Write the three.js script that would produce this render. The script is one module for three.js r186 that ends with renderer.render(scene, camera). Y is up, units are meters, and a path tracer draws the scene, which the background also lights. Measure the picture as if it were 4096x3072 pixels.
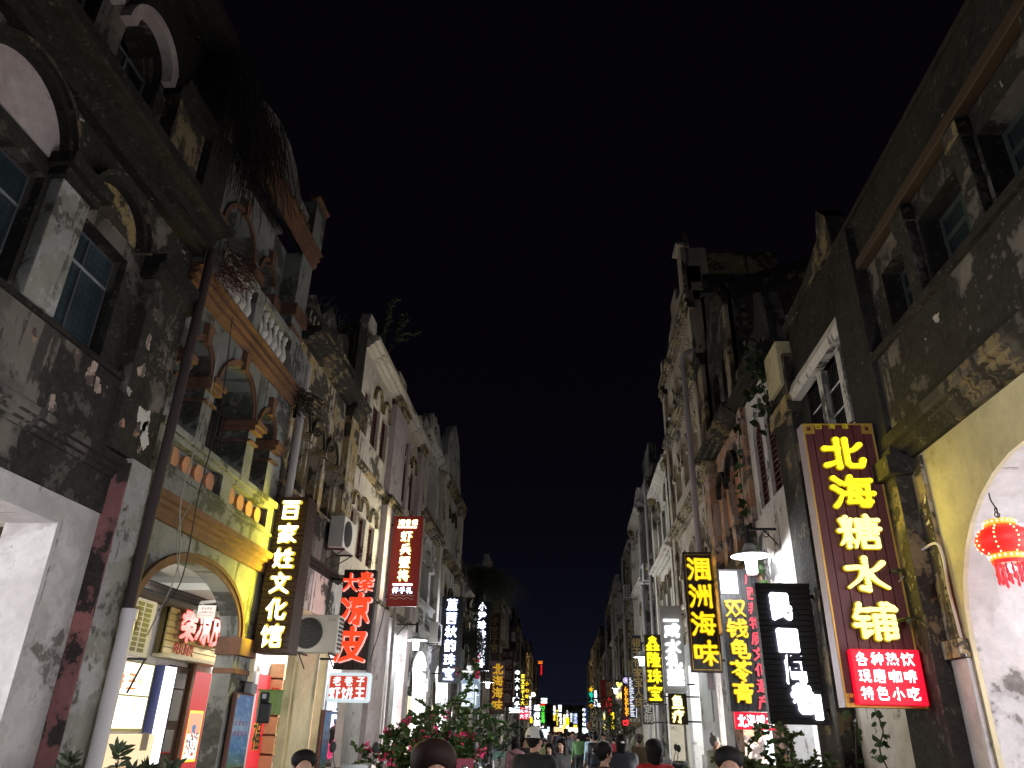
import * as THREE from 'three';
import { mergeGeometries, mergeVertices } from 'three/addons/utils/BufferGeometryUtils.js';
import { RoundedBoxGeometry } from 'three/addons/geometries/RoundedBoxGeometry.js';
import { MarchingCubes } from 'three/addons/objects/MarchingCubes.js';
import { RectAreaLightUniformsLib } from 'three/addons/lights/RectAreaLightUniformsLib.js';

// ---------------------------------------------------------------- camera, sky, moon, exposure
const scene = new THREE.Scene();
const camera = new THREE.PerspectiveCamera(55.0, 4 / 3, 0.1, 900);
{
  // a phone held at head height, tilted up 25 degrees; the street runs along -z and vanishes right of centre
  const F = 2950, vp = new THREE.Vector3(220, -1392, -F).normalize();          // street direction in camera axes (x right, y up, z back)
  const roll = THREE.MathUtils.degToRad(-0.5);
  const up = new THREE.Vector3(Math.sin(roll), Math.cos(roll), 0);
  up.addScaledVector(vp, -up.dot(vp)).normalize();
  const right = new THREE.Vector3().crossVectors(vp, up);
  // rows of the camera-to-world rotation are the world axes seen by the camera
  const m = new THREE.Matrix4().set(right.x, right.y, right.z, 0, up.x, up.y, up.z, 0, -vp.x, -vp.y, -vp.z, 0, 0, 0, 0, 1);
  camera.quaternion.setFromRotationMatrix(m);
  camera.position.set(0, 1.7, 0);
}
const renderer = new THREE.WebGLRenderer({ antialias: true });
renderer.toneMapping = THREE.LinearToneMapping;
renderer.toneMappingExposure = 1.22;
renderer.shadowMap.enabled = true;
RectAreaLightUniformsLib.init();
{
  // the night sky of a town: almost black overhead, a faint blue glow of far lights along the whole horizon
  const W = 256, H = 128, d = new Float32Array(W * H * 4);
  for (let y = 0; y < H; y++) {
    const el = ((y + 0.5) / H - 0.5) * Math.PI, k = Math.exp(-Math.max(0, el) / 0.12);
    const c = [0.0012 + 0.0042 * k, 0.0008 + 0.0060 * k, 0.0017 + 0.0130 * k];
    for (let x = 0; x < W; x++) d.set([...c, 1], (y * W + x) * 4);
  }
  const t = new THREE.DataTexture(d, W, H, THREE.RGBAFormat, THREE.FloatType);
  t.mapping = THREE.EquirectangularReflectionMapping; t.magFilter = THREE.LinearFilter; t.minFilter = THREE.LinearFilter; t.needsUpdate = true;
  scene.background = t; scene.environment = t;
}
const moon = new THREE.DirectionalLight(0xbfd0ff, 0.004);
moon.position.set(6, 40, 30); moon.target.position.set(0, 0, -20); moon.name = 'moon';
moon.castShadow = true; moon.shadow.camera.left = -60; moon.shadow.camera.right = 60; moon.shadow.camera.top = 60; moon.shadow.camera.bottom = -60; moon.shadow.camera.far = 200;
scene.add(moon, moon.target);
// ---------------------------------------------------------------- helpers
const LX = -5, RX = 3.5;                       // planes of the left and the right row of facades
const rnd = (seed) => () => { seed = (seed + 0x6d2b79f5) | 0; let t = Math.imul(seed ^ (seed >>> 15), 1 | seed); t = (t + Math.imul(t ^ (t >>> 7), 61 | t)) ^ t; return ((t ^ (t >>> 14)) >>> 0) / 4294967296; };
const lerp = (a, b, t) => a + (b - a) * t, clamp = (x, a = 0, b = 1) => Math.min(b, Math.max(a, x)), sstep = (a, b, x) => { const t = clamp((x - a) / (b - a)); return t * t * (3 - 2 * t); };
const V = (x, y, z) => new THREE.Vector3(x, y, z);
const taken = new Map();
const numbered = (n) => { const k = taken.get(n) ?? 0; taken.set(n, k + 1); return k ? n + '_' + String(k).padStart(3, '0') : n; };
const shadows = (o) => { o.traverse((c) => { if (c.isMesh) { c.castShadow = c.receiveShadow = true; } }); return o; };

// every geometry gets position, normal and uv in metres, laid on by the face's main direction
function flat(g, scale = 1, ou = 0, ov = 0, keepUv = false) {
  g = g.index ? g.toNonIndexed() : g;
  for (const k of Object.keys(g.attributes)) if (!['position', 'normal', 'uv', 'color'].includes(k)) g.deleteAttribute(k);
  if (!g.attributes.normal) g.computeVertexNormals();
  if (!keepUv) {
    const p = g.attributes.position, n = p.count, uv = new Float32Array(n * 2);
    for (let i = 0; i < n; i += 3) {
      const ax = p.getX(i), ay = p.getY(i), az = p.getZ(i), bx = p.getX(i + 1) - ax, by = p.getY(i + 1) - ay, bz = p.getZ(i + 1) - az, cx = p.getX(i + 2) - ax, cy = p.getY(i + 2) - ay, cz = p.getZ(i + 2) - az;
      const nx = Math.abs(by * cz - bz * cy), ny = Math.abs(bz * cx - bx * cz), nz = Math.abs(bx * cy - by * cx);
      for (let k = i; k < i + 3; k++) {
        const x = p.getX(k), y = p.getY(k), z = p.getZ(k);
        if (nz >= nx && nz >= ny) uv.set([x * scale + ou, y * scale + ov], k * 2);
        else if (nx >= ny) uv.set([z * scale + ou + 0.37, y * scale + ov], k * 2);
        else uv.set([x * scale + ou, z * scale + ov + 0.61], k * 2);
      }
    }
    g.setAttribute('uv', new THREE.BufferAttribute(uv, 2));
  }
  g.clearGroups();
  return g;
}
const join = (gs, o = {}) => { const l = [].concat(gs).flat(Infinity).map((g) => flat(g, o.scale, o.ou, o.ov, o.keepUv)); return l.length === 1 ? l[0] : mergeGeometries(l); };
function part(parent, name, gs, mat, o) {
  const m = new THREE.Mesh(gs.isBufferGeometry && o?.raw ? gs : join(gs, o), mat);
  m.name = name; m.castShadow = m.receiveShadow = true;
  if (o?.label) m.userData.label = o.label;
  if (o?.kind) m.userData.kind = o.kind;
  parent.add(m);
  return m;
}
function thing(name, label, category, group, [x, y, z] = [0, 0, 0], turn = 0) {
  const o = new THREE.Group();
  o.name = numbered(name); o.position.set(x, y, z); o.rotation.y = turn;
  o.userData = { label, category };
  if (group) o.userData.group = group;
  scene.add(o);
  return o;
}
function single(name, label, category, group, gs, mat, pos = [0, 0, 0], turn = 0, o) {
  const m = part(scene, numbered(name), gs, mat, o);
  m.position.set(...pos); m.rotation.y = turn;
  m.userData = { label, category };
  if (group) m.userData.group = group;
  return m;
}
function structure(name, gs, mat, o) { const m = part(scene, numbered(name), gs, mat, o); m.userData = { kind: 'structure' }; return m; }
function copy(o, label) { const c = o.clone(); c.name = numbered(o.name.replace(/_\d{3}$/, '')); c.userData = { ...o.userData }; if (label) c.userData.label = label; scene.add(c); return c; }

const box = (x0, x1, y0, y1, z0, z1) => new THREE.BoxGeometry(x1 - x0, y1 - y0, z1 - z0).translate((x0 + x1) / 2, (y0 + y1) / 2, (z0 + z1) / 2);
const rbox = (x0, x1, y0, y1, z0, z1, r = 0.01, seg = 2) => new RoundedBoxGeometry(x1 - x0, y1 - y0, z1 - z0, seg, r).translate((x0 + x1) / 2, (y0 + y1) / 2, (z0 + z1) / 2);
const cyl = (x, y0, y1, z, r0, r1 = r0, seg = 14) => new THREE.CylinderGeometry(r1, r0, y1 - y0, seg).translate(x, (y0 + y1) / 2, z);
const rod = (a, b, r, seg = 8, r2 = r) => { const d = V(...b).sub(V(...a)), g = new THREE.CylinderGeometry(r2, r, d.length(), seg); g.applyQuaternion(new THREE.Quaternion().setFromUnitVectors(V(0, 1, 0), d.clone().normalize())); const c = V(...a).add(V(...b)).multiplyScalar(0.5); return g.translate(c.x, c.y, c.z); };
const tube = (pts, r, seg = 24, rs = 6) => new THREE.TubeGeometry(new THREE.CatmullRomCurve3(pts.map((p) => V(...p))), seg, r, rs);
const lathe = (pts, seg = 20) => new THREE.LatheGeometry(pts.map((p) => new THREE.Vector2(...p)), seg);
const sph = (x, y, z, r, w = 14, h = 10) => new THREE.SphereGeometry(r, w, h).translate(x, y, z);
const poly = (pts) => { const s = new THREE.Shape(); pts.forEach(([x, y], i) => (i ? s.lineTo(x, y) : s.moveTo(x, y))); s.closePath(); return s; };
const extr = (shape, z0, z1, o = {}) => new THREE.ExtrudeGeometry(shape, { depth: z1 - z0, bevelEnabled: false, curveSegments: 14, ...o }).translate(0, 0, z0);

// ---------------------------------------------------------------- tileable noise and plaster textures
const TN = 512;
function noiseField(seed, base, oct, sx = 1, sy = 1, gain = 0.5) {
  const out = new Float32Array(TN * TN), r = rnd(seed);
  let amp = 1, tot = 0;
  for (let o = 0; o < oct; o++) {
    const nx = Math.round(base * sx) << o, ny = Math.round(base * sy) << o, lat = new Float32Array(nx * ny).map(() => r());
    for (let y = 0; y < TN; y++) {
      const fy = (y / TN) * ny, iy = Math.floor(fy), ty = fy - iy, wy = ty * ty * (3 - 2 * ty), r0 = (iy % ny) * nx, r1 = ((iy + 1) % ny) * nx;
      for (let x = 0; x < TN; x++) {
        const fx = (x / TN) * nx, ix = Math.floor(fx), tx = fx - ix, wx = tx * tx * (3 - 2 * tx), c0 = ix % nx, c1 = (ix + 1) % nx;
        out[y * TN + x] += amp * lerp(lerp(lat[r0 + c0], lat[r0 + c1], wx), lerp(lat[r1 + c0], lat[r1 + c1], wx), wy);
      }
    }
    tot += amp; amp *= gain;
  }
  let mn = 1e9, mx = -1e9;
  for (const v of out) { mn = Math.min(mn, v); mx = Math.max(mx, v); }
  return out.map((v) => (v - mn) / (mx - mn));
}
const NF = {
  a: noiseField(11, 4, 7), b: noiseField(23, 6, 6, 1, 1, 0.6), c: noiseField(37, 24, 4, 1, 1, 0.6), fine: noiseField(41, 96, 2, 1, 1, 0.7),
  streak: noiseField(53, 5, 6, 6, 0.6, 0.55), streak2: noiseField(67, 4, 6, 9, 1, 0.6), cell: noiseField(71, 9, 6, 1, 1, 0.62),
};
const hexLin = (h) => new THREE.Color(h).toArray();
function dataTex(w, h, f, srgb = true) {
  const d = new Uint8Array(w * h * 4), enc = (v) => 255 * (srgb ? (v <= 0.0031308 ? 12.92 * v : 1.055 * Math.pow(v, 1 / 2.4) - 0.055) : v);
  for (let y = 0; y < h; y++) for (let x = 0; x < w; x++) { const c = f(x, y), i = (y * w + x) * 4; d[i] = enc(clamp(c[0])); d[i + 1] = enc(clamp(c[1])); d[i + 2] = enc(clamp(c[2])); d[i + 3] = 255; }
  const t = new THREE.DataTexture(d, w, h); t.wrapS = t.wrapT = THREE.RepeatWrapping; t.magFilter = THREE.LinearFilter; t.minFilter = THREE.LinearMipmapLinearFilter; t.generateMipmaps = true;
  if (srgb) t.colorSpace = THREE.SRGBColorSpace;
  t.needsUpdate = true;
  return t;
}
// base paint, its blotches, black mould in running streaks and colonies with ragged outlines, flaked patches showing lighter render
function plaster({ base, blotch = base, mould = 0.3, mouldColor = [0.024, 0.022, 0.02], streaks = 0.3, flake = 0.1, flakeColor = [0.5, 0.47, 0.42], second, secondAmt = 0, tile = 5, bump = 0.012, rough = 0.92, shift = 0, speck = 0 }) {
  const at = (f, x, y) => f[(((y + shift * 3) % TN) * TN) + ((x + shift) % TN)];
  const height = new Float32Array(TN * TN);
  const tex = dataTex(TN, TN, (x, y) => {
    const a = at(NF.a, x, y), b = at(NF.b, x, y), c = at(NF.c, x, y), fi = at(NF.fine, x, y), st = at(NF.streak, x, y), s2 = at(NF.streak2, x, y), ce = at(NF.cell, x, y);
    let col = [0, 1, 2].map((k) => lerp(base[k], blotch[k], sstep(0.4, 0.62, b)) * (0.86 + 0.28 * c) * (0.93 + 0.14 * fi)), h = 0.5 + 0.15 * c + 0.1 * fi;
    if (second) { const k2 = sstep(0.66 - secondAmt * 0.4, 0.7 - secondAmt * 0.4, at(NF.cell, x + 200, y + 90)); col = col.map((v, k) => lerp(v, second[k] * (0.8 + 0.4 * c), k2)); h -= 0.12 * k2; }
    // mould colonies: broad masses with ragged edges, plus running streaks that thin out in threads
    const mv = a * 0.58 + ce * 0.42 + (c - 0.5) * 0.30 + (fi - 0.5) * 0.14, sv = st * 0.62 + s2 * 0.38 + (c - 0.5) * 0.16 + (fi - 0.5) * 0.10;
    const m = clamp(sstep(1 - mould, 1.07 - mould, mv) * 0.9 + sstep(1 - streaks * 0.82, 1.08 - streaks * 0.82, sv) * 0.8 + 0.35 * sstep(0.92 - mould, 1 - mould, mv));
    col = col.map((v, k) => lerp(v, mouldColor[k] * (0.45 + 0.9 * fi + 0.7 * c), m * 0.96));
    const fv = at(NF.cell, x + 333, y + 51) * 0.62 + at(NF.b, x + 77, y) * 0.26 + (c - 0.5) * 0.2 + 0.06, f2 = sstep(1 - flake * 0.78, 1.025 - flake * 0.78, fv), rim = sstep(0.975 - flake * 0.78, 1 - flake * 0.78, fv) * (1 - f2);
    col = col.map((v, k) => lerp(v, flakeColor[k] * (0.7 + 0.6 * c), f2) * (1 - 0.45 * rim)); h -= 0.45 * f2;  // dark rim round each flake paints in the shadow gap at its edge
    const sp = sstep(0.70, 0.78, fi * 0.7 + c * 0.3) * sstep(0.35, 0.6, b) * speck; col = col.map((v, k) => lerp(v, flakeColor[k] * (0.6 + 0.5 * a), sp)); h += 0.1 * sp;
    height[y * TN + x] = clamp(h + 0.08 * m);
    return col;
  });
  tex.repeat.set(1 / tile, 1 / tile);
  const bt = dataTex(TN, TN, (x, y) => { const v = height[y * TN + x]; return [v, v, v]; }, false);
  bt.repeat.set(1 / tile, 1 / tile);
  return new THREE.MeshPhysicalMaterial({ map: tex, bumpMap: bt, bumpScale: bump, roughness: rough, specularIntensity: 0.22 });
}
const std = (color, o = {}) => new THREE.MeshStandardMaterial({ color: new THREE.Color().setRGB(...color), roughness: 0.7, ...o });
const glow = (color, intensity, o = {}) => new THREE.MeshStandardMaterial({ color: new THREE.Color().setRGB(...(o.base ?? color.map((c) => 0.12 * c))), emissive: new THREE.Color().setRGB(...color), emissiveIntensity: intensity, roughness: 0.5, ...(o.mat ?? {}) });

const MAT = {
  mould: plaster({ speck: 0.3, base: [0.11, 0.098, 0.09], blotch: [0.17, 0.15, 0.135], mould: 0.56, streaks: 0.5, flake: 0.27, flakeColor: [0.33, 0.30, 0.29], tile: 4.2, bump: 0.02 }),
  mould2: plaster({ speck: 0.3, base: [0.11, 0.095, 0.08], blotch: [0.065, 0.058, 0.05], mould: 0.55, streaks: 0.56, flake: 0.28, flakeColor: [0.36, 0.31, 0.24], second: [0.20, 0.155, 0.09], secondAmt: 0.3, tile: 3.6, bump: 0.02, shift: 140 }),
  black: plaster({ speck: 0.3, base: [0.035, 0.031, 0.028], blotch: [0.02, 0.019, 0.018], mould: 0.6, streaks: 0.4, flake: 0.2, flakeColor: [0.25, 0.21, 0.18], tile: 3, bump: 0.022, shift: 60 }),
  grey: plaster({ base: [0.23, 0.237, 0.23], blotch: [0.18, 0.186, 0.18], mould: 0.40, streaks: 0.48, flake: 0.02, tile: 4.6, bump: 0.006, shift: 30, mouldColor: [0.05, 0.05, 0.045] }),
  white: plaster({ base: [0.62, 0.57, 0.49], blotch: [0.54, 0.49, 0.42], mould: 0.33, streaks: 0.40, flake: 0.06, flakeColor: [0.62, 0.58, 0.52], tile: 5.2, bump: 0.008, shift: 90, mouldColor: [0.07, 0.06, 0.05] }),
  white2: plaster({ base: [0.62, 0.59, 0.56], blotch: [0.54, 0.52, 0.50], mould: 0.34, streaks: 0.46, flake: 0.05, flakeColor: [0.66, 0.62, 0.58], tile: 4.4, bump: 0.008, shift: 210, mouldColor: [0.05, 0.05, 0.05] }),
  pier: plaster({ base: [0.54, 0.52, 0.515], blotch: [0.47, 0.455, 0.45], mould: 0.27, streaks: 0.34, flake: 0.07, flakeColor: [0.42, 0.40, 0.37], second: [0.47, 0.45, 0.44], secondAmt: 0.4, tile: 3.4, bump: 0.008, shift: 250, mouldColor: [0.12, 0.11, 0.10] }),
  cement: plaster({ base: [0.40, 0.395, 0.395], blotch: [0.31, 0.305, 0.305], mould: 0.38, streaks: 0.42, flake: 0.04, flakeColor: [0.24, 0.23, 0.21], second: [0.27, 0.265, 0.24], secondAmt: 0.35, tile: 3.2, bump: 0.01, shift: 300, mouldColor: [0.07, 0.065, 0.06] }),
  yellow: plaster({ base: [0.54, 0.48, 0.31], blotch: [0.46, 0.41, 0.27], mould: 0.27, streaks: 0.36, flake: 0.06, flakeColor: [0.55, 0.48, 0.34], tile: 4.2, bump: 0.006, shift: 170, mouldColor: [0.26, 0.21, 0.10] }),
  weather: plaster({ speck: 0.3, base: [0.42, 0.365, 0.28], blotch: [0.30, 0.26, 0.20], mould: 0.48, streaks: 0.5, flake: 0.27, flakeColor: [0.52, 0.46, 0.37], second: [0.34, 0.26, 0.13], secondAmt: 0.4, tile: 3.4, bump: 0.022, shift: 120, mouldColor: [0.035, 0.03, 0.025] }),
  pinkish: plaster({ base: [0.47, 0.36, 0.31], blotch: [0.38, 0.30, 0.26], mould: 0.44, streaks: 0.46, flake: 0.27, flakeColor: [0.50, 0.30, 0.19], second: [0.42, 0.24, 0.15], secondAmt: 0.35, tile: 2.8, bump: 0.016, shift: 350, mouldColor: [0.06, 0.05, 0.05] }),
  cream: plaster({ base: [0.55, 0.47, 0.37], blotch: [0.47, 0.40, 0.31], mould: 0.32, streaks: 0.44, flake: 0.05, flakeColor: [0.55, 0.49, 0.40], tile: 4.4, bump: 0.008, shift: 400, mouldColor: [0.05, 0.045, 0.04] }),
  rose: plaster({ base: [0.46, 0.385, 0.385], blotch: [0.52, 0.46, 0.46], mould: 0.26, streaks: 0.32, flake: 0.14, flakeColor: [0.45, 0.35, 0.31], tile: 2.6, bump: 0.01, shift: 440, mouldColor: [0.20, 0.16, 0.15] }),
  redStripe: plaster({ base: [0.30, 0.13, 0.125], blotch: [0.22, 0.10, 0.10], mould: 0.42, streaks: 0.35, flake: 0.12, flakeColor: [0.34, 0.20, 0.18], tile: 2.6, bump: 0.012, shift: 470 }),
  terracotta: plaster({ base: [0.17, 0.092, 0.062], blotch: [0.125, 0.072, 0.052], mould: 0.20, streaks: 0.3, flake: 0.03, flakeColor: [0.40, 0.25, 0.16], tile: 2.6, bump: 0.006, shift: 20, mouldColor: [0.06, 0.04, 0.03] }),
  terraDisc: plaster({ base: [0.48, 0.235, 0.135], blotch: [0.44, 0.21, 0.12], mould: 0.1, streaks: 0.15, flake: 0.02, tile: 2, bump: 0.004, shift: 75, mouldColor: [0.12, 0.07, 0.05] }),
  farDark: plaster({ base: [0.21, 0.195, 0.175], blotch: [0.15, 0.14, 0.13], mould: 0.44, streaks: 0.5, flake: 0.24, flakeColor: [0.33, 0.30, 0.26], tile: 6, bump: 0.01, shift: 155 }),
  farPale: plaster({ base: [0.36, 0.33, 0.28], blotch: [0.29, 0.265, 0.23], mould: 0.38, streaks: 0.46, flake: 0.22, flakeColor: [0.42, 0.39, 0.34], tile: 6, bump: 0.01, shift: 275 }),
  brickDark: std([0.05, 0.036, 0.03], { roughness: 0.9 }),
  room: std([0.30, 0.285, 0.26], { roughness: 0.95 }),
  ceilingWhite: std([0.62, 0.60, 0.56], { roughness: 0.9 }),
  glassBlue: new THREE.MeshStandardMaterial({ map: (() => { const t = dataTex(256, 256, (x, y) => { const n = NF.a[((y * 2) % TN) * TN + ((x * 2) % TN)], g = x % 20 < 2 || y % 20 < 2 ? 0.55 : 1, d = (x % 20 - 10) ** 2 + (y % 20 - 10) ** 2 < 22 ? 1.35 : 1, k = (0.55 + 0.8 * n) * g * d; return [0.032 * k, 0.05 * k, 0.062 * k]; }); t.repeat.set(0.9, 0.9); return t; })(), roughness: 0.3 }),
  glassDark: std([0.012, 0.013, 0.016], { roughness: 0.12 }),
  maroon: std([0.085, 0.017, 0.014], { roughness: 0.6 }),
  woodDark: std([0.05, 0.028, 0.018], { roughness: 0.7 }),
  wood: std([0.36, 0.20, 0.09], { roughness: 0.6 }),
  iron: std([0.02, 0.02, 0.021], { roughness: 0.55, metalness: 0.4 }),
  ironRust: std([0.06, 0.04, 0.03], { roughness: 0.8 }),
  frameGrey: std([0.09, 0.10, 0.115], { roughness: 0.4 }),
  alu: std([0.52, 0.54, 0.57], { roughness: 0.35, metalness: 0.6 }),
  pvc: std([0.60, 0.555, 0.575], { roughness: 0.42 }),
  pvcOld: std([0.36, 0.33, 0.33], { roughness: 0.6 }),
  whitePlastic: std([0.62, 0.60, 0.56], { roughness: 0.5 }),
  grille: std([0.03, 0.03, 0.033], { roughness: 0.6 }),
  wire: std([0.015, 0.015, 0.016], { roughness: 0.7 }),
  wirePale: std([0.30, 0.28, 0.24], { roughness: 0.7 }),
};
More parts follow.
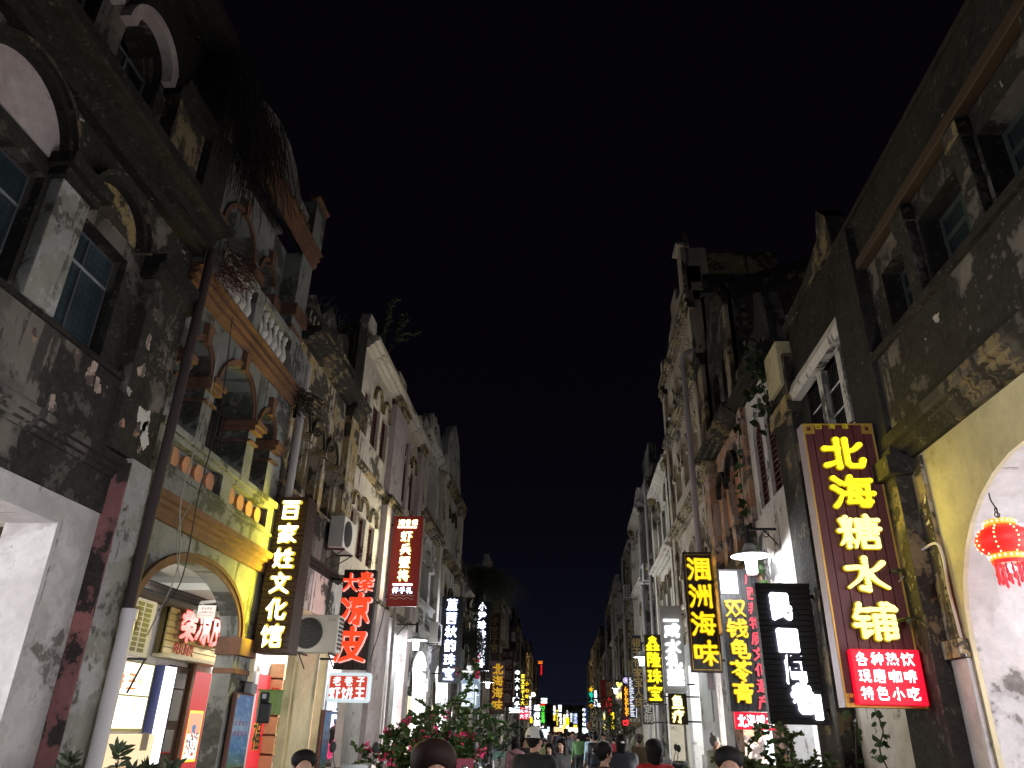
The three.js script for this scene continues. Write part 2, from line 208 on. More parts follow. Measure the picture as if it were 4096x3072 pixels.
// ---------------------------------------------------------------- lettering: each character as strokes on a 100 x 100 grid (y down); ~ a curved stroke, =name a component set into a box
const STROKES = {};
`氵:20 6 80 22;6 36 66 50;~10 96 44 82 86 56
冫:22 18 82 36;~12 92 56 76 88 54
亻:~88 3 62 30 8 54;58 34 58 98
木:5 28 95 28;50 3 50 98;~50 30 35 58 5 82;~50 30 65 58 95 82
禾:~78 4 52 12 20 16;5 34 95 34;50 12 50 98;~50 36 35 60 5 82;~50 36 65 60 95 80
女:~46 4 34 34 22 62;22 62 86 95;~76 32 60 70 8 96;4 34 96 34
口:12 14 88 14 88 88 12 88 12 14
王:10 10 90 10;16 48 84 48;4 90 96 90;50 10 50 90
虫:16 18 84 18 84 52 16 52 16 18;50 3 50 86;6 88 82 84;72 66 95 97
钅:~42 3 30 22 4 40;30 20 88 20;20 42 82 42;8 62 90 62;50 42 50 94 86 80
礻:42 3 62 16;10 27 82 27;~82 27 52 56 6 74;48 50 48 98;60 54 90 72
扌:8 25 92 25;56 3 56 92 30 86;4 68 94 50
饣:~40 3 28 26 4 44;28 23 84 23 72 42;44 42 44 92 88 74
米:50 3 50 97;5 46 95 46;20 12 36 36;80 12 64 36;~48 48 32 72 5 90;~52 48 68 72 95 90
金:~50 2 34 24 4 42;~50 2 66 24 96 42;26 43 74 43;14 64 86 64;4 94 96 94;50 43 50 94;26 72 32 84;74 72 68 84
疒:52 2 58 12;24 18 98 18;~24 18 24 65 6 97;5 30 14 46;2 64 20 54
广:48 2 56 14;12 20 94 20;~14 20 14 65 3 97
百:6 11 94 11;~53 12 47 26 40 34;18 34 82 34 82 94 18 94 18 34;18 62 82 62
家:50 1 50 14;8 32 8 18 92 18 84 32;22 34 78 34;~56 34 40 48 8 58;~40 48 64 62 58 94 42 90;~52 57 35 70 8 78;~57 72 38 86 8 96;~84 46 72 56 60 62;~60 62 75 82 96 92
姓:=女 0 0 46 100;~60 12 56 28 48 42;54 28 96 28;54 58 92 58;46 93 99 93;73 4 73 93
文:42 2 56 14;5 24 95 24;~74 26 60 64 6 97;~26 26 44 70 96 97
化:=亻 2 0 42 100;~94 24 76 44 52 58;56 4 56 84 64 93 90 93 95 72
馆:=饣 0 2 40 96;68 1 68 12;42 30 42 14 98 14 93 30;52 32 86 32 86 52 52 52;52 32 52 96;52 68 90 68 90 96 52 96
大:6 36 94 36;~50 3 49 40 36 70 5 96;~50 38 62 70 95 96
秦:20 10 80 10;25 24 75 24;6 38 94 38;~50 2 42 28 4 58;~54 36 70 50 96 58;~70 50 50 56 30 58;10 69 90 69;50 56 50 99;~50 70 34 86 8 95;~50 70 66 86 92 95
凉:=冫 0 5 30 88;66 2 66 14;34 18 98 18;46 31 86 31 86 53 46 53 46 31;66 53 66 96 54 91;~50 64 44 76 36 90;~80 62 88 74 97 88
皮:~16 18 16 55 4 96;16 18 92 18 84 38;52 3 52 48;20 48 80 48;~80 48 60 80 18 97;~34 50 55 80 96 96
老:18 18 78 18;48 2 48 37;4 38 96 38;~88 8 60 45 6 73;38 56 38 88 46 95 86 95 90 76;~80 54 62 64 38 70
巷:14 12 86 12;34 2 34 34;66 2 66 34;4 34 96 34;~34 36 24 50 4 60;~66 36 78 50 96 60;34 52 66 52 66 70 34 70;34 52 34 88 42 96 84 96 88 82
子:16 10 84 10 52 38;52 36 52 96 34 90;4 48 96 48
虾:=虫 0 4 46 94;48 12 98 12;72 12 72 98;76 36 96 54
饼:=饣 0 2 40 96;56 4 64 17;90 4 80 17;48 25 97 25;42 57 99 57;~60 25 58 70 42 97;82 25 82 98
湘:=氵 0 0 26 100;=木 26 0 40 100;68 8 97 8 97 94 68 94 68 8;68 36 97 36;68 65 97 65
香:~78 3 50 10 22 12;5 27 95 27;50 8 50 56;~48 28 32 44 6 56;~52 28 68 44 94 56;26 58 74 58 74 96 26 96 26 58;26 77 74 77
缘:~34 4 22 20 8 33;8 33 36 30;~38 28 24 46 8 62;8 62 38 58;6 92 42 80;~58 3 56 12 50 24;56 8 88 8 82 23;46 25 97 25;~72 25 62 40 46 52;~66 38 82 60 76 95 62 90;~74 50 62 64 46 72;~78 66 64 82 44 94;~92 32 86 42 78 48;~80 56 88 74 99 84
兵:~80 4 55 10 24 14;24 14 24 62;24 37 88 37;64 37 64 62;4 62 96 62;~38 66 28 82 8 97;~62 66 76 82 94 97
蟹:~24 1 18 10 6 18;16 9 38 9 34 18;~14 20 14 42 4 58;14 20 42 20 42 56;14 32 42 32;14 43 42 43;28 20 28 54;52 6 92 6 88 26 80 24;~70 6 66 22 52 32;~60 31 56 36 50 41;54 40 94 40;50 52 98 52;74 30 74 60;22 66 78 66 78 84 22 84 22 66;50 60 50 94;8 95 84 94;76 86 94 98
将:22 3 22 98;5 22 14 38;2 72 22 56;~56 3 50 18 36 32;~52 12 90 12 70 38 38 52;52 24 62 33;34 60 98 60;80 46 80 95 66 91;48 70 58 82
伴:=亻 0 0 38 100;46 10 56 25;92 8 82 25;42 37 97 37;36 63 99 63;69 3 69 98
手:~80 4 50 10 22 13;14 32 86 32;4 56 96 56;52 10 52 94 34 88
礼:=礻 0 0 54 100;62 4 62 84 70 93 92 93 96 72
蓝:4 12 96 12;32 2 32 23;68 2 68 23;22 29 22 57;42 26 42 60;~62 25 58 40 50 52;60 36 94 36;70 44 86 55;18 66 82 66 82 94;18 66 18 94;40 66 40 94;60 66 60 94;3 95 97 95
茜:4 13 96 13;32 2 32 26;68 2 68 26;8 36 92 36;16 51 84 51 84 95 16 95 16 51;~40 36 40 60 26 76;61 36 61 68 80 72
秋:=禾 0 0 48 100;56 28 62 52;97 22 88 46;~75 4 72 50 48 96;~75 50 82 78 99 96
韵:24 1 27 10;5 14 47 14;15 20 18 33;37 20 33 35;2 38 50 38;10 51 42 51 42 95 10 95 10 51;10 73 42 73;~66 3 60 18 50 36;62 18 95 18 92 88 80 95 70 90;66 40 80 51;58 76 86 64
珠:=王 0 8 38 84;~56 8 52 22 42 36;52 23 95 23;40 48 99 48;70 3 70 98;~69 50 58 70 40 86;~71 50 82 70 99 86
宝:50 1 50 14;6 33 6 18 94 18 86 33;20 42 80 42;26 65 74 65;8 94 92 94;50 42 50 94;64 72 78 85
小:50 4 50 94 34 88;~28 34 20 54 5 76;~70 34 84 54 96 76
尹:14 12 82 12 82 57;4 34 98 34;14 57 82 57;~46 12 42 60 8 97
珍:=王 0 8 38 84;~68 3 58 22 40 40;~68 4 80 22 99 38;~74 34 64 44 48 51;~82 52 66 64 46 73;~92 70 70 87 42 97
批:=扌 0 0 40 100;48 6 48 90 64 78;48 40 66 40;72 4 72 84 78 93 96 93 98 74;~96 27 86 38 72 44
发:26 6 20 32;20 32 94 32;~50 3 42 56 5 96;~40 52 80 52 60 82 22 97;~42 55 62 82 97 97;68 6 82 20
部:28 1 34 12;5 17 57 17;16 23 20 38;46 23 42 38;2 42 60 42;12 55 50 55 50 93 12 93 12 55;69 6 69 98;69 6 95 6 80 36 94 46 92 68 76 70
后:~88 4 50 12 20 14;~20 12 18 60 5 97;20 34 97 34;36 55 86 55 86 95 36 95 36 55
海:=氵 0 0 28 100;~47 2 41 16 32 29;44 14 96 14;~46 30 42 60 38 82;46 30 88 30 84 94 70 92;30 56 99 56;38 82 90 82;58 37 66 48;56 63 64 75
街:~24 3 14 16 2 27;~27 27 16 43 2 56;15 44 15 98;34 22 62 22;48 6 48 42;30 42 65 42;36 64 62 64;48 50 48 88;30 93 66 85;69 14 95 14;67 40 99 40;84 40 84 93 72 89
印:~42 8 28 14 14 16;14 14 14 84 46 77;14 47 44 47;57 14 93 14 93 80 78 77;57 14 57 98
象:~38 2 30 14 14 25;34 9 66 9 56 21;20 23 80 23 80 43 20 43 20 23;50 23 46 43;~50 43 36 54 10 63;~40 53 62 70 56 98 40 93;~50 61 34 72 10 81;~56 77 38 88 12 97;~88 46 74 56 62 62;~60 63 76 82 98 93
味:=口 0 16 34 60;44 24 95 24;36 50 99 50;68 3 68 98;~67 52 56 74 36 90;~69 52 80 74 99 90
北:4 34 36 34;36 4 36 96;~3 90 20 84 36 74;58 4 58 84 66 93 92 93 97 74;~94 22 78 38 58 46
四:8 12 92 12 92 92 8 92 8 12;~38 12 38 46 24 68;62 12 62 58 84 62
糖:=米 0 2 40 96;70 1 75 12;46 14 98 14;~46 14 46 60 36 97;54 28 90 28 90 55;54 55 90 55;48 41 99 41;72 20 72 66;56 70 90 70 90 96 56 96 56 70
水:50 3 50 96 35 90;~6 32 40 32 34 60 5 88;~92 16 74 34 54 44;~54 42 70 68 97 90
铺:=钅 0 0 40 100;42 18 99 18;82 3 95 12;50 37 92 37 92 93 82 93;50 37 50 98;50 55 92 55;50 73 92 73;71 3 71 98
各:~44 2 30 22 8 40;~38 14 78 14 50 46 5 64;~36 25 60 44 97 60;24 67 76 67 76 97 24 97 24 67
种:=禾 0 0 48 100;54 26 97 26 97 63 54 63 54 26;75 3 75 98
热:=扌 0 0 42 68;46 18 82 18 82 54 96 64 99 46;~64 3 62 40 40 66;46 33 66 49;12 76 5 98;36 78 40 96;60 78 66 96;84 76 95 98
饮:=饣 0 2 40 96;~60 3 56 22 44 41;56 20 97 20 89 39;~70 37 68 66 44 97;~70 51 80 78 99 97
现:=王 0 8 40 84;52 9 91 9;52 9 52 62;91 9 91 62;~71 24 71 64 42 97;77 58 77 86 83 93 97 93 99 76
磨:50 1 54 10;6 12 97 12;~10 12 10 60 2 97;32 18 32 55;14 29 50 29;~30 30 24 42 14 51;34 32 48 46;74 18 74 55;56 29 95 29;~72 30 66 42 56 51;76 32 95 49;18 61 97 61;~50 61 40 76 14 92;42 75 84 75 84 97 42 97 42 75
咖:=口 0 20 28 56;34 26 62 26 60 87 50 93;~46 4 46 60 30 96;70 22 96 22 96 87 70 87 70 22
啡:=口 0 18 28 58;~53 4 53 60 38 97;36 22 52 22;36 42 52 42;34 65 52 62;72 3 72 98;72 22 98 22;72 43 96 43;72 65 99 65
特:~17 10 12 22 3 34;10 25 43 25;26 3 26 97;2 67 45 54;52 18 95 18;73 3 73 39;44 39 99 39;44 59 99 59;84 45 84 95 72 91;54 69 62 81
色:~37 2 26 18 8 33;32 13 69 13 58 29;20 31 82 31 82 59 20 59;50 31 50 59;20 31 20 84 28 95 88 95 95 75
吃:=口 0 15 34 62;~54 3 48 20 38 35;50 19 98 19;46 40 88 40;~88 40 56 62 42 80;42 80 48 93 90 93 96 74
西:6 10 94 10;15 33 85 33 85 95 15 95 15 33;~38 10 38 50 23 68;60 10 60 58 82 62
非:~36 3 36 60 16 98;7 22 36 22;9 44 36 44;3 69 36 65;64 3 64 98;64 22 95 22;64 44 91 44;64 67 98 67
物:~17 10 12 22 3 34;10 25 41 25;25 3 25 97;2 67 43 54;~57 3 52 22 42 41;54 23 97 23 92 91 80 93;~70 23 62 50 44 68;~84 25 74 62 52 86
质:~92 3 50 10 20 12;~20 12 20 60 4 97;24 32 97 32;56 16 56 47;34 47 84 47 84 81;34 47 34 81;~58 55 56 82 25 98;66 81 94 98
遗:13 6 28 19;4 38 26 38 26 77;~2 95 26 79 50 95 99 95;40 8 88 8 88 26 40 26 40 8;64 1 64 38;34 38 97 38;42 49 86 49 86 75;42 49 42 75;~64 55 62 72 38 87;70 73 92 87
产:47 1 54 14;10 18 90 18;28 24 36 39;72 24 64 39;8 44 95 44;~16 44 18 70 4 98
双:~5 16 41 16 28 64 3 95;~9 34 28 62 46 90;~52 16 93 16 80 64 47 97;~54 34 72 68 99 95
钱:=钅 0 0 40 100;48 26 91 21;44 49 97 42;~64 4 68 60 88 95 97 93 99 76;~93 58 76 80 46 95;82 5 93 16
龟:~40 2 30 14 12 25;36 9 69 9 58 21;20 25 80 25 80 69 20 69 20 25;20 47 80 47;50 25 50 85 60 95 92 95 97 78
苓:4 12 96 12;32 2 32 23;68 2 68 23;~50 24 34 44 4 60;~50 24 66 44 97 60;42 49 55 59;28 67 75 67 54 85;42 81 63 99
膏:50 0 50 9;6 12 94 12;32 20 68 20 68 32 32 32 32 20;10 51 10 40 90 40 84 53;24 55 76 55 76 97 64 95;~24 55 24 80 19 98;24 69 76 69;24 81 76 81
涠:=氵 0 0 28 100;36 8 95 8 95 96;36 8 36 98;36 92 95 92;46 26 85 26;46 42 85 42;44 59 87 59 85 77;65 16 65 86
洲:=氵 0 0 26 100;~47 6 47 60 34 96;68 8 68 87;92 4 92 98;32 34 38 53;54 30 60 50;76 30 82 50
民:16 10 78 10 78 37 16 37;16 10 16 94 44 81;16 59 86 59;~48 37 58 74 86 96 93 76
国:8 8 92 8 92 95 8 95 8 8;28 28 72 28;30 50 70 50;26 76 76 76;50 28 50 76;62 58 70 67
间:18 2 30 14;8 22 8 98;40 8 93 8 93 94 78 92;32 34 68 34 68 80 32 80 32 34;32 57 68 57
鑫:=金 18 0 64 48;=金 0 51 49 49;=金 51 51 49 49
隆:10 6 10 98;10 6 36 6 24 34 38 51 34 68 20 68;~66 2 58 14 42 27;~62 10 90 10 70 30 40 43;~56 17 74 34 99 43;46 47 92 47;~53 51 48 58 42 67;48 61 95 61;46 77 90 77;38 95 99 95;69 53 69 95
咸:10 20 97 20;~12 20 12 60 3 97;22 36 48 36;24 50 48 50 48 77 24 77 24 50;~62 4 66 56 88 96 97 76;~90 37 78 60 50 89;78 3 90 12
鱼:~39 2 28 16 8 31;34 11 69 11 56 27;20 29 80 29 80 75 20 75 20 29;20 51 80 51;50 29 50 75;4 95 96 95
疗:=疒 0 0 100 100;40 36 86 36 60 57;62 55 62 96 46 91
银:=钅 0 0 40 100;50 8 88 8 88 46 50 46;50 27 88 27;50 8 50 96 70 84;~64 46 74 78 99 97;~95 54 84 62 74 70
玉:=王 0 0 100 100;66 64 80 80
世:4 38 96 38;26 10 26 91 95 91;50 4 50 67;76 4 76 67;50 67 76 67
人:~50 4 46 50 5 97;~50 36 62 70 96 97
定:50 1 50 12;6 31 6 17 94 17 86 31;20 41 80 41;50 41 50 87;50 63 80 63;~28 53 24 76 5 97;~24 75 44 91 97 95
制:~18 5 14 16 5 27;14 18 58 18;3 40 62 40;34 3 34 98;10 57 58 57 58 86 48 86;10 57 10 88;74 14 74 70;94 4 94 95 80 92
福:=礻 0 0 42 100;46 8 98 8;54 20 90 20 90 43 54 43 54 20;50 55 95 55 95 97 50 97 50 55;72 55 72 97;50 76 95 76
永:42 2 54 12;30 26 52 26 52 96 38 90;~8 46 38 46 30 68 5 88;~92 28 76 42 56 50;~54 44 70 70 97 92
心:12 46 6 76;32 30 34 80 44 92 78 92 80 72;50 22 58 44;84 34 96 60
成:12 24 97 24;~14 24 14 64 3 97;14 48 46 48 44 80 32 78;~60 4 66 58 88 96 97 76;~90 40 78 62 50 90;76 4 90 14
都:12 18 50 18;30 3 30 36;3 36 60 36;~56 8 36 40 3 62;20 54 50 54 50 95 20 95 20 54;20 74 50 74;70 6 70 98;70 6 95 6 82 36 95 46 92 68 76 70
来:16 20 84 20;26 28 34 42;76 28 66 42;5 48 95 48;50 3 50 98;~50 50 34 72 5 88;~50 50 66 72 95 88
手艺:4 12 96 12
官:50 1 50 12;6 30 6 16 94 16 86 30;26 34 78 34 78 54 26 54;26 34 26 96;26 68 84 68 84 96 26 96
吉:12 22 88 22;50 3 50 44;20 44 80 44;22 58 78 58 78 95 22 95 22 58
衣:44 2 56 12;5 22 95 22;~52 24 36 50 4 66;36 48 36 94 62 80;~46 32 60 66 97 94;~86 38 72 52 58 60
艺:4 22 96 22;32 6 32 38;68 6 68 38;18 50 78 50;~78 50 30 74 24 86;24 86 34 95 86 95 92 76
肉:12 18 88 18 88 96 74 92;12 18 12 98;~50 3 46 34 26 52;~48 26 60 40 74 50;~50 48 44 70 26 86;~48 62 60 74 76 84
夹:10 18 90 18;24 30 34 48;76 30 66 48;4 56 96 56;~50 3 50 60 6 97;~50 58 64 78 96 97
安:50 1 50 13;8 32 8 17 92 17 84 32;~46 26 36 50 24 66;24 66 82 96;~72 48 56 80 12 97;4 50 96 50
全:~50 2 34 24 4 44;~50 2 66 24 96 44;26 46 74 46;26 68 74 68;6 95 94 95;50 46 50 95
上:50 4 50 92;50 42 86 42;5 92 95 92
高:50 0 50 10;6 14 94 14;32 24 68 24 68 38 32 38 32 24;12 98 12 48 88 48 88 94 76 94;36 60 66 60 66 82 36 82 36 60`.split('\n').forEach((l) => { const [k, d] = l.split(':'); STROKES[k] = d.split(';'); });

function strokesOf(ch, x = 0, y = 0, w = 100, h = 100) {
  return (STROKES[ch] ?? []).flatMap((s) => {
    if (s[0] === '=') { const [n, a, b, c, d] = s.slice(1).split(' '); return strokesOf(n, x + (a * w) / 100, y + (b * h) / 100, (c * w) / 100, (d * h) / 100); }
    const v = s.replace('~', '').trim().split(' ').map(Number), pts = [];
    for (let i = 0; i < v.length; i += 2) pts.push([x + (v[i] * w) / 100, y + (v[i + 1] * h) / 100]);
    return [{ pts, curved: s[0] === '~' }];
  });
}
// draws one character into the box x, y, size on a 2D canvas; weight in hundredths of the box; brush swells and tapers the strokes
function drawGlyph(c, ch, x, y, size, weight = 10, brush = 0, wide = 1) {
  c.lineCap = brush ? 'round' : 'butt'; c.lineJoin = brush ? 'round' : 'miter'; c.miterLimit = 3;
  for (const { pts, curved } of strokesOf(ch)) {
    const P = pts.map(([a, b]) => [x + (((a - 50) * wide + 50) / 100) * size, y + (b / 100) * size]);
    if (!brush) {
      c.lineWidth = (weight / 100) * size; c.beginPath(); c.moveTo(...P[0]);
      if (curved && P.length > 2) {
        for (let i = 1; i < P.length - 1; i++) { const last = i === P.length - 2, e = last ? P[i + 1] : [(P[i][0] + P[i + 1][0]) / 2, (P[i][1] + P[i + 1][1]) / 2]; c.quadraticCurveTo(...P[i], ...e); }
      } else for (const p of P.slice(1)) c.lineTo(...p);
      const f = P[0], e = P[P.length - 1];
      if (!curved && P.length > 3 && f[0] === e[0] && f[1] === e[1]) c.closePath();
      c.stroke();
    } else {
      const cv = curved && P.length > 2 ? new THREE.CatmullRomCurve3(P.map((p) => V(p[0], p[1], 0))) : null, N = 26, out = [];
      if (cv) for (let i = 0; i <= N; i++) { const q = cv.getPoint(i / N); out.push([q.x, q.y]); }
      else for (let j = 0; j < P.length - 1; j++) for (let i = 0; i <= 9; i++) out.push([lerp(P[j][0], P[j + 1][0], i / 9), lerp(P[j][1], P[j + 1][1], i / 9)]);
      out.forEach((q, i) => {
        const t = i / (out.length - 1), k = curved ? lerp(1.15, 0.55, t ** 1.3) : 1 + 0.25 * Math.abs(2 * t - 1) ** 3, r = (weight / 200) * size * lerp(1, k, brush);
        c.beginPath(); c.arc(q[0], q[1], r, 0, 7); c.fill();
      });
    }
  }
}
// outline of a character by marching squares over its drawn mask, then extruded: one joined solid per character
const glyphCache = new Map();
function glyphShapes(ch, weight, brush) {
  const key = ch + weight + '/' + brush;
  if (glyphCache.has(key)) return glyphCache.get(key);
  const S = 112, pad = 10, cv = document.createElement('canvas'); cv.width = cv.height = S;
  const c = cv.getContext('2d'); c.fillStyle = '#000'; c.fillRect(0, 0, S, S); c.fillStyle = c.strokeStyle = '#fff';
  drawGlyph(c, ch, pad, pad, S - 2 * pad, weight, brush);
  const img = c.getImageData(0, 0, S, S).data, v = (x, y) => img[(y * S + x) * 4] / 255, segs = new Map(), T = 0.5;
  const ek = (x, y, d) => (y * S + x) * 2 + d, pt = new Map();
  const edge = (x, y, d) => { const k = ek(x, y, d); if (!pt.has(k)) { const a = v(x, y), b = d ? v(x, y + 1) : v(x + 1, y), t = (T - a) / (b - a); pt.set(k, d ? [x, y + t] : [x + t, y]); } return k; };
  for (let y = 0; y < S - 1; y++) for (let x = 0; x < S - 1; x++) {
    const a = v(x, y) > T, b = v(x + 1, y) > T, d = v(x + 1, y + 1) > T, e = v(x, y + 1) > T, n = a + b * 2 + d * 4 + e * 8;
    if (n === 0 || n === 15) continue;
    const top = () => edge(x, y, 0), bot = () => edge(x, y + 1, 0), lef = () => edge(x, y, 1), rig = () => edge(x + 1, y, 1), add = (p, q) => segs.set(p, q);   // inside kept on one side
    switch (n) {
      case 1: add(lef(), top()); break; case 2: add(top(), rig()); break; case 3: add(lef(), rig()); break; case 4: add(rig(), bot()); break;
      case 5: add(lef(), top()); add(rig(), bot()); break; case 6: add(top(), bot()); break; case 7: add(lef(), bot()); break; case 8: add(bot(), lef()); break;
      case 9: add(bot(), top()); break; case 10: add(top(), rig()); add(bot(), lef()); break; case 11: add(bot(), rig()); break; case 12: add(rig(), lef()); break;
      case 13: add(rig(), top()); break; case 14: add(top(), lef()); break;
    }
  }
  const loops = [];
  while (segs.size) {
    const start = segs.keys().next().value, loop = []; let k = start;
    while (segs.has(k)) { loop.push(pt.get(k)); const n = segs.get(k); segs.delete(k); k = n; }
    if (loop.length > 7) loops.push(simplify(loop.map(([x, y]) => [(x - pad) / (S - 2 * pad), 1 - (y - pad) / (S - 2 * pad)]), 0.0042));
  }
  const area = (l) => l.reduce((s, p, i) => { const q = l[(i + 1) % l.length]; return s + p[0] * q[1] - q[0] * p[1]; }, 0) / 2;
  const inside = (p, l) => { let r = false; for (let i = 0, j = l.length - 1; i < l.length; j = i++) if (l[i][1] > p[1] !== l[j][1] > p[1] && p[0] < ((l[j][0] - l[i][0]) * (p[1] - l[i][1])) / (l[j][1] - l[i][1]) + l[i][0]) r = !r; return r; };
  const depth = loops.map((l) => loops.filter((o) => o !== l && inside(l[0], o)).length), shapes = [];
  loops.forEach((l, i) => { if (depth[i] % 2 === 0 && l.length > 2 && Math.abs(area(l)) > 1e-4) { const s = poly(l); loops.forEach((h, j) => { if (depth[j] === depth[i] + 1 && h.length > 2 && inside(h[0], l)) s.holes.push(new THREE.Path(h.map((p) => new THREE.Vector2(...p)))); }); shapes.push(s); } });
  glyphCache.set(key, shapes);
  return shapes;
}
function simplify(l, tol) {
  // closed Douglas-Peucker from two far points
  let far = 0, fd = -1; l.forEach((p, i) => { const d = (p[0] - l[0][0]) ** 2 + (p[1] - l[0][1]) ** 2; if (d > fd) { fd = d; far = i; } });
  const dp = (a) => {
    if (a.length < 3) return a;
    const [p, q] = [a[0], a[a.length - 1]], dx = q[0] - p[0], dy = q[1] - p[1], L = Math.hypot(dx, dy) || 1e-9; let m = 0, mi = 0;
    for (let i = 1; i < a.length - 1; i++) { const d = Math.abs((a[i][0] - p[0]) * dy - (a[i][1] - p[1]) * dx) / L; if (d > m) { m = d; mi = i; } }
    return m < tol ? [p, q] : [...dp(a.slice(0, mi + 1)).slice(0, -1), ...dp(a.slice(mi))];
  };
  return [...dp(l.slice(0, far + 1)).slice(0, -1), ...dp([...l.slice(far), l[0]]).slice(0, -1)];
}
// front faces and side walls of a character as separate geometries, centred at x, y, its back at z
function glyphGeo(ch, x, y, w, h, z, depth, weight, brush) {
  const sh = glyphShapes(ch, weight, brush);
  if (!sh.length) return null;
  const g = new THREE.ExtrudeGeometry(sh, { depth: 1, bevelEnabled: false });
  return g.scale(w, h, depth).translate(x - w / 2, y - h / 2, z);
}
// ---------------------------------------------------------------- building kit: local axes u along the facade, v up, w out over the street
function building(side, s0, s1, name, label, group) {
  const g = thing(name, label, 'building', group, [side < 0 ? LX : RX, 0, side < 0 ? -s0 : -s1], (-side * Math.PI) / 2);
  const u = side < 0 ? (s) => s - s0 : (s) => s1 - s;
  return { g, side, s0, s1, u, r: (a, b) => [Math.min(u(a), u(b)), Math.max(u(a), u(b))], o: { ou: s0 * 1.73, ov: s0 * 0.41 } };
}
const arc = (u0, u1, y, rise, n = 16) => Array.from({ length: n + 1 }, (_, i) => { const t = Math.PI * (1 - i / n); return [(u0 + u1) / 2 + (Math.cos(t) * (u1 - u0)) / 2, y + Math.sin(t) * rise]; });
const openingPts = (u0, u1, y0, ys, rise) => [[u0, y0], ...(rise > 0 ? arc(u0, u1, ys, rise) : [[u0, ys], [u1, ys]]), [u1, y0]];
// holes: [a, b, y0, ySpring, rise]; one that reaches the wall's foot becomes a notch
function wall(B, name, a, b, y0, y1, holes, mat, { t = 0.35, w = 0, top } = {}) {
  const [ua, ub] = B.r(a, b), hs = holes.map(([p, q, ...r]) => [...B.r(p, q), ...r]).sort((p, q) => p[0] - q[0]);
  const pts = [[ua, y0]];
  for (const [p, q, h0, ys, rise] of hs) if (h0 <= y0 + 1e-6) pts.push(...openingPts(p, q, y0, ys, rise));
  pts.push([ub, y0], [ub, y1]);
  if (top) pts.push(...top.map(([s, y]) => [B.u(s), y]).sort((p, q) => q[0] - p[0]));
  pts.push([ua, y1]);
  const sh = poly(pts);
  for (const [p, q, h0, ys, rise] of hs) if (h0 > y0 + 1e-6) sh.holes.push(new THREE.Path(openingPts(p, q, h0, ys, rise).map((v) => new THREE.Vector2(...v))));
  return part(B.g, name, extr(sh, w - t, w), mat, B.o);
}
const slab = (B, name, a, b, y0, y1, w0, w1, mat, r = 0.012) => { const [ua, ub] = B.r(a, b); return part(B.g, name, rbox(ua, ub, y0, y1, w0, w1, Math.min(r, (ub - ua) / 3, (y1 - y0) / 3, (w1 - w0) / 3), 1), mat, B.o); };
// a moulding: profile points [w, y] swept along the facade
function moulding(B, name, a, b, profile, mat) {
  const [ua, ub] = B.r(a, b), g = new THREE.ExtrudeGeometry(poly(profile), { depth: ub - ua, bevelEnabled: false });
  g.applyMatrix4(new THREE.Matrix4().set(0, 0, -1, ub, 0, 1, 0, 0, 1, 0, 0, 0, 0, 0, 0, 1));
  return part(B.g, name, g, mat, B.o);
}
const cornice = (B, a, b, y, h, d, mat, name = 'cornice') => moulding(B, name, a, b, [[-0.03, y], [d * 0.3, y], [d * 0.36, y + h * 0.22], [d * 0.62, y + h * 0.3], [d * 0.68, y + h * 0.52], [d * 0.94, y + h * 0.58], [d, y + h * 0.66], [d, y + h * 0.94], [d * 0.9, y + h], [-0.03, y + h]], mat);
function archRing(B, name, a, b, ys, rise, wd, w0, w1, mat, leg = 0) {
  const [p, q] = B.r(a, b), inner = arc(p, q, ys, rise, 18), outer = arc(p - wd, q + wd, ys, rise + wd, 18);
  const pts = [[p - wd, ys - leg], ...outer, [q + wd, ys - leg], [q, ys - leg], ...inner.reverse(), [p, ys - leg]];
  return part(B.g, name, extr(poly(pts.filter((v, i) => !i || Math.hypot(v[0] - pts[i - 1][0], v[1] - pts[i - 1][1]) > 1e-5)), w0, w1), mat, B.o);
}
function pilaster(B, a, b, y0, y1, d, mat, capMat = mat, cap = 0.22) {
  const p = slab(B, 'pilaster', a, b, y0, y1, -0.03, d, mat);
  if (cap) moulding(B, 'capital', a - 0.08, b + 0.08, [[-0.03, y1 - cap], [d + 0.02, y1 - cap], [d + 0.05, y1 - cap * 0.7], [d + 0.05, y1 - cap * 0.45], [d + 0.11, y1 - cap * 0.35], [d + 0.11, y1 + 0.01], [-0.03, y1 + 0.01]], capMat);
  return p;
}
// window: frame mesh with panes as its children, set back in the wall
function windowFrame(B, a, b, y0, y1, w, { mat = MAT.alu, pane = MAT.glassDark, nx = 2, ny = 1, t = 0.04, cuts } = {}) {
  const [p, q] = B.r(a, b), gs = [], d = 0.05, xs = Array.from({ length: nx + 1 }, (_, i) => lerp(p, q, i / nx)), ys = cuts ? [y0, ...cuts, y1] : Array.from({ length: ny + 1 }, (_, i) => lerp(y0, y1, i / ny));
  xs.forEach((x, i) => gs.push(box(i === 0 ? p : x - (i === nx ? t : t / 2), i === nx ? q : x + (i === 0 ? t : t / 2), y0, y1, w - d, w)));
  ys.forEach((y, i) => { for (let k = 0; k < nx; k++) gs.push(box(xs[k] + (k ? t / 2 : t), xs[k + 1] - (k === nx - 1 ? t : t / 2), i === 0 ? y : y - (i === ys.length - 1 ? t : t / 2), i === ys.length - 1 ? y : y + (i === 0 ? t : t / 2), w - d + 0.004, w - 0.004)); });
  const f = part(B.g, 'window', gs, mat, B.o);
  for (let k = 0; k < nx; k++) for (let i = 0; i + 1 < ys.length; i++) part(f, 'pane', box(xs[k] + t * 0.4, xs[k + 1] - t * 0.4, ys[i] + t * 0.4, ys[i + 1] - t * 0.4, w - 0.034, w - 0.022), pane, B.o);
  return f;
}
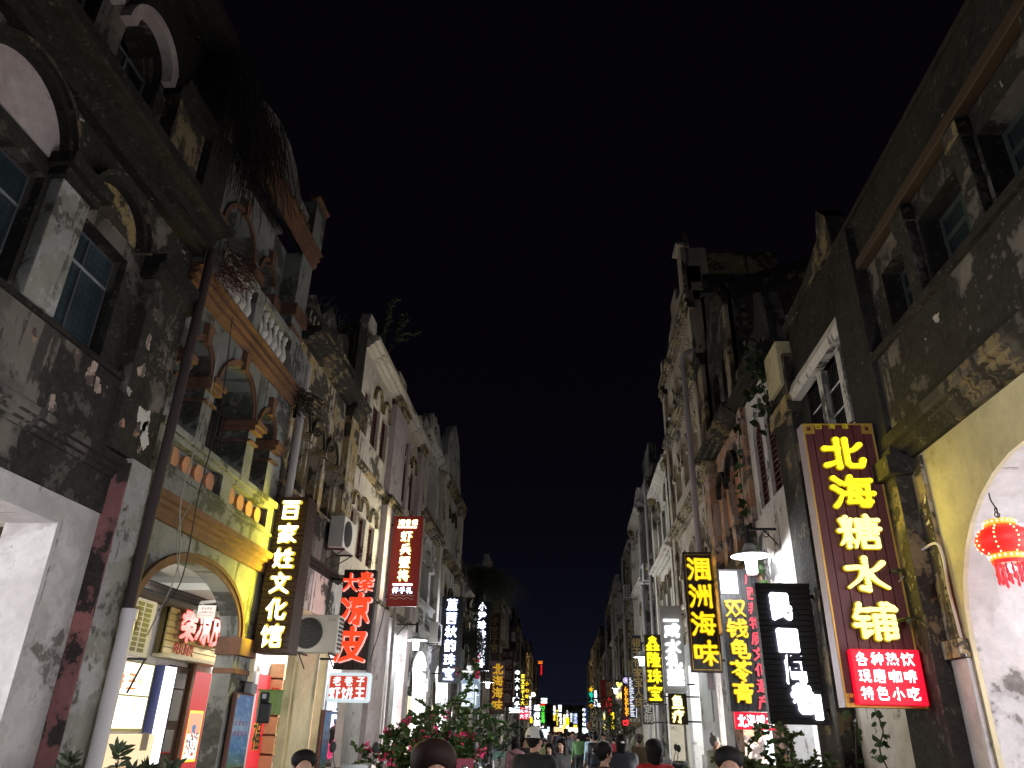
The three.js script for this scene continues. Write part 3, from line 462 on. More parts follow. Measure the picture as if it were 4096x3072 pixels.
// timber leaf with louvre slats; arched head if rise > 0
function shutter(B, a, b, y0, ys, rise, w, mat = MAT.maroon, pitch = 0.075) {
  const [p, q] = B.r(a, b), t = 0.05, o = openingPts(p, q, y0, ys, rise), inn = openingPts(p + t, q - t, y0 + t, ys - (rise ? 0 : t), Math.max(0, rise - t));
  const sh = poly(o); sh.holes.push(new THREE.Path(inn.map((v) => new THREE.Vector2(...v))));
  const f = part(B.g, 'shutter', [extr(sh, w - 0.05, w), box((p + q) / 2 - t / 2, (p + q) / 2 + t / 2, y0 + t, ys + rise - t - 0.005, w - 0.045, w - 0.005)], mat, B.o);
  const top = ys + rise - t;
  for (let y = y0 + t + pitch / 2; y < top - 0.02; y += pitch) {
    let h = (q - p) / 2 - t - 0.004;
    if (y > ys && rise) h *= Math.sqrt(Math.max(0.02, 1 - ((y - ys + 0.03) / (rise - t)) ** 2));
    for (const k of [-1, 1]) { const x0 = (p + q) / 2 + (k < 0 ? -h : t / 2 + 0.003), x1 = (p + q) / 2 + (k < 0 ? -t / 2 - 0.003 : h); if (x1 - x0 > 0.03) part(f, 'slat', new THREE.BoxGeometry(x1 - x0, 0.012, pitch * 0.95).rotateX(0.75).translate((x0 + x1) / 2, y, w - 0.03), mat, B.o); }
  }
  return f;
}
const louvreGroup = (B, list, mat) => list.forEach(([a, b, y0, ys, rise, w]) => shutter(B, a, b, y0, ys, rise, w, mat));
const balusterProfile = [[0.001, 0], [0.055, 0], [0.055, 0.06], [0.038, 0.075], [0.075, 0.17], [0.08, 0.22], [0.045, 0.36], [0.032, 0.43], [0.045, 0.445], [0.05, 0.475], [0.034, 0.49], [0.06, 0.54], [0.062, 0.6], [0.001, 0.6]];
const balGeo = flat(lathe(balusterProfile, 12));
function balustrade(B, a, b, y, h, n, w, mat, railMat) {
  const [p, q] = B.r(a, b);
  for (let i = 0; i < n; i++) { const m = part(B.g, 'baluster', balGeo, mat, { raw: true }); m.position.set(lerp(p, q, (i + 0.5) / n), y, w); m.scale.set(1, (h - 0.1) / 0.6, 1); }
  slab(B, 'rail', a, b, y + h - 0.1, y + h + 0.03, w - 0.11, w + 0.11, railMat);
}
// the rooms behind the facade: back wall, party walls and roof in house-wall plaster, upper floors over the covered walk, ground floor set back
function body(B, yFloor, top, { depth = 9, walk = 2.0, a = B.s0, b = B.s1, mat = MAT.room, back = -0.42, shop = MAT.pier } = {}) {
  const [p, q] = B.r(a, b), w = back - 1.4;
  part(B.g, 'upper_rooms', box(p + 0.002, q - 0.002, yFloor + 0.08, top, -depth, w), mat, B.o);
  part(B.g, 'party_wall', box(p + 0.003, p + 0.06, yFloor + 0.08, top, w + 0.002, back), mat, B.o); part(B.g, 'party_wall', box(q - 0.06, q - 0.003, yFloor + 0.08, top, w + 0.002, back), mat, B.o);
  part(B.g, 'roof', box(p + 0.002, q - 0.002, top + 0.002, top + 0.1, -depth, back + 0.1), MAT.cement, B.o);
  if (shop) part(B.g, 'shop_wall', box(p + 0.002, q - 0.002, 0.12, yFloor - 0.05, -walk - 0.3, -walk), shop, B.o);
  part(B.g, 'walk_ceiling', box(p + 0.002, q - 0.002, yFloor - 0.04, yFloor + 0.075, -walk - 0.1, -0.352), MAT.ceilingWhite, B.o);
}
// ---------------------------------------------------------------- ground
{
  const g = new THREE.PlaneGeometry(60, 420, 1, 1).rotateX(-Math.PI / 2).translate(0, -0.02, -180);
  const paving = plaster({ base: [0.16, 0.155, 0.15], blotch: [0.12, 0.118, 0.115], mould: 0.2, streaks: 0.05, flake: 0.12, flakeColor: [0.21, 0.20, 0.19], tile: 3, bump: 0.006, rough: 0.62, shift: 222 });
  structure('ground', g, paving);
  // stone flags of the lane: those near enough to be told apart
  const flagMats = [0, 1, 2].map((k) => { const m = paving.clone(); m.color = new THREE.Color().setScalar(0.82 + 0.14 * k); return m; }), r = rnd(5), lane = structure('street_paving', box(-3.1, 1.9, -0.016, -0.012, -60, 3), paving);
  for (let i = 0; i < 24; i++) for (let j = 0; j < 6; j++) { const x = -3 + j * 0.8 + (i % 2) * 0.05, z = -14 - i * 0.8; part(lane, 'paving_stone', box(x + 0.006, x + 0.79, -0.012, 0.002 + r() * 0.004, z - 0.79, z - 0.006), flagMats[Math.floor(r() * 3)]); }
  structure('pavement', [box(LX - 9, LX + 0.9, -0.018, 0.12, -140, 4)], MAT.cement);
  structure('pavement', [box(RX - 0.8, RX + 9, -0.018, 0.12, -140, 4)], MAT.cement);
}
// ---------------------------------------------------------------- L1: the black-stained house at the near left
{
  const B = building(-1, 1.6, 8.0, 'arcade_house', 'soot-black stained arcade house with arched blue-glazed windows, beside the white plastic drainpipe', 'old arcade houses lining the street');
  wall(B, 'wall', 1.6, 8.0, 0.12, 3.72, [[2.2, 6.86, 0.12, 3.46, 0]], MAT.pier, { t: 0.55 });
  wall(B, 'beam', 1.6, 8.0, 3.72, 4.32, [], MAT.mould, { t: 0.5, w: 0.02 });
  slab(B, 'pilaster', 7.5, 7.99, 0.12, 4.36, 0.0, 0.2, MAT.cement);
  slab(B, 'pilaster_side', 7.47, 7.499, 0.12, 4.3, 0.0, 0.205, MAT.redStripe);
  cornice(B, 1.6, 8.0, 4.12, 0.22, 0.14, MAT.mould);
  wall(B, 'parapet', 1.6, 8.0, 4.34, 5.12, [], MAT.mould, { t: 0.4, w: 0.08 });
  slab(B, 'sill', 1.6, 7.1, 5.12, 5.18, -0.4, 0.12, MAT.black);
  wall(B, 'wall', 1.6, 8.0, 5.18, 7.42, [[1.9, 2.8, 5.19, 6.5, 0], [3.1, 3.9, 5.19, 6.5, 0], [4.22, 5.3, 5.19, 6.46, 0], [5.86, 6.77, 5.19, 6.49, 0]], MAT.mould, { t: 0.4 });
  for (const [a, b] of [[4.22, 5.3], [5.86, 6.77]]) { windowFrame(B, a, b, 5.19, 6.47, -0.16, { mat: MAT.frameGrey, pane: MAT.glassBlue, nx: 2, cuts: [6.1], t: 0.024 }); slab(B, 'transom', a + 0.02, b - 0.02, 6.085, 6.115, -0.17, -0.15, MAT.alu, 0.004); }
  windowFrame(B, 3.1, 3.9, 5.19, 6.49, -0.16, { pane: MAT.glassBlue, nx: 2, cuts: [6.1] });
  // blind arches over the windows: pale lunettes framed by hood mouldings
  for (const [a, b, y, rise] of [[4.1, 5.34, 6.66, 0.62], [5.82, 6.8, 6.68, 0.42]]) {
    const [p, q] = B.r(a, b);
    part(B.g, 'lunette', extr(poly([...arc(p, q, y, rise)]), 0.002, 0.02), a < 5 ? MAT.rose : MAT.weather, B.o);
    archRing(B, 'hood_moulding', a, b, y, rise, 0.07, 0, 0.12, MAT.black);
    archRing(B, 'hood_moulding', a - 0.07, b + 0.07, y, rise + 0.07, 0.05, 0, 0.17, MAT.mould2);
  }
  slab(B, 'column', 5.36, 5.8, 5.18, 6.5, 0.0, 0.14, MAT.cement);
  slab(B, 'capital', 5.3, 5.86, 6.5, 6.6, 0, 0.2, MAT.black); slab(B, 'capital', 5.24, 5.92, 6.6, 6.74, 0, 0.28, MAT.black);
  pilaster(B, 7.12, 7.93, 4.36, 6.78, 0.16, MAT.mould, MAT.black, 0.3);
  { const r = rnd(9), u = B.u; for (const [a, y, R, w] of [[7.3, 6.1, 0.08, 0.161], [7.28, 5.72, 0.07, 0.161], [7.3, 5.35, 0.08, 0.161], [7.56, 4.86, 0.13, 0.161], [7.66, 4.68, 0.12, 0.161], [7.5, 4.7, 0.07, 0.161], [7.62, 4.52, 0.05, 0.161], [7.2, 4.66, 0.05, 0.161], [6.6, 4.98, 0.1, 0.081], [6.75, 4.9, 0.07, 0.081], [6.35, 5.02, 0.06, 0.081], [6.2, 4.45, 0.07, 0.081], [5.7, 4.95, 0.05, 0.081]]) { const f = [r() * 6, r() * 6, r() * 6, r() * 6]; part(B.g, 'peeled_patch', extr(poly(Array.from({ length: 44 }, (_, i) => { const t = (i / 44) * 6.283, k = R * (1 + 0.25 * Math.sin(2 * t + f[0]) + 0.18 * Math.sin(3 * t + f[1]) + 0.12 * Math.sin(7 * t + f[2]) + 0.08 * Math.sin(13 * t + f[3])); return [u(a) + Math.cos(t) * k * 0.8, y + Math.sin(t) * k * 1.15]; })), w, w + 0.002), R > 0.11 ? MAT.white2 : MAT.pinkish, B.o); } }
  cornice(B, 1.6, 8.0, 7.42, 0.5, 0.42, MAT.black);
  wall(B, 'band', 1.6, 8.0, 7.92, 8.06, [], MAT.weather, { t: 0.4, w: 0.05 });
  wall(B, 'wall', 1.6, 8.0, 8.06, 10.2, [[4.3, 5.2, 8.1, 8.95, 0.42], [5.62, 6.42, 8.1, 8.95, 0.4], [2.4, 3.4, 8.1, 8.95, 0.42]], MAT.mould, { t: 0.4 });
  for (const [a, b] of [[4.3, 5.2], [5.62, 6.42]]) { windowFrame(B, a, b, 8.1, 8.95, -0.2, { mat: MAT.frameGrey, pane: MAT.glassDark, nx: 2, t: 0.03 }); archRing(B, 'hood_moulding', a, b, 8.95, 0.41, 0.14, 0, 0.14, MAT.rose); }
  pilaster(B, 6.6, 7.3, 8.06, 9.1, 0.2, MAT.mould2, MAT.black, 0.26);
  pilaster(B, 7.4, 7.95, 7.95, 10.1, 0.26, MAT.mould, MAT.black, 0.3);
  cornice(B, 1.6, 8.0, 10.2, 0.4, 0.4, MAT.black);
  wall(B, 'parapet', 1.6, 8.0, 10.6, 11.2, [], MAT.black, { t: 0.35 });
  body(B, 3.74, 11.0);
}
// ---------------------------------------------------------------- L2: grey house with terracotta trim
{
  const B = building(-1, 8.0, 12.15, 'arcade_house', 'grey arcade house with terracotta mouldings, white balusters and a round-disc balcony wall', 'old arcade houses lining the street');
  const T = MAT.terracotta;
  wall(B, 'wall', 8.0, 12.15, 0.12, 4.05, [[8.52, 11.5, 0.12, 2.9, 0.76]], MAT.grey, { t: 0.28 });
  archRing(B, 'arch_moulding', 8.52, 11.5, 2.9, 0.76, 0.07, 0.0, 0.025, T); archRing(B, 'arch_moulding', 8.45, 11.57, 2.9, 0.83, 0.06, 0.0, 0.05, T);
  for (const [a, b] of [[8.02, 8.54], [11.47, 12.13]]) { slab(B, 'impost', a, b, 2.64, 2.9, -0.3, 0.09, T); slab(B, 'impost', a + 0.02, b - 0.02, 2.38, 2.46, -0.295, 0.04, T); }
  cornice(B, 8.0, 12.15, 4.04, 0.22, 0.2, T); moulding(B, 'cornice', 8.0, 12.15, [[-0.02, 3.95], [0.05, 3.95], [0.07, 4.0], [0.07, 4.039], [-0.02, 4.039]], T);
  // balcony wall: recessed panels with raised discs
  wall(B, 'balcony_wall', 8.0, 12.15, 4.28, 5.0, [[8.42, 9.86, 4.62, 4.93, 0], [10.18, 11.62, 4.62, 4.93, 0]], MAT.grey, { t: 0.12, w: 0.1 });
  wall(B, 'panel', 8.0, 12.15, 4.282, 5.0, [], MAT.grey, { t: 0.2, w: -0.03 });
  for (const s0 of [8.42, 10.18]) for (let i = 0; i < 4; i++) { const d = part(B.g, 'disc', new THREE.CylinderGeometry(0.125, 0.125, 0.05, 24).rotateX(Math.PI / 2), MAT.terraDisc, B.o); d.position.set(B.u(s0 + 0.2 + i * 0.348), 4.775, -0.005); }
  slab(B, 'rail', 8.0, 12.15, 5.0, 5.1, -0.25, 0.15, MAT.grey); slab(B, 'rail', 8.0, 12.15, 4.52, 4.57, 0.0, 0.13, MAT.grey);
  // first-floor arches
  const A1 = [[8.45, 9.08, 5.1, 6.16, 0.36], [9.38, 10.66, 5.1, 6.1, 0.62], [10.96, 11.58, 5.1, 6.16, 0.34]];
  wall(B, 'wall', 8.0, 12.15, 5.1, 7.02, A1, MAT.grey, { t: 0.5, w: -0.02 });
  const keyed = (arches, yk, cw = 0.13) => arches.forEach(([a, b, , ys, rise]) => {
    archRing(B, 'arch_moulding', a, b, ys, rise, 0.045, -0.02, 0.01, T); archRing(B, 'arch_moulding', a - 0.045, b + 0.045, ys, rise + 0.045, 0.04, -0.02, 0.03, T);
    const u = B.u((a + b) / 2), y = ys + rise;
    part(B.g, 'keystone', extr(poly([[u - 0.05, y - 0.04], [u + 0.05, y - 0.04], [u + 0.085, y + 0.26], [u - 0.085, y + 0.26]]), -0.01, 0.07), T, B.o);
  });
  keyed(A1);
  for (const [a, b] of [[8.2, 8.47], [9.06, 9.4], [10.64, 10.98], [11.56, 11.9]]) { slab(B, 'capital', a, b, 5.94, 6.12, -0.5, 0.08, T); slab(B, 'capital', a - 0.03, b + 0.03, 6.02, 6.12, -0.5, 0.13, T); slab(B, 'capital', a, b, 5.76, 5.8, -0.5, 0.04, T); }
  // iron grilles with fanlight rays in the deep arches
  const grille = (a, b, y0, ys, rise, w) => {
    const [p, q] = B.r(a, b), c = (p + q) / 2, gs = [], n = Math.round((q - p) / 0.11);
    for (let i = 1; i < n; i++) gs.push(rod([lerp(p, q, i / n), y0, w], [lerp(p, q, i / n), ys, w], 0.008, 5));
    for (const y of [ys, lerp(y0, ys, 0.62), lerp(y0, ys, 0.2)]) gs.push(rod([p, y, w], [q, y, w], 0.012, 5));
    for (let i = 1; i < 7; i++) { const t = (Math.PI * i) / 7; gs.push(rod([c + Math.cos(t) * 0.12, ys + Math.sin(t) * 0.12, w], [c + (Math.cos(t) * (q - p)) / 2, ys + Math.sin(t) * rise, w], 0.008, 5)); }
    for (const k of [0.25, 0.62]) gs.push(tube(arc(p + ((q - p) / 2) * (1 - k), q - ((q - p) / 2) * (1 - k), ys, rise * k, 10).map(([x, y]) => [x, y, w]), 0.01, 16, 5));
    part(B.g, 'window_grille', gs, MAT.iron, B.o);
  };
  A1.forEach(([a, b, y0, ys, rise]) => grille(a, b, y0, ys, rise, -0.4));
  for (const [y, d] of [[7.0, 0.08], [7.12, 0.12], [7.24, 0.17]]) cornice(B, 8.0, 12.15, y, 0.1, d, T);
  // second-floor balcony
  balustrade(B, 8.5, 9.72, 7.34, 0.68, 6, 0.06, MAT.whitePlastic, MAT.grey); balustrade(B, 10.0, 11.3, 7.34, 0.68, 6, 0.06, MAT.whitePlastic, MAT.grey);
  for (const [a, b] of [[9.72, 10.0], [11.3, 12.15], [8.0, 8.5]]) slab(B, 'balcony_post', a, b, 7.34, 8.03, -0.1, 0.16, MAT.grey);
  const A2 = [[8.3, 8.8, 7.34, 9.0, 0.3], [9.12, 10.24, 7.34, 8.9, 0.54], [10.62, 11.2, 7.34, 9.0, 0.3]];
  wall(B, 'wall', 8.0, 12.15, 7.34, 10.02, A2, MAT.grey, { t: 0.45, w: -0.35 });
  A2.forEach(([a, b, , ys, rise]) => { archRing(B, 'arch_moulding', a, b, ys, rise, 0.08, -0.36, -0.3, T); const u = B.u((a + b) / 2); part(B.g, 'keystone', extr(poly([[u - 0.05, ys + rise - 0.04], [u + 0.05, ys + rise - 0.04], [u + 0.08, ys + rise + 0.24], [u - 0.08, ys + rise + 0.24]]), -0.34, -0.26), T, B.o); });
  for (const [a, b] of [[8.78, 9.14], [10.22, 10.64], [11.18, 11.5]]) { slab(B, 'capital', a, b, 8.62, 8.84, -0.8, -0.24, T); slab(B, 'capital', a, b, 8.36, 8.42, -0.8, -0.29, T); }
  grille(9.12, 10.24, 7.4, 8.9, 0.54, -0.7);
  slab(B, 'pilaster', 11.55, 12.13, 7.34, 10.0, -0.36, -0.02, MAT.grey);
  slab(B, 'capital', 11.5, 12.14, 8.6, 8.84, -0.36, 0.06, T); slab(B, 'capital', 11.52, 12.14, 8.34, 8.4, -0.36, 0.02, T);
  for (const [y, d] of [[10.0, 0.06], [10.12, 0.1], [10.24, 0.14]]) cornice(B, 8.0, 12.15, y, 0.1, d, T);
  wall(B, 'gable', 8.0, 12.15, 10.34, 10.85, [], MAT.grey, { t: 0.3, w: -0.02, top: [[8.05, 10.86], [8.6, 10.9], [9.0, 11.3], [9.6, 11.48], [10.2, 11.44], [10.6, 11.28], [11.0, 10.9]] });
  for (let i = 0; i < 9; i++) slab(B, 'frieze_block', 8.25 + i * 0.4, 8.53 + i * 0.4, 10.42, 10.66, -0.01, 0.03, T);
  slab(B, 'gable_post', 11.55, 12.13, 10.34, 11.25, -0.3, 0.1, MAT.grey); cornice(B, 11.5, 12.15, 11.25, 0.1, 0.16, T, 'post_cap');
  body(B, 3.95, 10.9, { back: -0.9 });
}
// ---------------------------------------------------------------- L3: flaking house with three round-headed windows
{
  const B = building(-1, 12.15, 16.2, 'arcade_house', 'flaking mould-streaked house with three round-headed openings above yellow shop piers', 'old arcade houses lining the street');
  wall(B, 'wall', 12.15, 16.2, 0.12, 3.72, [[12.34, 14.2, 0.12, 3.5, 0], [15.62, 16.12, 0.12, 3.3, 0]], MAT.yellow, { t: 0.14 });
  wall(B, 'beam', 12.15, 16.2, 3.72, 4.56, [], MAT.white2, { t: 0.45, w: 0.02 });
  cornice(B, 12.15, 16.2, 4.5, 0.16, 0.16, MAT.black, 'cornice');
  wall(B, 'parapet', 12.15, 16.2, 4.66, 5.58, [], MAT.mould, { t: 0.4 });
  slab(B, 'sill', 12.15, 15.3, 5.58, 5.64, -0.3, 0.06, MAT.weather);
  const A = [[12.42, 13.06, 5.64, 6.86, 0.34], [13.36, 14.02, 5.64, 6.86, 0.34], [14.32, 14.98, 5.64, 6.86, 0.34]];
  wall(B, 'wall', 12.15, 16.2, 5.64, 8.42, A, MAT.weather, { t: 0.5, w: -0.02 });
  A.forEach(([a, b, y0, ys, rise]) => { archRing(B, 'arch_moulding', a, b, ys, rise, 0.06, -0.02, 0.02, MAT.weather); archRing(B, 'arch_moulding', a - 0.06, b + 0.06, ys, rise + 0.06, 0.05, -0.02, 0.06, MAT.mould2); windowFrame(B, a, b, y0, ys, -0.42, { mat: MAT.woodDark, pane: MAT.glassDark, nx: 2, ny: 2 }); });
  for (const [a, b] of [[13.1, 13.32], [14.06, 14.28], [15.02, 15.24]]) { slab(B, 'column', a, b, 5.64, 6.7, -0.02, 0.06, MAT.weather); slab(B, 'capital', a - 0.05, b + 0.05, 6.68, 6.84, -0.02, 0.12, MAT.weather); }
  pilaster(B, 15.4, 16.15, 5.3, 8.46, 0.14, MAT.weather, MAT.mould2, 0.28);
  cornice(B, 12.15, 16.25, 8.42, 0.3, 0.34, MAT.mould2);
  slab(B, 'parapet_rail', 12.15, 15.5, 8.72, 8.84, -0.16, 0.06, MAT.mould2); slab(B, 'parapet_rail', 12.15, 15.5, 9.22, 9.34, -0.16, 0.06, MAT.mould2);
  for (let i = 0; i < 13; i++) { const m = part(B.g, 'baluster', balGeo, MAT.weather, { raw: true }); m.position.set(B.u(12.42 + i * 0.235), 8.84, -0.05); m.scale.set(0.8, 0.64, 0.8); }
  wall(B, 'parapet', 12.15, 16.2, 8.72, 9.4, [], MAT.mould, { t: 0.2, w: -0.18, top: [[12.3, 9.5], [12.9, 9.9], [13.4, 9.7], [14.0, 10.25], [14.6, 9.9], [15.2, 10.2], [15.6, 10.05]] });
  slab(B, 'corner_block', 15.45, 16.18, 8.72, 10.7, -0.5, 0.04, MAT.black);
  body(B, 3.74, 9.2, { back: -0.55 });
}
// ---------------------------------------------------------------- L4: two-bay whitewashed house with maroon shutters
{
  const B = building(-1, 16.2, 24.1, 'arcade_house', 'whitewashed two-bay house with maroon shutters under round blind arches', 'old arcade houses lining the street');
  const W = MAT.white;
  wall(B, 'wall', 16.2, 24.1, 0.12, 3.72, [[16.28, 17.95, 0.12, 3.5, 0], [20.95, 21.6, 0.12, 3.5, 0], [22.9, 23.7, 0.12, 3.5, 0]], MAT.pier, { t: 0.18 });
  wall(B, 'beam', 16.2, 24.1, 3.72, 4.6, [], MAT.white2, { t: 0.5, w: 0.01 });
  cornice(B, 16.2, 24.1, 4.56, 0.16, 0.14, MAT.weather);
  for (const [a, b] of [[17.98, 20.3], [21.6, 22.9]]) slab(B, 'plinth', a - 0.03, b + 0.03, 0.12, 0.88, -0.21, 0.06, MAT.white2);
  const H = [[16.62, 17.1, 5.36, 6.42, 0.3], [17.32, 17.98, 5.36, 6.42, 0.36], [18.3, 18.9, 5.36, 6.42, 0.33], [21.4, 22.0, 5.36, 6.42, 0.33], [22.4, 23.1, 5.36, 6.42, 0.33]];
  wall(B, 'wall', 16.2, 24.1, 4.72, 7.4, H.map(([a, b, y0, ys]) => [a, b, y0, ys, 0]), W, { t: 0.35 });
  const H3 = [[16.66, 17.14, 8.32, 9.5, 0], [17.5, 18.24, 8.32, 9.5, 0.42], [18.5, 19.2, 8.32, 9.5, 0.4], [21.5, 22.22, 8.0, 9.36, 0.4], [22.66, 23.34, 8.0, 9.36, 0.4]];
  wall(B, 'wall', 16.2, 24.1, 7.54, 10.4, H3.map(([a, b, y0, ys]) => [a, b, y0, ys, 0]), W, { t: 0.35 });
  moulding(B, 'string_course', 16.2, 24.1, [[-0.02, 7.4], [0.1, 7.4], [0.13, 7.46], [0.13, 7.54], [-0.02, 7.54]], MAT.weather);
  [...H, ...H3].forEach(([a, b, y0, ys, rise]) => {
    shutter(B, a, b, y0, ys, 0, -0.08, MAT.maroon, 0.09);
    if (rise) { archRing(B, 'hood_moulding', a, b, ys + 0.02, rise, 0.07, -0.01, 0.07, MAT.weather); archRing(B, 'hood_moulding', a - 0.07, b + 0.07, ys + 0.02, rise + 0.07, 0.04, -0.01, 0.04, MAT.weather); }
  });
  for (const [a, b] of [[19.45, 20.95], [23.5, 24.05]]) { pilaster(B, a, b, 4.72, 7.5, 0.16, MAT.rose, MAT.weather, 0.26); pilaster(B, a, b, 7.54, 10.5, 0.16, MAT.rose, MAT.weather, 0.26); slab(B, 'pilaster', a, b, 0.9, 4.6, -0.02, 0.14, MAT.rose); }
  cornice(B, 16.2, 24.1, 10.4, 0.34, 0.34, W);
  wall(B, 'parapet', 16.2, 24.1, 10.74, 11.1, [], W, { t: 0.25, top: [[16.4, 11.5], [17.0, 11.52], [17.1, 11.1], [19.9, 11.1], [20.0, 11.6], [21.0, 11.62], [21.1, 11.12], [23.3, 11.14], [23.4, 11.55], [23.9, 11.55]] });
  body(B, 3.74, 10.7);
}
// ---------------------------------------------------------------- L5: gabled house with the great arch
{
  const B = building(-1, 24.1, 28.9, 'arcade_house', 'pale gabled house with one great arched opening and a scalloped crest', 'old arcade houses lining the street');
  const W = MAT.white2;
  wall(B, 'wall', 24.1, 28.9, 0.12, 4.5, [[24.9, 28.2, 0.12, 2.9, 1.2]], W, { t: 0.5 });
  archRing(B, 'arch_moulding', 24.9, 28.2, 2.9, 1.2, 0.14, 0, 0.05, W);
  cornice(B, 24.1, 28.9, 4.5, 0.24, 0.26, W);
  wall(B, 'balcony_wall', 24.1, 28.9, 4.74, 5.6, [[24.6, 26.3, 4.96, 5.4, 0], [26.7, 28.4, 4.96, 5.4, 0]], W, { t: 0.14, w: 0.06 });
  for (let i = 0; i < 14; i++) part(B.g, 'pierced_ornament', new THREE.TorusGeometry(0.11, 0.025, 6, 14).translate(B.u(24.75 + i * 0.245 + (i > 6 ? 0.3 : 0)), 5.18, 0), W, B.o);
  slab(B, 'rail', 24.1, 28.9, 5.6, 5.7, -0.2, 0.12, W);
  const A = [[24.5, 25.2, 5.7, 7.2, 0.34], [25.6, 27.3, 5.7, 7.1, 0.8], [27.7, 28.4, 5.7, 7.2, 0.34]];
  wall(B, 'wall', 24.1, 28.9, 5.7, 8.1, A, W, { t: 0.5, w: -0.02 });
  A.forEach(([a, b, , ys, rise]) => archRing(B, 'arch_moulding', a, b, ys, rise, 0.1, -0.02, 0.04, W));
  for (const [a, b] of [[25.2, 25.6], [27.3, 27.7]]) { slab(B, 'capital', a - 0.06, b + 0.06, 6.9, 7.1, -0.3, 0.12, W); }
  cornice(B, 24.1, 28.9, 8.1, 0.26, 0.3, MAT.weather);
  wall(B, 'wall', 24.1, 28.9, 8.36, 11.2, [[25.3, 27.6, 8.7, 9.5, 1.15]], W, { t: 0.6 });
  archRing(B, 'arch_moulding', 25.3, 27.6, 9.5, 1.15, 0.16, 0, 0.06, W);
  for (let i = 0; i < 20; i++) slab(B, 'roof_tile', 24.5 + i * 0.2, 24.68 + i * 0.2, 8.36, 8.56, 0.02, 0.24, MAT.terracotta);
  for (const [a, b] of [[24.15, 24.75], [28.3, 28.85]]) pilaster(B, a, b, 4.74, 11.1, 0.18, MAT.white, MAT.white, 0.3);
  cornice(B, 24.1, 28.9, 11.2, 0.2, 0.26, W);
  const crest = []; for (let i = 0; i <= 60; i++) { const t = i / 60, base = 11.6 + Math.sin(t * Math.PI) * 1.0; crest.push([lerp(24.2, 28.8, t), base + 0.18 * Math.abs(Math.sin(t * Math.PI * 7))]); }
  wall(B, 'crest', 24.1, 28.9, 11.4, 11.5, [], W, { t: 0.22, top: crest });
  part(B.g, 'crest_rosette', new THREE.TorusGeometry(0.2, 0.06, 8, 20).translate(B.u(26.5), 12.1, 0.02), W, B.o);
  body(B, 4.3, 11.4, { back: -0.65 });
}
// ---------------------------------------------------------------- L6: tall narrow house
{
  const B = building(-1, 28.9, 34.2, 'arcade_house', 'tall narrow pale house with a stepped crest and paired arched windows', 'old arcade houses lining the street');
  const W = MAT.white2;
  wall(B, 'wall', 28.9, 34.2, 0.12, 4.6, [[29.6, 33.4, 0.12, 3.0, 1.1]], W, { t: 0.5 });
  for (const [y0, y1] of [[4.84, 7.9], [8.14, 11.0]]) {
    const H = [[30.1, 31.0, y0 + 0.5, y0 + 1.8, 0.45], [31.9, 32.8, y0 + 0.5, y0 + 1.8, 0.45]];
    wall(B, 'wall', 28.9, 34.2, y0, y1, H, W, { t: 0.4 });
    H.forEach(([a, b, h0, ys, rise]) => { archRing(B, 'hood_moulding', a, b, ys, rise, 0.12, 0, 0.1, MAT.weather); windowFrame(B, a, b, h0, ys, -0.2, { mat: MAT.woodDark, nx: 2, ny: 3 }); });
    for (const [a, b] of [[29.0, 29.6], [33.5, 34.1]]) pilaster(B, a, b, y0, y1, 0.2, MAT.white, MAT.weather, 0.3);
  }
  for (const y of [4.6, 7.9, 11.0]) cornice(B, 28.9, 34.2, y, 0.24, 0.34, MAT.weather);
  wall(B, 'crest', 28.9, 34.2, 11.24, 11.9, [[30.3, 31.0, 11.8, 12.2, 0.3], [32.0, 32.7, 11.8, 12.2, 0.3]], W, { t: 0.3, top: [[29.0, 12.2], [29.5, 12.3], [29.8, 13.2], [30.4, 13.9], [31.0, 14.2], [31.6, 14.5], [32.2, 14.2], [32.8, 13.9], [33.4, 13.1], [33.7, 12.3]] });
  body(B, 4.3, 11.2);
}
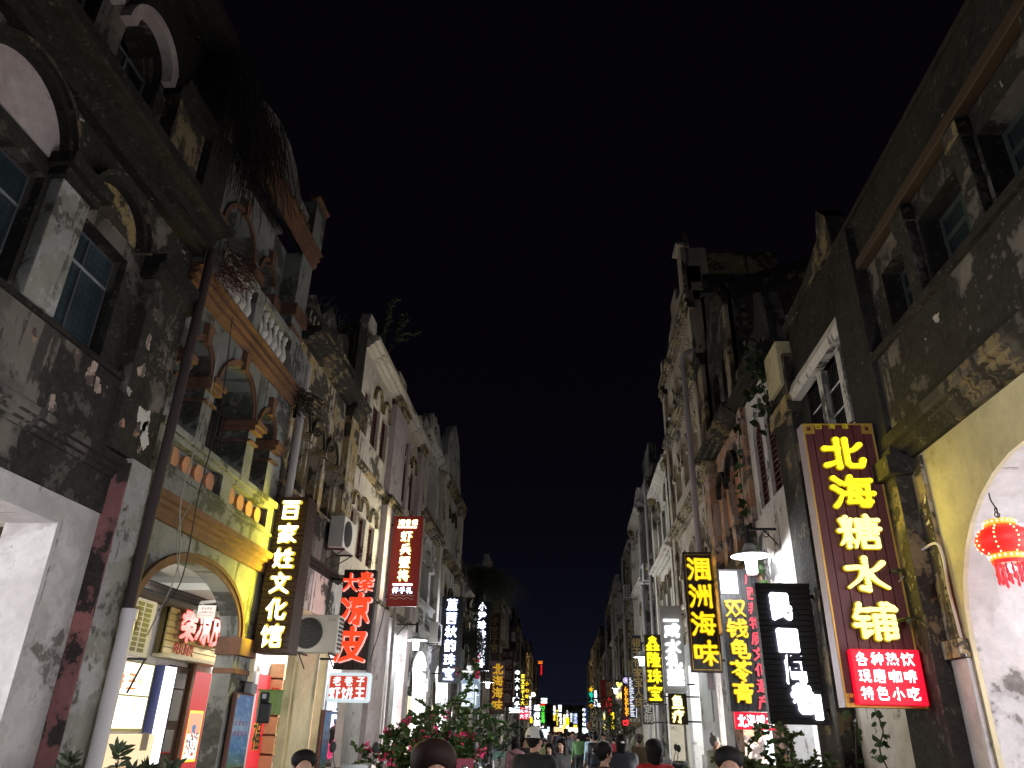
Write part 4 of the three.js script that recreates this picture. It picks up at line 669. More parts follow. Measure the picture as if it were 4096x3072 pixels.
// ---------------------------------------------------------------- R1: near right house, yellow arch under a black-stained upper wall
{
  const B = building(1, 1.2, 8.15, 'arcade_house', 'yellow-washed arch house with black-stained balcony wall and dark timber windows, next to the lantern', 'old arcade houses lining the street');
  wall(B, 'wall', 1.2, 7.3, 0.12, 4.26, [[3.9, 7.0, 0.12, 2.5, 1.3]], MAT.yellow, { t: 0.04, w: 0 });
  wall(B, 'arch_core', 1.2, 7.3, 0.12, 4.26, [[3.9, 7.0, 0.12, 2.5, 1.3]], MAT.pier, { t: 0.5, w: -0.041 });
  slab(B, 'pier', 7.03, 7.319, 0.12, 2.36, 0, 0.05, MAT.pier); slab(B, 'flaking_strip', 7.1, 7.318, 2.53, 4.24, 0, 0.045, MAT.weather); slab(B, 'impost', 7.02, 7.34, 2.36, 2.52, 0, 0.1, MAT.weather);
  slab(B, 'pilaster', 7.32, 8.14, 0.12, 4.4, -0.4, 0.2, MAT.mould2);
  slab(B, 'capital', 7.24, 8.15, 4.1, 4.3, 0, 0.28, MAT.black);
  slab(B, 'pilaster', 7.4, 8.13, 4.4, 7.2, -0.4, 0.16, MAT.black);
  cornice(B, 1.2, 8.15, 4.26, 0.32, 0.18, MAT.mould2);
  wall(B, 'parapet', 1.2, 7.45, 4.58, 5.42, [], MAT.mould, { t: 0.35, w: 0.1 });
  slab(B, 'sill', 1.2, 7.45, 5.42, 5.5, -0.3, 0.16, MAT.black);
  const H = [[1.6, 2.4, 5.5, 6.34, 0], [2.8, 3.7, 5.5, 6.34, 0], [4.1, 5.0, 5.5, 6.34, 0], [5.3, 6.16, 5.5, 6.34, 0], [6.46, 7.1, 5.5, 6.34, 0]];
  wall(B, 'wall', 1.2, 7.45, 5.5, 6.7, H, MAT.mould, { t: 0.4, w: 0 });
  const teal = std([0.035, 0.05, 0.045], { roughness: 0.6 }), pane = std([0.02, 0.03, 0.033], { roughness: 0.16 });
  H.forEach(([a, b, y0, y1]) => windowFrame(B, a, b, y0, y1, -0.2, { mat: teal, pane, nx: 2, cuts: [y0 + 0.58], t: 0.06 }));
  for (const s of [2.6, 3.9, 5.15, 6.31]) { slab(B, 'column', s - 0.1, s + 0.1, 5.5, 6.6, 0, 0.1, MAT.mould); slab(B, 'capital', s - 0.13, s + 0.13, 6.38, 6.56, 0, 0.13, MAT.mould2); }
  slab(B, 'lintel_beam', 1.2, 7.4, 6.6, 6.72, 0, 0.12, MAT.woodDark);
  wall(B, 'upper_wall', 1.2, 8.0, 6.72, 7.3, [], MAT.black, { t: 0.35, w: 0.06 });
  slab(B, 'coping', 1.2, 8.0, 7.3, 7.36, -0.3, 0.1, MAT.black);
  body(B, 4.1, 7.2, { b: 7.4, shop: MAT.white2, walk: 2.2 });
  { const u = B.u(7.32); part(B.g, 'cross_wall', box(u, u + 0.2, 0.12, 4.06, -2.2, -0.42), MAT.white2, B.o); }
}
// ---------------------------------------------------------------- R2: low house behind the tall dessert-shop sign
{
  const B = building(1, 8.15, 11.3, 'arcade_house', 'low black-weathered house with a barred window under a whitewashed hood', 'old arcade houses lining the street');
  wall(B, 'wall', 8.15, 10.4, 0.12, 4.3, [], MAT.white, { t: 0.4, w: -0.12 });
  slab(B, 'pilaster', 10.4, 11.28, 0.12, 7.1, -0.4, 0.12, MAT.mould2);
  slab(B, 'capital', 10.3, 11.3, 6.1, 6.36, -0.3, 0.2, MAT.weather);
  slab(B, 'bracket_stone', 10.5, 11.2, 6.62, 7.36, -0.2, 0.18, MAT.yellow);
  wall(B, 'wall', 8.15, 10.4, 4.3, 7.5, [[8.2, 10.02, 5.2, 6.24, 0]], MAT.black, { t: 0.4, w: -0.02 });
  slab(B, 'white_wall', 8.15, 10.35, 4.9, 5.16, -0.3, 0.02, MAT.white2);
  moulding(B, 'window_hood', 8.15, 10.4, [[-0.1, 6.24], [0.10, 6.24], [0.13, 6.36], [0.05, 6.56], [-0.1, 6.62]], MAT.white2);
  for (const s of [8.62, 9.36]) slab(B, 'mullion', s - 0.08, s + 0.08, 5.2, 6.24, -0.2, 0.02, MAT.white2);
  const [p, q] = B.r(8.2, 10.02);
  for (let i = 1; i < 26; i++) part(B.g, 'window_bar', rod([lerp(p, q, i / 26), 5.2, -0.08], [lerp(p, q, i / 26), 6.24, -0.08], 0.012, 6), MAT.iron, B.o);
  part(B.g, 'window_crossbar', [rod([p, 5.55, -0.07], [q, 5.55, -0.07], 0.014, 6), rod([p, 5.9, -0.07], [q, 5.9, -0.07], 0.014, 6)], MAT.alu, B.o);
  windowFrame(B, 8.2, 10.02, 5.2, 6.24, -0.26, { mat: MAT.woodDark, pane: MAT.glassDark, nx: 3, ny: 2 });
  wall(B, 'parapet', 8.15, 10.5, 7.5, 7.62, [], MAT.mould2, { t: 0.3, w: 0.02, top: [[8.2, 8.0], [8.45, 8.3], [8.6, 7.9], [9.4, 7.7]] });
  const [a, b] = B.r(8.15, 11.3);
  part(B.g, 'upper_rooms', box(a, b, 0.12, 7.4, -8, -0.53), MAT.room, B.o);
}
// ---------------------------------------------------------------- R3: white house with tall maroon louvred windows
{
  const B = building(1, 11.3, 13.85, 'arcade_house', 'white narrow house with two tall round-headed maroon louvred windows', 'old arcade houses lining the street');
  const H = [[11.58, 12.3, 5.36, 6.62, 0.34], [12.52, 13.12, 5.36, 6.62, 0.32]];
  wall(B, 'wall', 11.3, 13.85, 3.6, 7.5, H, MAT.white2, { t: 0.3 });
  wall(B, 'apron', 11.32, 13.83, 3.3, 5.22, [], MAT.white2, { t: 0.05, w: 0.06 });
  H.forEach(([a, b, y0, ys, rise]) => shutter(B, a, b, y0, ys, rise, -0.06, MAT.maroon, 0.1));
  cornice(B, 11.3, 13.85, 7.5, 0.28, 0.24, MAT.black);
  wall(B, 'parapet', 11.3, 13.85, 7.78, 8.4, [], MAT.mould, { t: 0.3, top: [[11.5, 8.9], [11.9, 9.1], [12.1, 8.5]] });
  wall(B, 'wall', 11.3, 13.85, 0.12, 3.6, [[11.7, 13.3, 0.12, 3.2, 0]], MAT.pier, { t: 0.4, w: -0.02 });
  slab(B, 'pilaster', 13.45, 13.84, 0.12, 7.5, 0, 0.1, MAT.pinkish);
  body(B, 3.5, 8.2);
}
// ---------------------------------------------------------------- R4: weathered house of peeling pinkish plaster
{
  const B = building(1, 13.85, 17.4, 'arcade_house', 'weathered house of peeling pinkish plaster with bricked round-headed windows', 'old arcade houses lining the street');
  const H = [[14.5, 15.3, 5.0, 6.6, 0.42], [15.6, 16.3, 5.0, 6.5, 0.4]];
  wall(B, 'wall', 13.85, 17.4, 3.7, 7.5, H, MAT.pinkish, { t: 0.4 });
  H.forEach(([a, b, y0, ys, rise]) => { archRing(B, 'hood_moulding', a, b, ys, rise, 0.09, 0, 0.1, MAT.black); const [p, q] = B.r(a, b); part(B.g, 'brick_infill', extr(poly(openingPts(p, q, lerp(y0, ys, 0.55), ys, rise)), -0.2, -0.1), MAT.terraDisc, B.o); windowFrame(B, a, b, y0, lerp(y0, ys, 0.55), -0.16, { mat: MAT.woodDark, nx: 2, ny: 2 }); });
  moulding(B, 'slanted_string', 13.85, 17.4, [[-0.02, 4.7], [0.16, 4.7], [0.2, 4.86], [-0.02, 4.9]], MAT.mould2);
  cornice(B, 13.85, 17.4, 7.5, 0.3, 0.34, MAT.mould2);
  pilaster(B, 16.7, 17.36, 3.7, 7.5, 0.18, MAT.pinkish, MAT.weather, 0.3);
  wall(B, 'wall', 13.85, 17.4, 7.8, 10.2, [[14.6, 15.4, 8.0, 9.2, 0.4], [15.8, 16.5, 8.0, 9.1, 0.4]], MAT.mould, { t: 0.4, w: -0.1, top: [[14.2, 10.5], [14.8, 11.1], [15.4, 11.3], [16.0, 11.6], [16.5, 11.0]] });
  for (const [a, b] of [[13.9, 14.3], [16.8, 17.35]]) pilaster(B, a, b, 7.8, 10.4, 0.08, MAT.weather, MAT.mould2, 0.3);
  wall(B, 'wall', 13.85, 17.4, 0.12, 3.7, [[14.3, 16.6, 0.12, 3.3, 0]], MAT.pinkish, { t: 0.4, w: -0.02 });
  body(B, 3.6, 9.8, { back: -0.6 });
  // brick party wall with a sloping top over the lower neighbours, seen end-on
  const u0 = B.u(13.86);
  for (let j = 0; j < 22; j++) for (let i = 0; i < 13; i++) { const w = -0.25 - i * 0.26 - (j % 2) * 0.13, y = 8.6 + j * 0.105; if (y > 10.2 - w * 0.3) continue; part(B.g, 'brick', box(u0, u0 + 0.035 + ((i * 7 + j * 3) % 5) * 0.004, y, y + 0.092, w - 0.245, w), (i * 5 + j * 11) % 4 ? MAT.brickDark : MAT.mould2, B.o); }
  part(B.g, 'party_wall', extr(poly([[0.1, 7.4], [5.2, 7.4], [5.2, 12.2], [0.1, 10.5]]), -0.02, 0.24).rotateY(Math.PI / 2).translate(u0 - 0.24, 0, 0), MAT.mould2, B.o);
  part(B.g, 'roof_verge', rod([u0, 10.55, -0.05], [u0, 12.3, -5.3], 0.1, 6), MAT.black, B.o);
}
// ---------------------------------------------------------------- R5: cream three-storey house with pointed gable
{
  const B = building(1, 17.4, 23.6, 'arcade_house', 'cream three-storey house with blind arches, ribbed cornices and a finial-topped gable', 'old arcade houses lining the street');
  const C = MAT.cream;
  wall(B, 'wall', 17.4, 23.6, 0.12, 4.1, [[18.3, 18.95, 0.12, 3.5, 0], [21.4, 23.0, 0.12, 3.5, 0]], MAT.pier, { t: 0.45 });
  slab(B, 'plinth', 18.9, 21.45, 0.12, 1.25, -0.45, 0.06, MAT.white2);
  for (const [y0, y1] of [[4.1, 7.2], [7.5, 10.2], [10.5, 12.4]]) {
    const top = y1 - 0.75, H = [[18.2, 19.3, y0 + (y0 > 10 ? 0.2 : 0.7), top - 0.45, 0.55], [19.9, 21.0, y0 + (y0 > 10 ? 0.2 : 0.7), top - 0.45, 0.55], [21.6, 22.7, y0 + (y0 > 10 ? 0.2 : 0.7), top - 0.45, 0.55]];
    wall(B, 'wall', 17.4, 23.6, y0, y1, H, C, { t: 0.3 });
    wall(B, 'blind_wall', 17.4, 23.6, y0, y1, [], MAT.cream, { t: 0.1, w: -0.22 });
    H.forEach(([a, b, , ys, rise]) => { archRing(B, 'arch_moulding', a, b, ys, rise, 0.08, 0, 0.06, C); for (const s of [a, b]) slab(B, 'impost', s - 0.13, s + 0.13, ys - 0.12, ys, 0, 0.1, C); });
  }
  for (const y of [7.2, 10.2, 12.4]) { cornice(B, 17.4, 23.6, y, 0.3, 0.24, MAT.weather); for (let i = 0; i < 30; i++) slab(B, 'dentil', 17.5 + i * 0.2, 17.6 + i * 0.2, y - 0.1, y - 0.005, 0, 0.09, C); }
  balustrade(B, 17.9, 23.1, 4.3, 0.7, 16, 0.12, C, C);
  for (const [a, b] of [[17.42, 17.85], [23.1, 23.58]]) { pilaster(B, a, b, 4.1, 12.4, 0.12, C, MAT.weather, 0.3); slab(B, 'post', a, b, 12.7, 13.5, -0.3, 0.1, C); }
  wall(B, 'gable', 17.4, 23.6, 12.7, 12.95, [[20.1, 20.9, 13.0, 13.1, 0.4]], C, { t: 0.3, top: [[18.0, 13.0], [18.6, 13.2], [19.2, 13.7], [19.9, 13.9], [20.0, 14.4], [21.0, 14.4], [21.1, 13.9], [21.8, 13.7], [22.4, 13.2], [23.0, 13.0]] });
  slab(B, 'gable_post', 17.42, 18.0, 12.7, 14.1, -0.5, 0.22, C); cornice(B, 17.36, 18.06, 14.1, 0.16, 0.34, C, 'post_cap');
  part(B.g, 'finial', lathe([[0.001, 0], [0.13, 0], [0.09, 0.1], [0.15, 0.2], [0.16, 0.3], [0.08, 0.44], [0.04, 0.6], [0.001, 0.66]], 12).translate(B.u(17.7), 14.26, 0), C, B.o);
  body(B, 3.9, 12.5, { back: -0.33 });
  { const [p, q] = B.r(17.4, 23.6); part(B.g, 'side_wall', box(q - 0.2, q - 0.004, 7.6, 13.2, -6, -0.31), MAT.mould, B.o); part(B.g, 'rear_gable', box(q - 0.25, q - 0.02, 13.2, 13.9, -2.4, -0.5), MAT.weather, B.o); }
}
// ---------------------------------------------------------------- the rest of the street, both sides
{
  const kinds = ['dark plaster house with %w windows and %c', 'pale plaster house with %w windows and %c', 'mould-streaked house with %w windows and %c', 'cream-washed house with %w windows and %c'];
  const mats = [MAT.farDark, MAT.farPale, MAT.mould, MAT.white];
  const words = { 1: 'single', 2: 'paired', 3: 'triple' }, crests = ['a flat parapet', 'a stepped crest', 'a pointed gable', 'a round gable'];
  const landmark = (side, s) => { const list = side < 0 ? [[34, 'by the shaggy rooftop creeper'], [40, 'behind the pearl wholesale sign'], [46, 'behind the dim corrugated sign'], [52, 'behind the maroon dried-seafood banner'], [58, 'behind the dark maroon old-street sign'], [66, 'above the red and white sign'], [74, 'beside the tall concrete block'], [82, 'beyond the tall concrete block'], [92, 'before the warm bare bulb'], [104, 'beyond the green-lettered sign'], [118, 'near the far left end']] : [[23, 'behind the grey gift-shop sign'], [30, 'behind the dim silver-shop board'], [37, 'above the red fan-shaped lights'], [44, 'beside the red-lettered sign'], [52, 'behind the yellow-lettered column sign'], [60, 'behind the teal and amber sign'], [70, 'beyond the teal and amber sign'], [80, 'beside the rounded pink board'], [92, 'behind the blue-white far signs'], [106, 'near the far right end']]; return list.filter(([a]) => a <= s + 1).pop()[1]; };
  const shopGlow = [[1, 0.95, 0.85, 1.6], [0.85, 0.95, 1, 1.8], [1, 0.82, 0.55, 1.0], [0.95, 1, 0.92, 1.4]].map(([a, b, c, k]) => glow([a, b, c], k));
  const row = (side, start, end, seed) => {
    const r = rnd(seed); let s = start;
    while (s < end) {
      const wd = s < 70 ? 3.9 + r() * 1.6 : 5.5 + r() * 2.5, far = s > 75, k = Math.floor(r() * 4), nw = 1 + Math.floor(r() * 3), ck = Math.floor(r() * 4), M = mats[k], floors = r() < 0.25 ? 1 : 2, f0 = 4.0 + r() * 0.5, fh = 2.9 + r() * 0.6, a = s, b = s + wd, top = f0 + floors * fh;
      let lab = kinds[k].replace('%w', words[nw]).replace('%c', crests[ck]) + ' ' + landmark(side, s);
      const B = building(side, a, b, 'arcade_house', lab, 'old arcade houses lining the street');
      wall(B, 'wall', a, b, 0.12, f0, [[a + 0.6, b - 0.6, 0.12, 2.7, r() < 0.5 ? 0.9 : 0.01]], M, { t: 0.45 });
      for (let f = 0; f < floors; f++) {
        const y0 = f0 + f * fh, y1 = y0 + fh, ww = Math.min(0.95, (wd - 1.2) / nw - 0.25), H = Array.from({ length: nw }, (_, i) => { const c = lerp(a + 0.55, b - 0.55, (i + 0.5) / nw); return [c - ww / 2, c + ww / 2, y0 + 0.8, y0 + fh * 0.66, f === 0 || r() < 0.7 ? ww * 0.48 : 0]; });
        wall(B, 'wall', a, b, y0, y1, H, M, { t: 0.4 });
        H.forEach(([p, q, h0, ys, rise]) => { if (rise) archRing(B, 'hood_moulding', p, q, ys, rise, 0.1, 0, 0.08, MAT.weather); windowFrame(B, p, q, h0, ys, -0.2, { mat: r() < 0.5 ? MAT.maroon : MAT.woodDark, nx: 2, ny: far ? 1 : 2 }); });
        cornice(B, a, b, y1 - 0.12, 0.24, 0.26 + r() * 0.12, r() < 0.5 ? MAT.weather : M);
      }
      for (const [p, q] of [[a + 0.04, a + 0.42], [b - 0.42, b - 0.04]]) pilaster(B, p, q, f0, top - 0.1, 0.16, r() < 0.5 ? MAT.weather : M, MAT.weather, 0.26);
      const m = (a + b) / 2, h = 0.6 + r() * 0.7, tops = [[], [[a + 0.6, top + 0.7], [a + 0.8, top + 0.7 + h], [b - 0.8, top + 0.7 + h], [b - 0.6, top + 0.7]], [[a + 0.4, top + 0.8], [m, top + 1.2 + h], [b - 0.4, top + 0.8]], Array.from({ length: 13 }, (_, i) => [lerp(a + 0.5, b - 0.5, i / 12), top + 0.7 + Math.sin((i / 12) * Math.PI) * h])][ck];
      wall(B, 'parapet', a, b, top + 0.12, top + 0.7, [], M, { t: 0.3, top: tops.length ? tops : undefined });
      if (r() < 0.75) { const u = B.u(r() < 0.5 ? a + 0.2 : b - 0.2); part(B.g, 'drainpipe', [rod([u, 0.12, 0.3], [u, top - 0.2, 0.3], 0.055, 8), tube([[u, top - 0.2, 0.3], [u, top + 0.05, 0.24], [u, top + 0.16, 0.02]], 0.055, 8, 8)], MAT.pvcOld, B.o); }
      body(B, f0 - 0.1, top + 0.4, { shop: M });
      if (r() < 0.8) { const [p, q] = B.r(a + 0.7, b - 0.7), warm = r(), gm = shopGlow[Math.floor(warm * 4)]; part(B.g, 'shop_window', box(p, q, 0.5, 2.5 + r() * 0.5, -1.98, -1.94), gm); }
      s = b;
    }
  };
  row(-1, 34.2, 128, 77);
  row(1, 23.6, 128, 31);
}
// ---------------------------------------------------------------- where a pixel of the 4096 x 3072 photograph lands at distance s down the street
const PX = (px, py, s) => { const d = V(px - 2048, -(py - 1536), -2950).applyQuaternion(camera.quaternion), t = -s / d.z; return [d.x * t, 1.7 + d.y * t]; };
const rect = (w, h, color, intensity, pos, look, parent = scene, name = 'area_light') => { const l = new THREE.RectAreaLight(new THREE.Color().setRGB(...color), intensity, w, h); l.position.set(...pos); l.lookAt(...look); l.name = name; parent.add(l); return l; };
const autoW = (ch, w) => w * clamp(1.28 - strokesOf(ch).length * 0.024, 0.62, 1.12);
const G = {
  warmFace: glow([1, 0.97, 0.72], 3.2), warmSide: glow([1, 0.78, 0.06], 2.4),
  yellowFace: glow([1, 0.86, 0.012], 1.7), yellowSide: glow([1, 0.74, 0.01], 1.0), paleYellow: glow([1, 0.93, 0.30], 1.6),
  whiteFace: glow([0.93, 0.96, 1], 3.4), whiteSide: glow([0.55, 0.66, 1], 2.2),
  redFace: glow([1, 0.05, 0.012], 1.15), redSide: glow([1, 0.30, 0.22], 0.8), redRim: glow([1, 0.36, 0.30], 0.7, { base: [0.7, 0.6, 0.6] }),
  goldFace: glow([1, 0.66, 0.012], 1.2), goldSide: glow([1, 0.5, 0.01], 0.6), tealFace: glow([0.05, 0.75, 0.65], 1.2),
  redBox: glow([0.92, 0.0, 0.03], 0.85), whiteBox: glow([1, 0.99, 0.96], 2.6), pinkWhite: glow([1, 0.9, 0.95], 2.4),
  unlitGold: std([0.42, 0.28, 0.08], { roughness: 0.45, metalness: 0.3 }), unlitGrey: std([0.35, 0.34, 0.31], { roughness: 0.5 }),
};
const SM = {
  brown: std([0.035, 0.012, 0.009], { roughness: 0.5 }), darkRed: std([0.10, 0.008, 0.012], { roughness: 0.55 }), maroonBoard: std([0.085, 0.013, 0.018], { roughness: 0.5 }), black: std([0.012, 0.0115, 0.013], { roughness: 0.45 }),
  slate: std([0.03, 0.032, 0.04], { roughness: 0.4 }), red: std([0.24, 0.012, 0.012], { roughness: 0.5 }), gold: std([0.55, 0.33, 0.06], { roughness: 0.4, metalness: 0.5 }), lilac: std([0.42, 0.35, 0.42], { roughness: 0.35, metalness: 0.3 }), greyPanel: std([0.42, 0.42, 0.42], { roughness: 0.6 }),
};
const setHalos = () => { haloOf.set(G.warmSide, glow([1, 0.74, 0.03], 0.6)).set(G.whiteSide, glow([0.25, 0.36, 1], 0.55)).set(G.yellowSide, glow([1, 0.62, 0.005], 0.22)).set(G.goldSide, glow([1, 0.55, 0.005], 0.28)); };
// one character as a solid with glowing face and sides
const haloOf = new Map();
function character(parent, ch, x, y, w, h, z, depth, weight, brush, face, side = face) {
  const rim = haloOf.get(side);   // added glowing plate: the glow round the letter put in as a coloured rim
  if (rim) { const rg = glyphGeo(ch, x, y, w, h, z - 0.006, 0.012, weight + 5.5, Math.max(brush, 0.6)); if (rg) { rg.clearGroups(); const rm = new THREE.Mesh(rg, rim); rm.name = 'added_halo'; rm.castShadow = rm.receiveShadow = true; parent.add(rm); } }
  const g = glyphGeo(ch, x, y, w, h, z, depth, weight, brush);
  if (!g) return;
  const m = new THREE.Mesh(g, face === side ? face : [face, side]); if (face === side) g.clearGroups();
  m.name = 'character'; m.castShadow = m.receiveShadow = true; parent.add(m);
  return m;
}
function signBase({ name = 'shop_sign', label, category = 'sign', x, y, s, thick, board, planks, pitch = 0.09, group = 'shop signs projecting over the street', arm = 0 }) {
  const [x0, x1] = x, [y0, y1] = y, w = x1 - x0, h = y1 - y0, g = thing(name, label, category, group, [(x0 + x1) / 2, y0, -s]);
  const back = planks ? -0.03 : 0;
  part(g, 'board', rbox(-w / 2, w / 2, 0, h, -thick, back, 0.012, 1), board, { ou: s });
  if (planks === 'h') { const n = Math.round(h / pitch); for (let i = 0; i < n; i++) { part(g, 'slat', box(-w / 2 - 0.006, w / 2 + 0.006, (i / n) * h + 0.006, ((i + 1) / n) * h - 0.006, -thick - 0.012, 0), board); } }
  if (planks === 'v') { const n = Math.round(w / pitch); for (let i = 0; i < n; i++) part(g, 'plank', box(-w / 2 + (i / n) * w + 0.004, -w / 2 + ((i + 1) / n) * w - 0.004, -0.004, h + 0.004, -0.031, 0), board); }
  if (arm) { const wx = arm < 0 ? LX : RX, e = arm < 0 ? -w / 2 : w / 2, dx = wx - (x0 + x1) / 2; for (const yy of [0.1 * h, 0.9 * h]) part(g, 'bracket', box(Math.min(dx, e), Math.max(dx, e), yy - 0.02, yy + 0.02, -thick * 0.7, -thick * 0.3), MAT.iron); }
  return { g, w, h };
}
const column = (sg, text, cx, yTop, yBot, size, z, depth, weight, brush, face, side, wide = 1) => [...text].forEach((ch, i, a) => character(sg.g, ch, cx, lerp(yTop, yBot, a.length > 1 ? i / (a.length - 1) : 0), size * wide, size, z, depth, autoW(ch, weight), brush, face, side));

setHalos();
// 1 brown slatted box, six white characters
{
  const sg = signBase({ label: 'deep brown slatted box sign with six glowing white characters beside the grey house', x: [-4.9, -4.36], y: [2.72, 5.24], s: 11.95, thick: 0.46, board: SM.brown, planks: 'h', pitch: 0.085, arm: -1 });
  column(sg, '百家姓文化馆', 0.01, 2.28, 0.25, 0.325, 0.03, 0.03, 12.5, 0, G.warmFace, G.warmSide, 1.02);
  rect(0.4, 2.3, [1, 0.86, 0.03], 30, [-4.63, 3.98, -11.87], [-4.63, 3.98, 0]);
}
// 2 dark planked sign with red characters
{
  const sg = signBase({ label: 'black planked sign with four large glowing red characters over the rounded red light box', x: [-4.69, -4.0], y: [2.74, 4.72], s: 15.6, thick: 0.16, board: SM.black, planks: 'v', pitch: 0.1, arm: -1 });
  for (const [ch, x, y, w, h] of [['大', -0.17, 1.71, 0.3, 0.36], ['秦', 0.16, 1.73, 0.32, 0.38], ['凉', -0.01, 1.16, 0.6, 0.62], ['皮', -0.02, 0.47, 0.62, 0.66]]) {
    character(sg.g, ch, x + 0.012, y - 0.012, w, h, 0.02, 0.05, autoW(ch, 15), 0.7, G.redRim, G.redRim);
    character(sg.g, ch, x, y, w * 0.985, h * 0.985, 0.07, 0.012, autoW(ch, 13), 0.7, G.redFace, G.redSide);
  }
  rect(0.6, 1.7, [1, 0.10, 0.05], 1.0, [-4.35, 3.7, -15.5], [-4.35, 3.7, 0]);
}
// 3 rounded light box under it
{
  const g = thing('light_box', 'rounded white-rimmed red light box with two rows of white characters', 'sign', 'shop signs projecting over the street', [-4.3, 2.13, -15.45]);
  part(g, 'case', rbox(-0.43, 0.43, 0, 0.55, -0.2, 0, 0.06, 3), glow([0.72, 0.85, 0.9], 0.75));
  part(g, 'red_panel', rbox(-0.395, 0.395, 0.045, 0.505, -0.1, 0.006, 0.045, 2), glow([0.78, 0.06, 0.025], 0.62));
  const F = glow([0.93, 0.95, 1], 1.1);
  [...'老巷子'].forEach((ch, i) => character(g, ch, -0.23 + i * 0.235, 0.385, 0.17, 0.17, 0.008, 0.006, autoW(ch, 13), 0, F));
  [...'虾饼王'].forEach((ch, i) => character(g, ch, -0.25 + i * 0.25, 0.165, 0.225, 0.225, 0.008, 0.006, autoW(ch, 14), 0, F));
  rect(0.7, 0.4, [1, 0.75, 0.7], 1.1, [-4.3, 2.4, -15.38], [-4.3, 2.4, 0]);
}
// 4 red flat sign
{
  const sg = signBase({ label: 'flat bright red sign with four yellow-white characters between two bars and pale waves', x: [-4.78, -3.96], y: [4.63, 7.07], s: 20, thick: 0.14, board: SM.red, arm: -1 });
  [...'湘香缘'].forEach((ch, i) => character(sg.g, ch, -0.17 + i * 0.185, 2.25, 0.165, 0.165, 0.012, 0.02, autoW(ch, 12), 0, G.warmFace, G.warmSide));
  for (const y of [2.12, 0.56]) part(sg.g, 'light_bar', box(-0.27, 0.26, y - 0.022, y + 0.022, 0.012, 0.032), G.warmFace);
  column(sg, '虾兵蟹将', 0.0, 1.86, 0.8, 0.30, 0.012, 0.025, 12, 0, G.warmFace, G.warmSide, 1.02);
  [...'伴手礼'].forEach((ch, i) => character(sg.g, ch, -0.19 + i * 0.19, 0.41, 0.165, 0.165, 0.012, 0.02, autoW(ch, 12), 0, G.whiteFace, G.whiteSide));
  for (const y of [0.2, 0.28]) part(sg.g, 'wave', tube(Array.from({ length: 13 }, (_, i) => [-0.32 + i * 0.053, y + 0.022 * Math.sin(i * 1.57), 0.012]), 0.008, 40, 5), std([0.6, 0.45, 0.45]));
  rect(0.6, 1.9, [1, 0.88, 0.55], 14, [-4.37, 5.9, -19.9], [-4.37, 5.9, 0]);
}
// 5 and 6 white-blue signs further on
{
  const sg = signBase({ label: 'dark slate slatted sign with six blue-white characters beside the lit wall lamp', x: [-4.74, -3.95], y: [3.25, 6.34], s: 29, thick: 0.3, board: SM.black, planks: 'h', pitch: 0.12, arm: -1 });
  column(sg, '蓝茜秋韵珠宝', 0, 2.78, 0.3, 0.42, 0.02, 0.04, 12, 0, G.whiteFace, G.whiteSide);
  part(sg.g, 'edge_tube', box(-0.41, -0.385, 0.1, 3.0, -0.2, -0.17), G.whiteSide);
  rect(0.6, 2.8, [0.8, 0.88, 1], 4.5, [-4.35, 4.8, -28.9], [-4.35, 4.8, 0]);
  const s2 = signBase({ label: 'black sign with seven white brush characters under the shaggy creeper', x: [-4.7, -3.84], y: [4.36, 7.7], s: 39, thick: 0.2, board: SM.black, arm: -1 });
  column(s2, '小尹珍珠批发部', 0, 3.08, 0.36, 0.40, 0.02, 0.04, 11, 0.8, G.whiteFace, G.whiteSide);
  rect(0.6, 3, [0.85, 0.9, 1], 4, [-4.27, 6, -38.9], [-4.27, 6, 0]);
}
// 7 dim corrugated sign, 8 gold-lettered maroon banner, 9 dim maroon board
{
  const sg = signBase({ label: 'dim corrugated brown sign with dull gold characters behind the black seven-character sign', x: [-4.58, -4.05], y: [5.5, 9.17], s: 47, thick: 0.12, board: SM.brown, planks: 'h', pitch: 0.16, arm: -1 });
  column(sg, '茜尹手艺子官', -0.02, 3.3, 0.7, 0.46, 0.02, 0.04, 10, 0.7, G.unlitGold);
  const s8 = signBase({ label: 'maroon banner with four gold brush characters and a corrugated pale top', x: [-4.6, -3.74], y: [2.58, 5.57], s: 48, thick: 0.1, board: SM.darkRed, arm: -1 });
  for (let i = 0; i < 11; i++) part(s8.g, 'corrugation', rod([-0.4 + i * 0.08, 2.0, 0.005], [-0.4 + i * 0.08, 2.97, 0.005], 0.018, 6), std([0.5, 0.38, 0.46], { roughness: 0.4 }));
  column(s8, '北海海味', 0.02, 2.5, 0.5, 0.58, 0.03, 0.03, 12, 0.9, glow([1, 0.56, 0.02], 0.42, { base: [0.6, 0.35, 0.03] }));  // letters are unlit; the lamplight on them is put in as glow
  const s9 = signBase({ label: 'dark maroon board with grey unlit characters in two sizes', x: [-4.66, -3.82], y: [3.2, 7.15], s: 57, thick: 0.12, board: SM.maroonBoard, arm: -1 });
  character(s9.g, '后', -0.22, 3.55, 0.3, 0.34, 0.01, 0.02, 9, 0.6, G.unlitGrey); character(s9.g, '海', 0.2, 3.55, 0.3, 0.34, 0.01, 0.02, 9, 0.6, G.unlitGrey);
  column(s9, '老街印象', 0, 2.9, 0.6, 0.62, 0.01, 0.03, 10, 0.8, G.unlitGrey);
}
